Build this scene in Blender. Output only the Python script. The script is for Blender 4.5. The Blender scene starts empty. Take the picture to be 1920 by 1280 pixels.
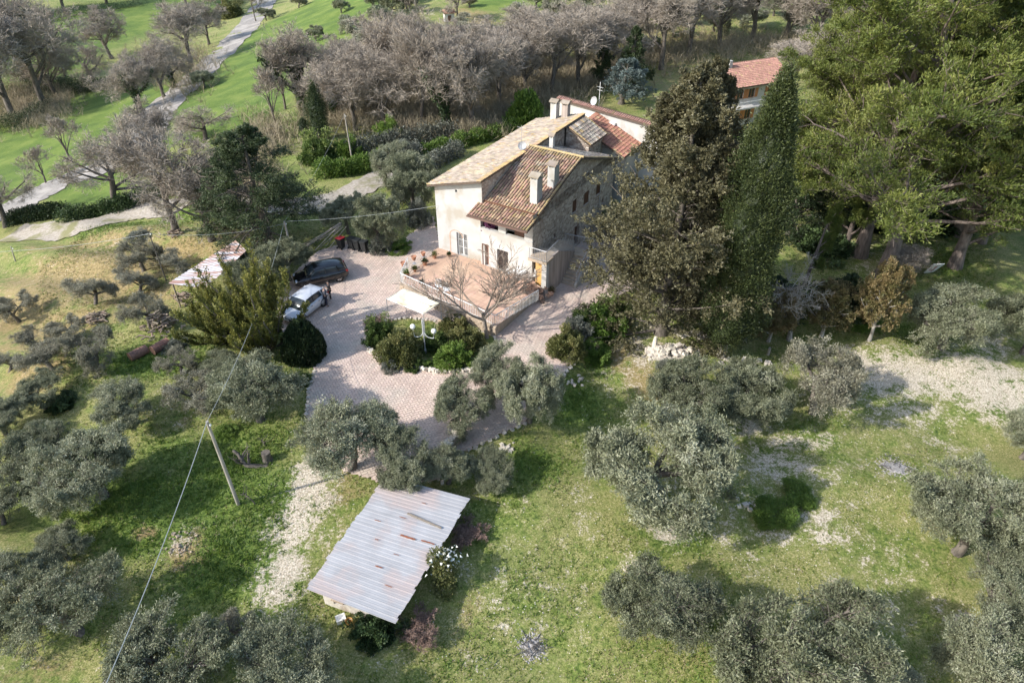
import bpy, bmesh, math, random
import numpy as np
from mathutils import Vector, Matrix

sc = bpy.context.scene
C = sc.collection
R = math.radians
# ------------------------------------------------------------------ camera, sky, sun, exposure
PITCH, CAM_H, FPX = R(37.0), 30.0, 1280.0
cam_d = bpy.data.cameras.new('camera'); cam = bpy.data.objects.new('camera', cam_d); C.objects.link(cam)
cam.location = (0, 0, CAM_H); cam.rotation_euler = (R(90) - PITCH, 0, 0)
cam_d.sensor_width = 36; cam_d.lens = 24; cam_d.clip_end = 3000; cam_d.clip_start = .5
sc.camera = cam
world = bpy.data.worlds.new('World'); sc.world = world; world.use_nodes = True
wn = world.node_tree; bg = wn.nodes['Background']
sky = wn.nodes.new('ShaderNodeTexSky'); sky.sky_type = 'NISHITA'; sky.sun_disc = False
SUN_EL, SUN_AZ = R(34), R(21)           # shadows run towards +x, a little away from the camera
sky.sun_elevation = SUN_EL; sky.sun_rotation = R(249)
sky.air_density = 1.2; sky.dust_density = 1.5
wn.links.new(sky.outputs[0], bg.inputs[0]); bg.inputs[1].default_value = 0.15
sd = bpy.data.lights.new('sun', 'SUN'); sun = bpy.data.objects.new('sun', sd); C.objects.link(sun)
sd.energy = 3.1; sd.angle = R(.55); sd.color = (1, .96, .90)
to_sun = Vector((-math.cos(SUN_EL) * math.cos(SUN_AZ), -math.cos(SUN_EL) * math.sin(SUN_AZ), math.sin(SUN_EL)))
sun.rotation_euler = to_sun.to_track_quat('Z', 'Y').to_euler(); sun.location = (-30, -10, 60)
sc.view_settings.view_transform = 'Standard'; sc.view_settings.look = 'None'
sc.view_settings.exposure = 0.98; sc.view_settings.gamma = 1
sc.view_settings.use_curve_mapping = False
sc.cycles.max_bounces = 5; sc.cycles.diffuse_bounces = 3; sc.cycles.transparent_max_bounces = 6
sc.cycles.use_denoising = True

# ------------------------------------------------------------------ terrain height
def S(t): t = np.clip(t, 0, 1); return t * t * (3 - 2 * t)
def hgt(x, y):
    x = np.asarray(x, float); y = np.asarray(y, float)
    z = -15.0 * S((-x - 19 + .12 * (y - 45)) / 95.0)
    z = z - .055 * np.clip(38 - y, 0, 60) * S((38 - y) / 6)
    xe = .7 + (y - 31.6) * .4
    z = z - .9 * S((x - xe - .3) / 2.6) * S((46 - y) / 4) * S((y - 26) / 5)
    z = z + .07 * np.clip(y - 115, 0, 400) * S((x + 70) / 60)
    m = 1 - S((18 - np.hypot(x - 0, (y - 55) * .8)) / 6)
    m = m * S((np.hypot(x + 9, y - 38) - 10) / 8)
    z = z + m * (.22 * np.sin(x * .31 + 1.3) * np.sin(y * .27 + .4) + .10 * np.sin(x * .83 + y * .4) * np.sin(y * .71 - x * .3))
    # little terraces on the left slope
    tl = S((-x - 20) / 8) * S((70 - y) / 10)
    w = (x * .45 + y * .9)
    z = z + tl * .28 * np.sin(w * 1.05)
    return z
def H1(x, y): return float(hgt(x, y))
def ray(px, py):
    u = (px - 960) / FPX; v = (640 - py) / FPX
    return np.array([u, math.cos(PITCH) + v * math.sin(PITCH), -math.sin(PITCH) + v * math.cos(PITCH)])
def at(px, py, z):
    d = ray(px, py); t = (z - CAM_H) / d[2]; return np.array([d[0] * t, d[1] * t, z])
def G(px, py):
    "point of the ground that the photograph shows at this spot"
    d = ray(px, py); z = 0.0
    for _ in range(16):
        t = (z - CAM_H) / d[2]; z = .5 * z + .5 * H1(d[0] * t, d[1] * t)
    t = (z - CAM_H) / d[2]
    return np.array([d[0] * t, d[1] * t, H1(d[0] * t, d[1] * t)])
def depth(p): return p[1] * math.cos(PITCH) - (p[2] - CAM_H) * math.sin(PITCH)

# ------------------------------------------------------------------ materials
MATS = {}
def ND(nt, t, **k):
    n = nt.nodes.new(t)
    for a, b in k.items(): setattr(n, a, b)
    return n
def ramp(nt, stops):
    n = nt.nodes.new('ShaderNodeValToRGB'); e = n.color_ramp.elements
    while len(e) > 1: e.remove(e[-1])
    e[0].position = stops[0][0]; e[0].color = (*stops[0][1], 1)
    for p, c in stops[1:]:
        q = e.new(p); q.color = (*c, 1)
    return n
def M(name, c1, c2=None, scale=4.0, rough=.8, bump=.0, bscale=None, metal=0.0, lo=.35, hi=.65, stretch=None, c3=None, s3=1.0, var=0.0, detail=6):
    "procedural: two tones mixed by noise, optional large-scale stain c3, per-piece variation and bump"
    if name in MATS: return MATS[name]
    m = bpy.data.materials.new(name); m.use_nodes = True; nt = m.node_tree; L = nt.links
    bs = nt.nodes['Principled BSDF']; bs.inputs['Roughness'].default_value = rough; bs.inputs['Metallic'].default_value = metal
    tc = ND(nt, 'ShaderNodeTexCoord'); mp = ND(nt, 'ShaderNodeMapping'); L.new(tc.outputs['Object'], mp.inputs[0])
    if stretch: mp.inputs['Scale'].default_value = stretch
    nz = ND(nt, 'ShaderNodeTexNoise'); nz.inputs['Scale'].default_value = scale; nz.inputs['Detail'].default_value = detail
    L.new(mp.outputs[0], nz.inputs['Vector'])
    rp = ramp(nt, [(lo, c1), (hi, c2 or tuple(v * .8 for v in c1))]); L.new(nz.outputs[0], rp.inputs[0])
    col = rp.outputs[0]
    if c3:
        n3 = ND(nt, 'ShaderNodeTexNoise'); n3.inputs['Scale'].default_value = s3; n3.inputs['Detail'].default_value = 5
        L.new(tc.outputs['Object'], n3.inputs['Vector'])
        r3 = ramp(nt, [(.5, (0, 0, 0)), (.62, (1, 1, 1))]); L.new(n3.outputs[0], r3.inputs[0])
        mx = ND(nt, 'ShaderNodeMix', data_type='RGBA'); L.new(r3.outputs[0], mx.inputs[0]); L.new(col, mx.inputs[6]); mx.inputs[7].default_value = (*c3, 1)
        col = mx.outputs[2]
    if var:
        at_ = ND(nt, 'ShaderNodeAttribute', attribute_name='var'); oi = ND(nt, 'ShaderNodeObjectInfo')
        ad = ND(nt, 'ShaderNodeMath', operation='ADD'); L.new(at_.outputs['Fac'], ad.inputs[0]); L.new(oi.outputs['Random'], ad.inputs[1])
        fr = ND(nt, 'ShaderNodeMath', operation='FRACT'); L.new(ad.outputs[0], fr.inputs[0])
        mr = ND(nt, 'ShaderNodeMapRange'); L.new(fr.outputs[0], mr.inputs[0]); mr.inputs[3].default_value = 1 - var; mr.inputs[4].default_value = 1 + var
        hs = ND(nt, 'ShaderNodeHueSaturation'); L.new(mr.outputs[0], hs.inputs['Value']); L.new(col, hs.inputs['Color'])
        mr2 = ND(nt, 'ShaderNodeMapRange'); m17 = ND(nt, 'ShaderNodeMath', operation='MULTIPLY'); m17.inputs[1].default_value = 7.3
        L.new(fr.outputs[0], m17.inputs[0]); f2 = ND(nt, 'ShaderNodeMath', operation='FRACT'); L.new(m17.outputs[0], f2.inputs[0])
        L.new(f2.outputs[0], mr2.inputs[0]); mr2.inputs[3].default_value = .5 - var * .06; mr2.inputs[4].default_value = .5 + var * .06
        L.new(mr2.outputs[0], hs.inputs['Hue']); col = hs.outputs[0]
    L.new(col, bs.inputs['Base Color'])
    if bump:
        b = ND(nt, 'ShaderNodeBump'); b.inputs['Strength'].default_value = bump; b.inputs['Distance'].default_value = .05
        nb = ND(nt, 'ShaderNodeTexNoise'); nb.inputs['Scale'].default_value = bscale or scale * 3; nb.inputs['Detail'].default_value = 8
        L.new(mp.outputs[0], nb.inputs['Vector']); L.new(nb.outputs[0], b.inputs['Height']); L.new(b.outputs[0], bs.inputs['Normal'])
    MATS[name] = m; return m
def LEAF(name, stops, trans=.3, rough=.6):
    "leaf material: colour by the per-leaf attribute and a slow noise, some light through"
    if name in MATS: return MATS[name]
    m = bpy.data.materials.new(name); m.use_nodes = True; nt = m.node_tree; L = nt.links
    bs = nt.nodes['Principled BSDF']; out = nt.nodes['Material Output']
    bs.inputs['Roughness'].default_value = rough
    a = ND(nt, 'ShaderNodeAttribute', attribute_name='var')
    oi = ND(nt, 'ShaderNodeObjectInfo')
    mr = ND(nt, 'ShaderNodeMapRange'); L.new(oi.outputs['Random'], mr.inputs[0]); mr.inputs[3].default_value = -.12; mr.inputs[4].default_value = .12
    ad = ND(nt, 'ShaderNodeMath', operation='ADD'); L.new(a.outputs['Fac'], ad.inputs[0]); L.new(mr.outputs[0], ad.inputs[1])
    rp = ramp(nt, stops); L.new(ad.outputs[0], rp.inputs[0]); L.new(rp.outputs[0], bs.inputs['Base Color'])
    tr = ND(nt, 'ShaderNodeBsdfTranslucent'); L.new(rp.outputs[0], tr.inputs[0])
    mx = ND(nt, 'ShaderNodeMixShader'); mx.inputs[0].default_value = trans
    L.new(bs.outputs[0], mx.inputs[1]); L.new(tr.outputs[0], mx.inputs[2]); L.new(mx.outputs[0], out.inputs[0])
    MATS[name] = m; return m

# ------------------------------------------------------------------ object helpers
LABELS = {}
def tag(o, label=None, cat=None, group=None, kind=None):
    if label:
        o['label'] = label
        if label in LABELS and not kind: print('DUPLICATE LABEL', label)
        LABELS[label] = 1
    if cat: o['category'] = cat
    if group: o['group'] = group
    if kind: o['kind'] = kind
    return o
def empty(name, loc, rz=0, label=None, cat=None, group=None):
    o = bpy.data.objects.new(name, None); C.objects.link(o); o.location = [float(v) for v in loc]; o.rotation_euler.z = rz
    o.empty_display_size = .3
    return tag(o, label, cat, group)
def link(name, me, mat=None, parent=None, kind=None):
    if mat is not None and len(me.materials) == 0: me.materials.append(mat)
    o = bpy.data.objects.new(name, me); C.objects.link(o)
    if parent: o.parent = parent
    if kind: o['kind'] = kind
    return o
class MB:
    "collects simple shapes; build() links them as ONE mesh object"
    def __init__(s): s.v = []; s.f = []; s.mi = []
    def add(s, vs, fs, mi=0):
        n = len(s.v); s.v += [tuple(map(float, p)) for p in vs]; s.f += [tuple(i + n for i in f) for f in fs]; s.mi += [mi] * len(fs); return s
    def box(s, x0, x1, y0, y1, z0, z1, mi=0):
        return s.add([(x0, y0, z0), (x1, y0, z0), (x1, y1, z0), (x0, y1, z0), (x0, y0, z1), (x1, y0, z1), (x1, y1, z1), (x0, y1, z1)],
                     [(0, 3, 2, 1), (4, 5, 6, 7), (0, 1, 5, 4), (1, 2, 6, 5), (2, 3, 7, 6), (3, 0, 4, 7)], mi)
    def prism(s, poly, z0, z1, mi=0):
        n = len(poly); vs = [(p[0], p[1], z0) for p in poly] + [(p[0], p[1], z1) for p in poly]
        return s.add(vs, [tuple(range(n))[::-1], tuple(range(n, 2 * n))] + [(i, (i + 1) % n, n + (i + 1) % n, n + i) for i in range(n)], mi)
    def slab(s, top, th, mi=0, axis=(0, 0, -1)):
        "polygon in space given thickness along axis"
        n = len(top); lo = [tuple(p[k] + axis[k] * th for k in range(3)) for p in top]
        return s.add(list(top) + lo, [tuple(range(n)), tuple(range(n, 2 * n))[::-1]] + [(i, n + i, n + (i + 1) % n, (i + 1) % n) for i in range(n)], mi)
    def tube(s, pts, r, n=8, mi=0, cap=True):
        pts = [Vector(p) for p in pts]; rs = r if hasattr(r, '__len__') else [r] * len(pts); vs = []; fs = []
        ref = Vector((0, 0, 1))
        for i, p in enumerate(pts):
            t = (pts[min(i + 1, len(pts) - 1)] - pts[max(i - 1, 0)]).normalized()
            a = t.cross(ref if abs(t.z) < .95 else Vector((1, 0, 0))).normalized(); b = t.cross(a)
            for k in range(n):
                q = 2 * math.pi * k / n; vs.append(p + (a * math.cos(q) + b * math.sin(q)) * rs[i])
        for i in range(len(pts) - 1):
            for k in range(n): fs.append((i * n + k, i * n + (k + 1) % n, (i + 1) * n + (k + 1) % n, (i + 1) * n + k))
        if cap: fs += [tuple(range(n)), tuple(range((len(pts) - 1) * n, len(pts) * n))[::-1]]
        return s.add(vs, fs, mi)
    def lathe(s, c, prof, n=16, mi=0):
        vs = []; fs = []
        for r, z in prof:
            for k in range(n):
                q = 2 * math.pi * k / n; vs.append((c[0] + r * math.cos(q), c[1] + r * math.sin(q), c[2] + z))
        for i in range(len(prof) - 1):
            for k in range(n): fs.append((i * n + k, i * n + (k + 1) % n, (i + 1) * n + (k + 1) % n, (i + 1) * n + k))
        return s.add(vs, fs, mi)
    def mesh(s, name, mats):
        me = bpy.data.meshes.new(name); me.from_pydata(s.v, [], s.f)
        for m in (mats if isinstance(mats, (list, tuple)) else [mats]): me.materials.append(m)
        me.polygons.foreach_set('material_index', s.mi); me.polygons.foreach_set('use_smooth', [False] * len(s.f)); me.update()
        return me
    def build(s, name, mats, parent=None, kind=None, smooth=False, bevel=0, label=None):
        me = s.mesh(name, mats)
        if smooth: me.polygons.foreach_set('use_smooth', [True] * len(me.polygons))
        o = link(name, me, None, parent, kind)
        if bevel:
            b = o.modifiers.new('bevel', 'BEVEL'); b.width = bevel; b.segments = 2; b.limit_method = 'ANGLE'
        if label: o['label'] = label
        return o
def npmesh(name, V, F, mat=None, var=None, smooth=False, extra=None):
    me = bpy.data.meshes.new(name); V = np.asarray(V, np.float32); F = np.asarray(F, np.int32); k = F.shape[1]
    me.vertices.add(len(V)); me.vertices.foreach_set('co', V.ravel())
    me.loops.add(F.size); me.loops.foreach_set('vertex_index', F.ravel())
    me.polygons.add(len(F)); me.polygons.foreach_set('loop_start', np.arange(0, F.size, k, dtype=np.int32))
    me.polygons.foreach_set('use_smooth', np.full(len(F), bool(smooth)))
    me.update(calc_edges=True)
    if var is not None:
        a = me.attributes.new('var', 'FLOAT', 'POINT'); a.data.foreach_set('value', np.asarray(var, np.float32))
    if extra is not None:
        a = me.attributes.new('mask', 'FLOAT_COLOR', 'POINT'); a.data.foreach_set('color', np.asarray(extra, np.float32).ravel())
    if mat: me.materials.append(mat)
    return me

# ------------------------------------------------------------------ plant generators (all numpy)
def norm(a): return a / np.maximum(np.linalg.norm(a, axis=-1, keepdims=True), 1e-9)
def kids(P, Rr, m, rng, u0=.3, u1=1.0, ang=(35, 65), ratio=.5, k=4, wig=.12, up=.2, rr=.5, flat=1.0, taper=.35, lr=(.7, 1.25)):
    "children of every parent polyline: P (N,K,3), Rr (N,K)"
    N, K, _ = P.shape
    u = rng.uniform(u0, u1, (N, m)); f = u * (K - 1); i = np.clip(f.astype(int), 0, K - 2); w = (f - i)[..., None]
    n_ = np.arange(N)[:, None]
    A, B = P[n_, i], P[n_, i + 1]; st = A * (1 - w) + B * w; tan = norm(B - A)
    r0 = (Rr[n_, i] * (1 - w[..., 0]) + Rr[n_, i + 1] * w[..., 0]) * rr
    Lp = np.linalg.norm(P[:, 1:] - P[:, :-1], axis=2).sum(1)[:, None] * ratio * rng.uniform(lr[0], lr[1], (N, m)) * (1.15 - .5 * u)
    a = np.radians(rng.uniform(ang[0], ang[1], (N, m)))[..., None]
    rv = rng.normal(size=(N, m, 3)); rv[..., 2] *= flat; rv -= (rv * tan).sum(-1, keepdims=True) * tan; rv = norm(rv)
    d = norm(tan * np.cos(a) + rv * np.sin(a) + np.array([0, 0, up]))
    st = st.reshape(-1, 3); d = d.reshape(-1, 3); Lp = Lp.reshape(-1); r0 = r0.reshape(-1)
    Q = np.zeros((len(st), k, 3)); Q[:, 0] = st; cur = d
    for j in range(1, k):
        cur = norm(cur + rng.normal(size=cur.shape) * wig + np.array([0, 0, up * .25])); Q[:, j] = Q[:, j - 1] + cur * (Lp / (k - 1))[:, None]
    RR = r0[:, None] * np.linspace(1, taper, k)[None]
    return Q, RR
def tubes(P, Rr, n=3):
    N, K, _ = P.shape
    T = np.empty_like(P); T[:, 1:-1] = P[:, 2:] - P[:, :-2] if K > 2 else T[:, 1:-1]; T[:, 0] = P[:, 1] - P[:, 0]; T[:, -1] = P[:, -1] - P[:, -2]
    T = norm(T); a = norm(np.cross(T, np.array([.31, .17, 1.0])) + 1e-6); b = np.cross(T, a)
    q = np.arange(n) * 2 * np.pi / n
    V = P[:, :, None] + (a[:, :, None] * np.cos(q)[None, None, :, None] + b[:, :, None] * np.sin(q)[None, None, :, None]) * Rr[:, :, None, None]
    base = (np.arange(N) * K * n)[:, None, None] + (np.arange(K - 1) * n)[None, :, None]
    k0 = np.arange(n)[None, None]; k1 = (k0 + 1) % n
    F = np.stack([base + k0, base + k1, base + n + k1, base + n + k0], -1).reshape(-1, 4)
    return V.reshape(-1, 3), F
def join(parts):
    Vs, Fs, n = [], [], 0
    for V, F in parts: Vs.append(V); Fs.append(F + n); n += len(V)
    return np.concatenate(Vs), np.concatenate(Fs)
def leaves(B, D, L, W, rng, spread=.0, var=None, vj=.2):
    "diamond leaves: base B, direction D"
    N = len(B); D = norm(D + rng.normal(size=(N, 3)) * spread); s = norm(np.cross(D, rng.normal(size=(N, 3))))
    L = (L * rng.uniform(.7, 1.3, N))[:, None]; W = (W * rng.uniform(.7, 1.3, N))[:, None]
    V = np.stack([B, B + D * L * .5 + s * W * 1.7, B + D * L], 1).reshape(-1, 3)
    F = np.arange(3 * N).reshape(-1, 3)
    v = (rng.uniform(.5 - vj, .5 + vj, N) if var is None else var + rng.uniform(-vj, vj, N))
    return V, F, np.repeat(v, 3)
def ribbons(P, Rr, rng):
    "flat thin twigs, one strip each"
    N, K, _ = P.shape; T = norm(P[:, -1] - P[:, 0]); s = norm(np.cross(T, rng.normal(size=(N, 3))))
    V = np.stack([P - s[:, None] * Rr[..., None], P + s[:, None] * Rr[..., None]], 2).reshape(-1, 3)
    b = (np.arange(N) * K * 2)[:, None] + (np.arange(K - 1) * 2)[None]
    return V, np.stack([b, b + 1, b + 3, b + 2], -1).reshape(-1, 4)
def along(P, m, rng, u0=.15):
    N, K, _ = P.shape
    u = rng.uniform(u0, 1, (N, m)); f = u * (K - 1); i = np.clip(f.astype(int), 0, K - 2); w = (f - i)[..., None]; n_ = np.arange(N)[:, None]
    A, B = P[n_, i], P[n_, i + 1]
    return (A * (1 - w) + B * w).reshape(-1, 3), norm(B - A).reshape(-1, 3), u.reshape(-1)
def trunk_line(h, r, rng, k=6, lean=.15, dirn=None, wig=.08, taper=.6):
    d = norm(np.array([rng.normal() * lean, rng.normal() * lean, 1.0]) if dirn is None else np.array(dirn, float))
    P = np.zeros((1, k, 3)); cur = d; P[0, 0] = (0, 0, -.15)
    for j in range(1, k):
        cur = norm(cur + rng.normal(size=3) * wig); P[0, j] = P[0, j - 1] + cur * h / (k - 1)
    Rr = r * np.linspace(1, taper, k)[None]; Rr[0, 0] *= 1.35
    return P, Rr
PROTO = {}
def proto(key, **meshes): PROTO[key] = meshes
def plant(key, name, loc, scale, rz, label, cat, group=None, tilt=(0, 0)):
    o = bpy.data.objects.new(name, None); C.objects.link(o); o.location = [float(v) for v in loc]
    o.rotation_euler = (tilt[0], tilt[1], rz); o.scale = scale if hasattr(scale, '__len__') else (scale,) * 3
    tag(o, label, cat, group)
    for part, me in PROTO[key]['meshes'].items():
        c = bpy.data.objects.new(part, me); C.objects.link(c); c.parent = o
    return o
def reg(key, width, height, **meshes): PROTO[key] = dict(meshes=meshes, w=width, h=height)
# ------------------------------------------------------------------ terrain sheet
def axis_pts(lo, hi, flo, fhi, step, grow=1.06):
    a = list(np.arange(flo, fhi + step, step)); s = step
    while a[-1] < hi: s *= grow; a.append(a[-1] + s)
    s = step
    while a[0] > lo: s *= grow; a.insert(0, a[0] - s)
    return np.array(a)
def blobs(X, Y, lst):
    out = np.zeros_like(X)
    for px, py, rx, ry, w in lst:
        c = G(px, py); ex = np.linalg.norm((G(px + rx, py) - G(px - rx, py))[:2]) / 2; ey = np.linalg.norm((G(px, py + ry) - G(px, py - ry))[:2]) / 2
        d = ((X - c[0]) / ex) ** 2 + ((Y - c[1]) / ey) ** 2
        out = np.maximum(out, w * np.exp(-d * .7)) if w > 0 else out * (1 + w * np.exp(-d * .7))
    return out
PALE = [(590, 880, 28, 45, 1), (560, 960, 40, 60, 1), (545, 1040, 45, 50, .8), (520, 1120, 60, 50, .75), (600, 1010, 50, 30, .6), (480, 1190, 50, 40, .6),
        (1700, 700, 170, 50, .95), (1850, 720, 120, 60, 1), (1620, 690, 60, 40, .9), (1850, 640, 60, 40, .7), (1800, 545, 60, 15, .6), (1700, 770, 160, 40, .6), (1560, 730, 70, 40, .6),
        (1500, 830, 110, 22, .7), (1450, 870, 60, 50, .75), (1400, 800, 60, 25, .7), (1540, 980, 60, 60, .7), (1250, 1000, 40, 30, .8), (1190, 1060, 40, 20, .7),
        (1370, 1010, 45, 30, .55), (1200, 660, 60, 55, .7), (1180, 720, 40, 40, .5), (1300, 680, 90, 20, .5), (340, 1015, 35, 35, .7), (500, 1060, 25, 18, .5),
        (715, 1235, 40, 20, .6), (880, 1150, 60, 60, .35), (960, 960, 80, 60, .35), (1660, 1050, 120, 70, .45), (1600, 1120, 25, 40, .5), (1800, 1180, 50, 50, .6),
        (860, 700, 60, 60, .6), (1000, 1100, 120, 80, .3), (1750, 900, 100, 60, .35), (1230, 610, 50, 25, .6), (1340, 600, 80, 30, .5), (700, 1000, 60, 60, .3), (620, 960, 50, 50, .5),
        (1600, 470, 80, 60, .5), (1640, 540, 40, 60, .4), (30, 1250, 60, 30, .4), (250, 1260, 60, 30, .5), (800, 25, 20, 8, .5), (620, 130, 14, 30, .4)]
LUSH = [(250, 940, 150, 60, .9), (420, 900, 110, 130, .9), (330, 840, 100, 40, .7), (520, 940, 60, 80, .9), (300, 1000, 160, 50, .9), (430, 1050, 110, 80, 1), (280, 680, 130, 30, .9), (100, 900, 60, 60, .8),
        (1090, 760, 60, 60, .8), (930, 960, 90, 40, .35), (1130, 690, 30, 30, .7), (1290, 1010, 60, 40, .7), (1700, 620, 60, 25, .7), (1640, 600, 50, 25, .8), (1780, 500, 60, 40, .6),
        (180, 430, 80, 12, .8), (270, 480, 60, 20, .5), (340, 400, 40, 18, .9), (200, 390, 60, 30, .8), (60, 480, 80, 30, .5), (1060, 1150, 120, 80, .4), (900, 1250, 100, 60, .4), (1500, 800, 60, 25, .6), (560, 1120, 40, 50, .4),
        (1000, 870, 60, 50, .8), (40, 580, 60, 20, .5), (160, 650, 50, 25, .5), (550, 330, 60, 40, .6), (760, 260, 80, 30, .5), (960, 1060, 80, 60, .5), (1350, 1210, 60, 80, .5), (560, 640, 40, 60, .6)]
DRY = [(180, 500, 220, 50, .9), (330, 470, 100, 25, .9), (100, 620, 140, 50, .8), (260, 560, 120, 50, .8), (60, 700, 80, 40, .8), (1160, 650, 40, 60, .9), (1200, 700, 50, 60, .8), (350, 760, 60, 40, .6), (270, 1000, 25, 12, 1),
       (700, 40, 80, 25, .7), (880, 25, 60, 15, .8), (900, 40, 40, 15, .9), (640, 90, 40, 30, .6), (750, 100, 120, 60, .8), (1150, 60, 300, 60, .7), (800, 190, 260, 60, .8), (1300, 150, 300, 60, .6), (20, 1150, 60, 60, .6), (60, 1260, 100, 40, .6),
       (350, 1030, 40, 40, .9), (1700, 500, 40, 20, .5), (860, 160, 300, 60, .7), (650, 190, 80, 30, .6), (650, 930, 60, 60, .6), (1180, 1250, 60, 60, .4), (880, 1150, 30, 80, .6), (1380, 930, 60, 40, .4), (1620, 1130, 60, 40, .5), (410, 480, 40, 30, .8), (450, 370, 60, 30, .5)]
FIELD = [(120, 60, 170, 60, 1), (300, 20, 120, 30, 1), (60, 130, 100, 40, 1), (200, 200, 120, 36, 1), (130, 260, 140, 50, 1), (60, 310, 100, 60, 1), (30, 255, 60, 40, 1), (200, 330, 60, 30, .9), (170, 370, 60, 18, .9),
         (500, 120, 55, 50, 1), (470, 160, 60, 40, 1), (570, 40, 50, 40, 1), (600, 60, 40, 40, 1), (640, 20, 40, 30, .9), (560, 220, 40, 40, .6), (470, 200, 60, 50, .8), (640, 90, 20, 30, .8), (360, 240, 50, 40, .7), (930, 5, 60, 20, .8), (1010, 5, 60, 15, .6), (290, 170, 50, 30, .9), (440, 90, 20, 20, .5)]
def masks(X, Y):
    pale = blobs(X, Y, PALE); lush = blobs(X, Y, LUSH); dry = blobs(X, Y, DRY); field = blobs(X, Y, FIELD)
    return pale, lush, dry, field
DRY += [(60, 560, 90, 60, .9), (200, 450, 160, 20, .8), (200, 540, 80, 40, .9)]
PALE += [(575, 910, 45, 60, 1), (555, 980, 50, 60, 1), (530, 1080, 55, 60, .95), (600, 940, 40, 40, .9), (1450, 900, 330, 170, .42), (980, 1120, 170, 150, .40), (1650, 1130, 200, 120, .40), (1500, 880, 90, 40, .6), (1290, 860, 50, 30, .5), (1130, 700, 30, 60, .5), (700, 980, 60, 80, .3), (1120, 850, 60, 120, .3), (300, 780, 120, 60, .3), (180, 480, 200, 60, .28), (1300, 840, 60, 30, .6), (1750, 830, 60, 30, .5), (1480, 1010, 50, 30, .6), (1420, 1060, 60, 40, .45), (1560, 900, 40, 30, .45), (930, 1080, 30, 70, .45), (880, 1230, 40, 30, .4), (1100, 960, 30, 60, .5), (200, 470, 60, 20, .35), (420, 590, 30, 15, .4)]
def terrain_mat():
    m = bpy.data.materials.new('meadow_soil'); m.use_nodes = True; nt = m.node_tree; L = nt.links
    bs = nt.nodes['Principled BSDF']; bs.inputs['Roughness'].default_value = .95
    tc = ND(nt, 'ShaderNodeTexCoord'); a = ND(nt, 'ShaderNodeAttribute', attribute_name='mask')
    sp = ND(nt, 'ShaderNodeSeparateColor'); L.new(a.outputs['Color'], sp.inputs[0])
    def noise(s, d=8, r=.6):
        n = ND(nt, 'ShaderNodeTexNoise'); n.inputs['Scale'].default_value = s; n.inputs['Detail'].default_value = d; n.inputs['Roughness'].default_value = r
        L.new(tc.outputs['Object'], n.inputs['Vector']); return n.outputs[0]
    def mth(op, x, y):
        n = ND(nt, 'ShaderNodeMath', operation=op)
        for i, v in enumerate((x, y)):
            if isinstance(v, (int, float)): n.inputs[i].default_value = v
            else: L.new(v, n.inputs[i])
        return n.outputs[0]
    def mix(f, x, y):
        n = ND(nt, 'ShaderNodeMix', data_type='RGBA')
        L.new(f, n.inputs[0])
        for i, v in ((6, x), (7, y)):
            if isinstance(v, tuple): n.inputs[i].default_value = (*v, 1)
            else: L.new(v, n.inputs[i])
        return n.outputs[2]
    def step(v, lo, hi):
        n = ND(nt, 'ShaderNodeMapRange', interpolation_type='SMOOTHSTEP'); L.new(v, n.inputs[0]); n.inputs[1].default_value = lo; n.inputs[2].default_value = hi; return n.outputs[0]
    nf = noise(5, 9, .8); nm = noise(1.0, 9, .75); nl = noise(.22, 6, .6); nt2 = noise(11, 6, .8)
    g = ramp(nt, [(.38, (.036, .072, .009)), (.5, (.128, .182, .028)), (.60, (.31, .325, .10))]); L.new(nf, g.inputs[0])
    g2 = ramp(nt, [(.36, (.09, .115, .022)), (.5, (.235, .235, .070)), (.63, (.50, .43, .23))]); L.new(nt2, g2.inputs[0])
    col = mix(step(mth('ADD', mth('MULTIPLY', nm, .6), mth('MULTIPLY', nl, .4)), .40, .56), g.outputs[0], g2.outputs[0])
    lu = ramp(nt, [(.36, (.035, .075, .010)), (.5, (.115, .175, .024)), (.62, (.25, .30, .07))]); L.new(nf, lu.inputs[0])
    col = mix(step(mth('ADD', sp.outputs[1], mth('MULTIPLY', mth('SUBTRACT', nm, .5), 1.4)), .35, .75), col, lu.outputs[0])
    dr = ramp(nt, [(.36, (.13, .11, .033)), (.5, (.30, .225, .095)), (.64, (.46, .34, .19))]); L.new(nf, dr.inputs[0])
    col = mix(step(mth('ADD', sp.outputs[2], mth('MULTIPLY', mth('SUBTRACT', nm, .5), 1.6)), .40, .85), col, dr.outputs[0])
    fi = ramp(nt, [(.40, (.062, .110, .012)), (.5, (.100, .160, .018)), (.58, (.165, .21, .036))]); L.new(mth('ADD', mth('MULTIPLY', nf, .5), mth('MULTIPLY', nl, .5)), fi.inputs[0])
    col = mix(step(a.outputs['Alpha'], .35, .62), col, fi.outputs[0])
    pa = ramp(nt, [(.36, (.20, .165, .10)), (.5, (.54, .46, .35)), (.60, (.82, .75, .62))]); L.new(nt2, pa.inputs[0])
    pm = step(mth('ADD', sp.outputs[0], mth('ADD', mth('MULTIPLY', mth('SUBTRACT', nf, .5), 2.6), mth('MULTIPLY', mth('SUBTRACT', nm, .5), 2.4))), .50, .80)
    col = mix(pm, col, pa.outputs[0])
    # scattered limestone flecks everywhere
    vo = ND(nt, 'ShaderNodeTexVoronoi'); vo.inputs['Scale'].default_value = 8.0; L.new(tc.outputs['Object'], vo.inputs['Vector'])
    fl = mth('MULTIPLY', step(mth('SUBTRACT', .16, vo.outputs['Distance']), 0.0, .08), step(nl, .42, .6))
    fl = mth('MULTIPLY', fl, mth('SUBTRACT', 1.0, a.outputs['Alpha']))
    col = mix(mth('MULTIPLY', fl, .3), col, (.46, .41, .31))
    L.new(col, bs.inputs['Base Color'])
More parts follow.
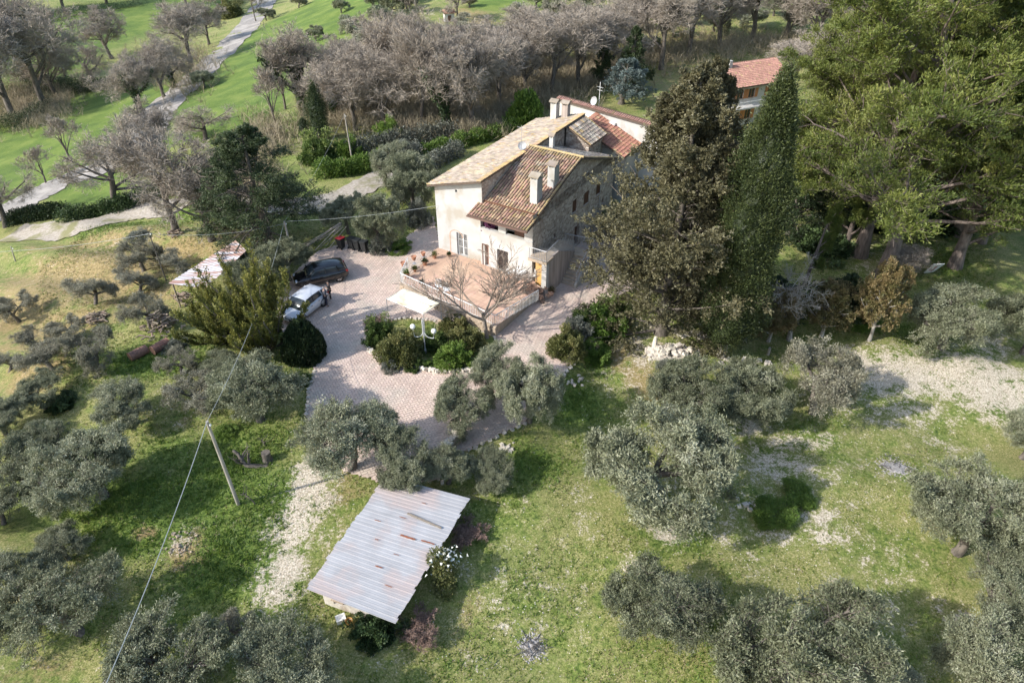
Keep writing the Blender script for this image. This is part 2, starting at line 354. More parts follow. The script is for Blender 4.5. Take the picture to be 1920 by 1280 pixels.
    b = ND(nt, 'ShaderNodeBump'); b.inputs['Strength'].default_value = .9; b.inputs['Distance'].default_value = .10
    L.new(mth('ADD', nf, mth('MULTIPLY', nt2, .6)), b.inputs['Height']); L.new(b.outputs[0], bs.inputs['Normal'])
    return m
ax = axis_pts(-420, 420, -46, 46, .36); ay = axis_pts(-60, 800, 11, 74, .36)
X, Y = np.meshgrid(ax, ay); Z = hgt(X, Y)
pale, lush, dry, field = masks(X, Y)
V = np.stack([X, Y, Z], -1).reshape(-1, 3); nx, ny = len(ax), len(ay)
i0 = (np.arange(ny - 1)[:, None] * nx + np.arange(nx - 1)[None]).reshape(-1)
F = np.stack([i0, i0 + 1, i0 + nx + 1, i0 + nx], 1)
me = npmesh('ground', V, F, terrain_mat(), extra=np.stack([pale, lush, dry, field], -1).reshape(-1, 4), smooth=True)
link('ground', me, kind='structure')

# ------------------------------------------------------------------ plant materials
bark = M('bark_grey', (.17, .145, .12), (.07, .06, .05), 9, .95, .6, stretch=(1, 1, .3))
bark_p = M('bark_pine', (.20, .16, .135), (.09, .07, .06), 7, .95, .8, stretch=(1, 1, .25))
bark_pale = M('bark_pale', (.42, .39, .35), (.22, .20, .17), 8, .9, .4)
twig_m = M('twig_brown', (.36, .31, .255), (.25, .215, .175), .9, .9)
twig_red = M('twig_reddish', (.25, .165, .13), (.17, .115, .09), 1.2, .9)
olive_m = LEAF('olive_leaf', [(0, (.045, .058, .028)), (.35, (.145, .16, .088)), (.62, (.265, .28, .175)), (1, (.52, .52, .39))], .25)
olive_d = LEAF('olive_leaf_dull', [(0, (.055, .058, .034)), (.4, (.235, .225, .155)), (.7, (.36, .345, .26)), (1, (.52, .50, .41))], .22)
pine_m = LEAF('pine_needles', [(0, (.035, .058, .012)), (.35, (.078, .115, .022)), (.65, (.155, .185, .038)), (1, (.29, .29, .08))], .3)
cyp_m = LEAF('cypress_scales', [(0, (.012, .022, .007)), (.4, (.036, .053, .014)), (.7, (.072, .092, .026)), (1, (.13, .15, .05))], .12)
ari_m = LEAF('dusty_conifer_scales', [(0, (.030, .029, .013)), (.35, (.098, .09, .043)), (.7, (.175, .16, .085)), (1, (.27, .245, .15))], .15)
ced_m = LEAF('cedar_needles', [(0, (.014, .028, .010)), (.4, (.04, .062, .02)), (.7, (.075, .105, .035)), (1, (.13, .165, .06))], .15)
jun_m = LEAF('juniper_scales', [(0, (.025, .036, .010)), (.35, (.075, .092, .020)), (.65, (.17, .175, .038)), (1, (.36, .32, .075))], .25)
red_m = LEAF('withered_scales', [(0, (.045, .05, .016)), (.4, (.11, .105, .035)), (.7, (.19, .14, .062)), (1, (.28, .21, .10))], .15)
blue_m = LEAF('blue_needles', [(0, (.05, .07, .06)), (.5, (.14, .18, .165)), (1, (.30, .35, .33))], .15)
bush_m = LEAF('shrub_leaf', [(0, (.02, .045, .010)), (.4, (.06, .10, .02)), (.7, (.11, .17, .035)), (1, (.22, .27, .08))], .3)
dark_m = LEAF('dark_shrub_leaf', [(0, (.012, .022, .008)), (.5, (.032, .055, .016)), (.8, (.06, .09, .03)), (1, (.13, .16, .07))], .15)
rosy_m = LEAF('bronze_shrub_leaf', [(0, (.045, .055, .018)), (.4, (.11, .125, .035)), (.7, (.18, .18, .06)), (1, (.29, .25, .10))], .25)
grey_m = LEAF('grey_shrub_leaf', [(0, (.05, .055, .04)), (.5, (.13, .14, .11)), (1, (.26, .27, .22))], .2)
lime_m = LEAF('bright_leaf', [(0, (.04, .08, .012)), (.5, (.11, .19, .03)), (1, (.24, .33, .07))], .35)
ivy_m = LEAF('ivy_leaf', [(0, (.012, .028, .008)), (.5, (.035, .065, .018)), (1, (.10, .15, .05))], .15)
def fit(levels, w, h, tame=0):
    "stretch a set of branch polylines so that the crown is w wide and h high; returns the factors"
    tip = levels[-1].reshape(-1, 3); c = tip[:, :2].mean(0); r = np.percentile(np.hypot(*(tip[:, :2] - c).T), 93); fx = w / 2 / r; fz = h / np.percentile(tip[:, 2], 97)
    for L in levels: L[..., 0] *= fx; L[..., 1] *= fx; L[..., 2] *= fz; L[..., :2] -= (c * fx * np.clip(L[..., 2:] / h, 0, 1))
    lim = w / 2 * 1.22
    for L in (levels if tame else []):
        r = np.maximum(np.hypot(L[..., 0], L[..., 1]), 1e-6); k = lim * np.tanh(r / lim) / r; L[..., 0] *= k; L[..., 1] *= k; zl_ = h * 1.1; L[..., 2] = np.where(L[..., 2] > 0, zl_ * np.tanh(L[..., 2] / zl_), L[..., 2])
    return fx
# ------------------------------------------------------------------ olives
def make_olive(key, seed, dense=1.0, mat=olive_m, leafL=.105, leafW=.019, lv=30, shoots=7, sub=7, h=1.25, lean=.35, small=False, W=4.9, Hh=3.9):
    rng = np.random.default_rng(seed)
    P0, R0 = trunk_line(h, .20, rng, 5, lean, wig=.16, taper=.75)
    P1, R1 = kids(P0, R0, 6, rng, .6, 1, (32, 72), 1.25, 6, .17, .12, .62, lr=(.8, 1.3))
    P2, R2 = kids(P1, R1, 6, rng, .3, 1, (30, 75), .66, 5, .2, .06, .55)
    P3, R3 = kids(P2, R2, sub, rng, .1, 1, (30, 85), .66, 4, .18, .14, .5)
    P4, R4 = kids(P3, R3, shoots, rng, .1, 1, (20, 80), .66, 3, .15, .40, .5)
    fit([P0, P1, P2, P3, P4], W, Hh, 1)
    V, F = join([tubes(P0, R0, 9), tubes(P1, R1, 6), tubes(P2, R2, 4)])
    tm = npmesh('trunk', V, F, bark, smooth=True)
    B, D, u = along(P4, int(lv * dense), rng, .0); B = B + rng.normal(size=B.shape) * (.07 if not small else .12)
    cl = np.repeat(rng.normal(0, .10, len(P3)), shoots * int(lv * dense))      # tone differs from spray to spray
    V, F, v = leaves(B, D, np.full(len(B), leafL), np.full(len(B), leafW), rng, .75, .48 + cl, .18)
    cm = npmesh('crown', V, F, mat, v)
    V, F = join([tubes(P3, R3, 3)] + ([] if small else [tubes(P4, np.maximum(R4, .006), 3)])); bm_ = npmesh('branch', V, F, bark)
    reg(key, W * 1.0, Hh * .85, trunk=tm, branches=bm_, crown=cm)
for i, (sd_, dn) in enumerate([(11, 1.0), (12, 1.25), (13, .85), (14, 1.1)]):
    make_olive('olive%d' % i, sd_, dn)
make_olive('olive_thin', 24, .7, olive_d, lv=26); make_olive('olive_thin2', 22, .6, olive_d, lv=26, lean=.6)
make_olive('olive_dense', 23, 1.7, olive_m, lean=.2)
make_olive('cut_heap', 29, 1.0, lime_m, W=2.4, Hh=.9, h=.4, lean=1.5, lv=16, leafL=.09)
for i in range(3): make_olive('olive_far%d' % i, 31 + i, 1, olive_m if i < 2 else olive_d, .26, .055, 10, 5, 5, small=True, lean=.15)
# ------------------------------------------------------------------ leafless deciduous trees
def make_bare(key, seed, h=8.5, n1=8, n2=7, n3=8, n4=8, mat=twig_m, tr=.011, th=None, spread=(25, 60), up=.16, ivy=0, n5=0, r0=.30, W=8.6, Hh=8.4):
    rng = np.random.default_rng(seed)
    P0, R0 = trunk_line(th or h * .42, r0, rng, 6, .14, wig=.08, taper=.62)
    P1, R1 = kids(P0, R0, n1, rng, .42, 1, spread, 1.05, 7, .13, up, .6, lr=(.8, 1.2))
    P2, R2 = kids(P1, R1, n2, rng, .22, 1, (30, 72), .58, 5, .17, up, .5)
    P3, R3 = kids(P2, R2, n3, rng, .15, 1, (30, 72), .58, 4, .17, up, .45)
    P4, R4 = kids(P3, R3, n4, rng, .1, 1, (25, 70), .66, 3, .16, up, .5)
    P5, R5 = kids(P4, R4, 4, rng, .15, 1, (20, 65), .62, 2, .1, up, .7)
    fit([P0, P1, P2, P3, P4, P5], W, Hh)
    R3 = np.maximum(R3, tr * 1.3); R4 = np.maximum(R4, tr); R5 = np.maximum(R5, tr * .75)
    V, F = join([tubes(P0, R0, 9), tubes(P1, R1, 6)]); tm = npmesh('trunk', V, F, bark, smooth=True)
    V, F = join([tubes(P2, R2, 4), tubes(P3, R3, 3), ribbons(P4, R4 * 1.3, rng), ribbons(P5, R5 * 1.3, rng)]); cm = npmesh('crown', V, F, mat)
    k = dict(trunk=tm, crown=cm)
    if ivy:
        B1, D1, u = along(P0, 1800, rng, 0); B2, D2, u = along(P1[:ivy], 500, rng, 0); B = np.concatenate([B1, B2]) ; B = B + norm(rng.normal(size=B.shape)) * rng.uniform(.1, .6, (len(B), 1))
        V, F, v = leaves(B, norm(rng.normal(size=B.shape)), np.full(len(B), .28), np.full(len(B), .11), rng, .3, None, .4)
        k['ivy'] = npmesh('ivy', V, F, ivy_m, v)
    reg(key, W, Hh, **k)
make_bare('bare0', 41); make_bare('bare1', 42, spread=(30, 70)); make_bare('bare2', 43, n1=9, up=.22); make_bare('bare_ivy', 44, ivy=4)
make_bare('bare_tall', 46, h=9, n1=7, spread=(15, 40), up=.3, r0=.22, W=6.5, Hh=10)
make_bare('bare_thin', 45, h=6, n1=5, n2=5, n3=6, n4=5, spread=(15, 40), up=.35, r0=.13, W=4, Hh=5)
make_bare('bare_old', 47, n1=7, n2=7, n3=7, n4=7, spread=(40, 85), up=.06, r0=.42, tr=.013, W=11.5, Hh=8)
make_bare('bare_far', 48, n2=6, n3=7, n4=6, tr=.022)
make_bare('bare_scrub', 49, h=3.2, n1=14, n2=6, n3=6, n4=5, spread=(20, 75), up=.2, r0=.06, th=.5, tr=.010, mat=twig_red, W=2.8, Hh=1.7)
# ------------------------------------------------------------------ conifers
def make_pine(key, seed, h=20, nl=24, u0=.21):
    rng = np.random.default_rng(seed)
    P0, R0 = trunk_line(h * .88, .48, rng, 9, .06, wig=.05, taper=.3)
    P1, R1 = kids(P0, R0, nl, rng, u0, 1, (50, 88), .45, 7, .10, .08, .36, flat=.35, lr=(.75, 1.25))
    P2, R2 = kids(P1, R1, 9, rng, .35, 1, (30, 70), .42, 5, .12, .05, .5, flat=.25)
    P3, R3 = kids(P2, R2, 11, rng, .15, 1, (30, 80), .36, 3, .14, .45, .5, flat=.6)
    V, F = join([tubes(P0, R0, 12), tubes(P1, R1, 6)]); tm = npmesh('trunk', V, F, bark_p, smooth=True)
    B, D, u = along(P3, 38, rng, .2)
    B = B + rng.normal(size=B.shape) * np.array([.15, .15, .08])
    tone = np.repeat(rng.normal(0, .09, len(P2)), 11 * 38)
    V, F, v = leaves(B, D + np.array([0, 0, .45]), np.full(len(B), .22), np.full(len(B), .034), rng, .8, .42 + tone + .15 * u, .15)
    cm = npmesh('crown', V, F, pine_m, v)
    V, F = join([tubes(P2, R2, 4), tubes(P3, np.maximum(R3, .012), 3)]); bm_ = npmesh('b', V, F, bark_p)
    reg(key, 15, h, trunk=tm, branches=bm_, crown=cm)
make_pine('pine0', 51, nl=38); make_pine('pine1', 52, nl=38, u0=.10); make_pine('pine_small', 53, h=9, nl=10)
def make_column(key, seed, h=19, r=2.0, n=78000, mat=cyp_m, stem=1.6):
    rng = np.random.default_rng(seed)
    # many upright sprays leave the trunk at all heights, surface uneven
    ns = 2600; z = stem + (h - stem) * rng.uniform(0, 1, ns) ** .9; q = rng.uniform(0, 2 * np.pi, ns)
    prof = lambda zz: r * np.clip(1.25 * np.sin(np.pi * np.clip((zz - stem * .6) / (h - stem * .6), 0, 1) ** .62) ** .8, .03, 1)
    lump = 1 + .16 * np.sin(q * 3 + z * .9) + .10 * np.sin(q * 7 - z * 2.1) + rng.normal(0, .06, ns)
    rr = prof(z) * lump * rng.uniform(.74, 1.0, ns)
    base = np.stack([rr * np.cos(q), rr * np.sin(q), z], 1)
    m = n // ns; off = rng.normal(size=(ns, m, 3)) * np.array([.17, .17, .30]); B = (base[:, None] + off).reshape(-1, 3)
    D = norm(np.stack([np.cos(q), np.sin(q), np.full(ns, 1.1)], 1)); D = np.repeat(D, m, 0)
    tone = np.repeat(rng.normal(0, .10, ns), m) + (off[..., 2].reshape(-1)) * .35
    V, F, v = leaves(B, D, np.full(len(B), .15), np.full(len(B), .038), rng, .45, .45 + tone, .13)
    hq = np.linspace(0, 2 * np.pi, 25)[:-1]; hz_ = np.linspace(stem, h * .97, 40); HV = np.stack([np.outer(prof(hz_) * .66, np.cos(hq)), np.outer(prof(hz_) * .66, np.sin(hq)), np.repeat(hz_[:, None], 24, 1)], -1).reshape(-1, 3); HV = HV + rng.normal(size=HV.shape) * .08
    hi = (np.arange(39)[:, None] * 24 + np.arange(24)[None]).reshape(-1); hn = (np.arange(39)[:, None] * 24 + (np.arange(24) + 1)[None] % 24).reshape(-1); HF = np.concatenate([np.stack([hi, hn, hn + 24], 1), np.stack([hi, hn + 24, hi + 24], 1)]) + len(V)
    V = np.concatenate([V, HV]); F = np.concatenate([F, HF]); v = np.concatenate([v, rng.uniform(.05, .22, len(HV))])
    cm = npmesh('crown', V, F, mat, v)
    P0, R0 = trunk_line(h * .9, .26, rng, 6, 0.02, wig=.02, taper=.15); tm = npmesh('trunk', *tubes(P0, R0, 9), bark_pale, smooth=True)
    reg(key, r * 2, h, trunk=tm, crown=cm)
make_column('cypress', 61)
make_column('spruce', 62, h=6, r=1.7, n=12000, mat=ced_m, stem=.3)
def make_broad(key, seed, h=19, w=4.8, nl=95, n2=9, n3=8, lv=16, mat=ari_m, L=.22, W=.05, flat=.5, ang=(62, 95), up=.05, shape=1.0, stem=.10, tone0=.44, bk=bark, fl3=.8, r0=.40, up3=.1):
    rng = np.random.default_rng(seed)
    P0, R0 = trunk_line(h * .97, r0, rng, 10, .03, wig=.03, taper=.08)
    u = np.linspace(stem, .98, nl); K = 10; f = u * (K - 1); i = np.clip(f.astype(int), 0, K - 2); wf = (f - i)[:, None]
    st = P0[0, i] * (1 - wf) + P0[0, i + 1] * wf; q = rng.uniform(0, 2 * np.pi, nl) + np.arange(nl) * 2.4
    a = np.radians(rng.uniform(ang[0], ang[1], nl)) * (1 - .35 * u)
    Ln = w * (1 - u ** 1.5) ** shape * rng.uniform(.68, 1.15, nl) * np.minimum(1, .82 + (u - stem) * 2.2) + .5
    d = np.stack([np.cos(q) * np.sin(a), np.sin(q) * np.sin(a), np.cos(a)], 1)
    P1 = np.zeros((nl, 6, 3)); P1[:, 0] = st; cur = d
    for j in range(1, 6):
        cur = norm(cur + rng.normal(size=cur.shape) * .08 + np.array([0, 0, up])); P1[:, j] = P1[:, j - 1] + cur * (Ln / 5)[:, None]
    R1 = (.035 + .07 * (1 - u))[:, None] * np.linspace(1, .3, 6)[None]
    P2, R2 = kids(P1, R1, n2, rng, .25, 1, (30, 70), .36, 4, .12, .05, .5, flat=flat)
    P3, R3 = kids(P2, R2, n3, rng, .15, 1, (25, 70), .5, 3, .12, up3, .5, flat=fl3)
    V, F = join([tubes(P0, R0, 10), tubes(P1, R1, 5)]); tm = npmesh('trunk', V, F, bk, smooth=True)
    B, D, uu = along(P3, lv, rng, .1); B = B + rng.normal(size=B.shape) * .06
    tone = np.repeat(rng.normal(0, .10, len(P2)), n3 * lv)
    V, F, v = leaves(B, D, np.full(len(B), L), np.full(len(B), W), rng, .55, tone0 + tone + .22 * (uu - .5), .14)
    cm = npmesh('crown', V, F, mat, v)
    reg(key, 2 * w * .9, h, trunk=tm, crown=cm)
make_broad('arizona', 71, nl=120, n2=10, n3=8, lv=16, shape=.9, L=.17, W=.055, stem=.03, w=5.8)
make_broad('cedar', 72, h=12, w=5.4, nl=76, n2=12, n3=9, lv=12, mat=ced_m, L=.17, W=.034, flat=.12, ang=(80, 100), up=-.035, stem=.12, fl3=.25, shape=.8, up3=-.15)
make_broad('bluecedar', 73, h=7, w=3.6, nl=30, n2=7, n3=7, lv=9, mat=blue_m, L=.25, W=.05, flat=.2, up=-.02, fl3=.4)
make_broad('yew', 74, h=10, w=4.6, nl=50, n2=8, n3=7, lv=11, mat=dark_m, L=.25, W=.07)
make_broad('fir', 76, h=9, w=3.0, nl=46, n2=7, n3=6, lv=10, mat=ced_m, L=.24, W=.06, stem=.04)
def make_plumes(key, seed, n=34, h=5.5, w=3.6, mat=jun_m, lv=52, tips=.55):
    rng = np.random.default_rng(seed)
    q = np.arange(n) * 2.4; e = np.sqrt((np.arange(n) + .5) / n) * rng.uniform(.8, 1.15, n)
    k = 7; P = np.zeros((n, k, 3)); bend = rng.normal(size=(n, 3)) * .10; out = np.stack([np.cos(q), np.sin(q), np.zeros(n)], 1)
    for j in range(1, k):
        t = j / (k - 1); d = out * (e * (1.25 - t * .8))[:, None] * w / h + np.array([0, 0, 1.0]) * (.35 + t * .7) * (1.15 - .55 * e)[:, None]
        P[:, j] = P[:, j - 1] + d * h / (k - 1) * rng.uniform(.8, 1.15, (n, 1)) + rng.normal(size=(n, 3)) * .10 + bend
    Rr = np.full((n, k), .09) * np.linspace(1, .2, k)
    P2, R2 = kids(P, Rr, 24, rng, .22, 1, (15, 45), .16, 4, .08, .55, .4)
    B, D, u = along(P2, lv, rng, .0); B = B + rng.normal(size=B.shape) * .05
    hz = B[:, 2] / h
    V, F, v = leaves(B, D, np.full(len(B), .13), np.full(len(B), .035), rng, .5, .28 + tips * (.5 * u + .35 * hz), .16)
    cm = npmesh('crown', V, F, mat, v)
    V, F = join([tubes(P, Rr, 5), tubes(P2, R2 * .6, 3)]); tm = npmesh('trunk', V, F, bark)
    allp = P2.reshape(-1, 3)
    reg(key, np.percentile(allp[:, 0], 98) - np.percentile(allp[:, 0], 2), np.percentile(allp[:, 2], 98), trunk=tm, crown=cm)
make_plumes('juniper', 81); make_broad('withered', 82, h=5.0, w=2.3, nl=44, n2=8, n3=7, lv=12, mat=red_m, L=.15, W=.045, stem=.22, shape=.6, ang=(45, 85), up=.08, bk=bark_pale, r0=.16, tone0=.5)
def make_bush(key, seed, mat, n=9000, L=.11, W=.038, r=1.0, h=1.0, lumps=.22, shell=.55, up=.3, bloom=None, flat_top=False, stems=True):
    rng = np.random.default_rng(seed)
    g = 60; gc = norm(rng.normal(size=(g, 3))); gc[:, 2] = np.abs(gc[:, 2]); gr = rng.normal(0, lumps, g)
    d = norm(rng.normal(size=(n, 3))); d[:, 2] = np.abs(d[:, 2])
    near = np.argmax(d @ gc.T, 1); rad = (1 + gr[near]) * rng.uniform(shell, 1, n) ** .6
    B = d * rad[:, None] * np.array([r, r, h]); B[:, 2] += .05 * h
    if flat_top: B[:, 2] = np.minimum(B[:, 2], h * .92 + rng.normal(size=n) * .03)
    V, F, v = leaves(B, norm(d + np.array([0, 0, up])), np.full(n, L), np.full(n, W), rng, .6, .42 + gr[near] * .7, .25)
    k = dict(crown=npmesh('crown', V, F, mat, v))
    P0, R0 = trunk_line(h * .25, .04, rng, 3, .1); P1, R1 = kids(P0, R0, 10, rng, 0, 1, (20, 80), 3.0, 4, .1, .1, .7)
    V, F = join([tubes(P0, R0, 5), tubes(P1, R1, 4)]); k['stem'] = npmesh('stem', V, F, bark)
    if bloom:
        idx = rng.choice(n, 220); Bq = B[idx] * 1.06
        V, F, v = leaves(Bq, norm(rng.normal(size=Bq.shape)), np.full(220, L * .9), np.full(220, L * .4), rng, 1)
        k['blossom'] = npmesh('blossom', V, F, bloom, v)
    reg(key, r * 2, h, **k)
make_bush('bush', 91, bush_m); make_bush('bush2', 92, bush_m, lumps=.32, n=10000); make_bush('bush_dark', 93, dark_m, n=16000, L=.09, W=.035, lumps=.06, shell=.8)
make_bush('bush_rosy', 94, rosy_m, n=9500); make_bush('bush_grey', 95, grey_m, n=9000, L=.11, W=.026); make_bush('bush_lime', 96, lime_m, n=10000)
make_bush('ivy_heap', 97, ivy_m, n=10000, L=.12, W=.045, lumps=.3); make_bush('hedge', 98, lime_m, n=9000, L=.14, W=.06, lumps=.12)
white_m = M('white_petals', (.8, .8, .74), (.7, .7, .62), 8)
# ------------------------------------------------------------------ roads and paving
def strip(name, pxs, width, mat, lift=.07, n=10, wj=.12, seed=1, wscale=None):
    pts = [G(*p) for p in pxs]; P = []
    for i in range(len(pts) - 1):
        p0 = pts[max(i - 1, 0)]; p1 = pts[i]; p2 = pts[i + 1]; p3 = pts[min(i + 2, len(pts) - 1)]
        for k in range(n):
            t = k / n; P.append(.5 * ((2 * p1) + (-p0 + p2) * t + (2 * p0 - 5 * p1 + 4 * p2 - p3) * t * t + (-p0 + 3 * p1 - 3 * p2 + p3) * t ** 3))
    P.append(pts[-1]); P = np.array(P)[:, :2]; T = norm(np.gradient(P, axis=0)); Nn = np.stack([-T[:, 1], T[:, 0]], 1)
    rng = np.random.default_rng(seed); K = 9; V = []
    for i, p in enumerate(P):
        w = width * (wscale(i / (len(P) - 1)) if wscale else 1)
        for j in range(K):
            q = p + Nn[i] * (j / (K - 1) - .5) * w * (1 + (rng.uniform(-wj, wj) if j in (0, K - 1) else 0))
            V.append((q[0], q[1], H1(*q) + lift))
    F = [(i * K + j, (i + 1) * K + j, (i + 1) * K + j + 1, i * K + j + 1) for i in range(len(P) - 1) for j in range(K - 1)]
    return link(name, npmesh(name, V, F, mat, smooth=True), kind='structure')
asph = M('worn_asphalt', (.30, .275, .25), (.20, .185, .17), 3, .9, .3, 30, c3=(.36, .33, .30), s3=.35)
trk = M('gravel_track', (.40, .355, .30), (.27, .235, .19), 4, .95, .6, 25, c3=(.20, .19, .09), s3=.5)
strip('road', [(-60, 430), (10, 398), (60, 370), (130, 335), (200, 308), (255, 258), (300, 205), (345, 165), (400, 115), (440, 75), (475, 35), (505, -8), (540, -50)], 7.6, asph)
strip('gravel_track', [(20, 440), (110, 432), (170, 418), (250, 400), (325, 385), (400, 372), (480, 385), (560, 388), (620, 378), (680, 350), (735, 322), (760, 300), (800, 285), (860, 262)], 3.6, trk, .09)
def inside(px, py, poly):
    c = np.zeros(px.shape, bool); n = len(poly)
    for i in range(n):
        x1, y1 = poly[i]; x2, y2 = poly[(i + 1) % n]
        k = ((y1 > py) != (y2 > py)) & (px < (x2 - x1) * (py - y1) / (y2 - y1 + 1e-12) + x1); c ^= k
    return c
YARD_PX = [(652, 452), (600, 470), (572, 492), (545, 520), (525, 560), (520, 610), (560, 655), (590, 690), (578, 730), (575, 775), (590, 830), (640, 880), (720, 905), (820, 900), (850, 855), (905, 830), (985, 792),
           (1030, 735), (1075, 678), (1105, 612), (1150, 560), (1210, 530), (1230, 470), (1200, 430), (1150, 395), (1020, 480), (880, 470), (826, 468), (812, 405), (770, 440), (745, 462), (712, 474), (690, 470)]
YARD = [tuple(G(*p)[:2]) for p in YARD_PX]
bed_c = G(795, 648)[:2]
BED_PX = [(688, 655), (692, 625), (715, 602), (765, 596), (830, 604), (880, 612), (925, 628), (938, 655), (920, 685), (880, 697), (820, 699), (765, 690), (715, 676)]
BED = [tuple(G(*p)[:2]) for p in BED_PX]
def yard_mesh():
    xs = [p[0] for p in YARD]; ys = [p[1] for p in YARD]; s = .2
    gx, gy = np.meshgrid(np.arange(min(xs), max(xs), s), np.arange(min(ys), max(ys), s))
    ok = inside(gx + s / 2, gy + s / 2, YARD) & ~inside(gx + s / 2, gy + s / 2, BED)
    cx, cy = gx[ok], gy[ok]; V = []; 
    for ox, oy in ((0, 0), (s, 0), (s, s), (0, s)):
        V.append(np.stack([cx + ox, cy + oy, hgt(cx + ox, cy + oy) + .025], -1))
    V = np.stack(V, 1).reshape(-1, 3); return V, np.arange(len(V)).reshape(-1, 4)
joint = M('joint_sand', (.50, .40, .34), (.42, .33, .28), 5, .95)
pav = M('pinkish_paver', (.60, .475, .395), (.49, .38, .315), .7, .85, .2, 30, c3=(.50, .42, .35), s3=.4, var=.09)
V, F = yard_mesh(); yard = link('courtyard', npmesh('courtyard', V, F, joint), kind='structure')
def herring():
    xs = [p[0] for p in YARD]; ys = [p[1] for p in YARD]
    cs = []; rot = R(28); cr, sr = math.cos(rot), math.sin(rot); w = .18
    # herringbone of 1x2 blocks on a lattice of cell w
    n = 135
    for i in range(-n, n):
        for j in range(-n, n):
            k = (i - j) % 4
            if k == 0: c = ((i + 1) * w, (j + .5) * w, 0)
            elif k == 3 : c = ((i + .5) * w, (j + 1) * w, 1) if True else None
            else: continue
            cs.append(c)
    cs = np.array(cs); x = cs[:, 0] * cr - cs[:, 1] * sr - 6; y = cs[:, 0] * sr + cs[:, 1] * cr + 42; ang = rot + cs[:, 2] * math.pi / 2
    ok = inside(x, y, YARD) & ~inside(x, y, BED)
    return x[ok], y[ok], ang[ok], w
bx_, by_, ba_, w_ = herring()
rng = np.random.default_rng(5)
hid = (bx_ < 0) & (by_ < 34.5)                           # what the olives in front hide
score = np.where(by_ < 31.5, 100, 0) + by_ + rng.uniform(0, .01, len(bx_)); order = np.argsort(score)
near = np.zeros(len(bx_), bool); near[order[:300]] = True
L2, W2 = w_ - .012, w_ / 2 - .010
loc = np.array([(-L2, -W2, 0), (L2, -W2, 0), (L2, W2, 0), (-L2, W2, 0)])
blockme = MB().add([tuple(p) for p in loc * 1.0 + [0, 0, -.02]] + [tuple(p) for p in loc * [.97, .95, 1] + [0, 0, .003]], [(4, 5, 6, 7), (0, 1, 5, 4), (1, 2, 6, 5), (2, 3, 7, 6), (3, 0, 4, 7)]).mesh('paving_block', pav)
for x, y, a in zip(bx_[near], by_[near], ba_[near]):
    o = bpy.data.objects.new('paving_block', blockme); C.objects.link(o); o.parent = yard; o.location = (x, y, H1(x, y) + .05 + rng.uniform(0, .004)); gx_ = (H1(x + .2, y) - H1(x - .2, y)) / .4; gy_ = (H1(x, y + .2) - H1(x, y - .2)) / .4; o.rotation_euler = (Vector((-gx_, -gy_, 1)).to_track_quat('Z', 'Y').to_matrix() @ Matrix.Rotation(a, 3, 'Z')).to_euler()
x, y, a = bx_[~near], by_[~near], ba_[~near]; n = len(x)
lv = np.array([tuple(v.co) for v in blockme.vertices]); ca, sa = np.cos(a)[:, None], np.sin(a)[:, None]
zz = .05 + rng.uniform(0, .004, (n, 1))
V = np.stack([lv[None, :, 0] * ca - lv[None, :, 1] * sa + x[:, None], lv[None, :, 0] * sa + lv[None, :, 1] * ca + y[:, None], lv[None, :, 2] + zz + hgt(lv[None, :, 0] * ca - lv[None, :, 1] * sa + x[:, None], lv[None, :, 0] * sa + lv[None, :, 1] * ca + y[:, None])], -1).reshape(-1, 3)
fl = np.array([tuple(p.vertices) for p in blockme.polygons]); F = (fl[None] + (np.arange(n) * 8)[:, None, None]).reshape(-1, 4)
link('paving_block', npmesh('paving_block', V, F, pav, np.repeat(rng.uniform(0, 1, n), 8)), parent=yard, kind='stuff')

# ------------------------------------------------------------------ farmhouse (local axes: x along the front, y to the back)
HA = R(-31); HO = Vector((-6.2, 52.0, 0))
plaster = M('cream_plaster', (.465, .47, .46), (.415, .415, .40), .8, .9, .3, 9, c3=(.37, .34, .29), s3=.55)
plaster2 = M('white_plaster', (.52, .51, .485), (.465, .45, .42), .8, .9, .2, 9, c3=(.42, .40, .365), s3=.9)
stain = M('streaked_plaster', (.48, .40, .35), (.30, .25, .22), 3, .95, .3, stretch=(1, 1, .12))
def stone_mat():
    m = bpy.data.materials.new('rubble_stone'); m.use_nodes = True; nt = m.node_tree; L = nt.links; bs = nt.nodes['Principled BSDF']; bs.inputs['Roughness'].default_value = .95
    tc = ND(nt, 'ShaderNodeTexCoord'); mp = ND(nt, 'ShaderNodeMapping'); mp.inputs['Scale'].default_value = (3.2, 3.2, 5.2); L.new(tc.outputs['Object'], mp.inputs[0])
    v = ND(nt, 'ShaderNodeTexVoronoi'); v.inputs['Scale'].default_value = 1.0; L.new(mp.outputs[0], v.inputs['Vector'])
    e = ND(nt, 'ShaderNodeTexVoronoi', feature='DISTANCE_TO_EDGE'); e.inputs['Scale'].default_value = 1.0; L.new(mp.outputs[0], e.inputs['Vector'])
    sp = ND(nt, 'ShaderNodeSeparateColor'); L.new(v.outputs['Color'], sp.inputs[0])
    r = ramp(nt, [(0, (.28, .22, .18)), (.4, (.44, .36, .30)), (.75, (.54, .465, .39)), (1, (.62, .56, .49))]); L.new(sp.outputs[0], r.inputs[0])
    mr = ND(nt, 'ShaderNodeMapRange'); L.new(e.outputs['Distance'], mr.inputs[0]); mr.inputs[2].default_value = .09
    mx = ND(nt, 'ShaderNodeMix', data_type='RGBA'); L.new(mr.outputs[0], mx.inputs[0]); mx.inputs[6].default_value = (.40, .35, .29, 1); L.new(r.outputs[0], mx.inputs[7]); L.new(mx.outputs[2], bs.inputs['Base Color'])
    b = ND(nt, 'ShaderNodeBump'); b.inputs['Strength'].default_value = .8; b.inputs['Distance'].default_value = .05; L.new(mr.outputs[0], b.inputs['Height']); L.new(b.outputs[0], bs.inputs['Normal'])
    return m
rubble = stone_mat()
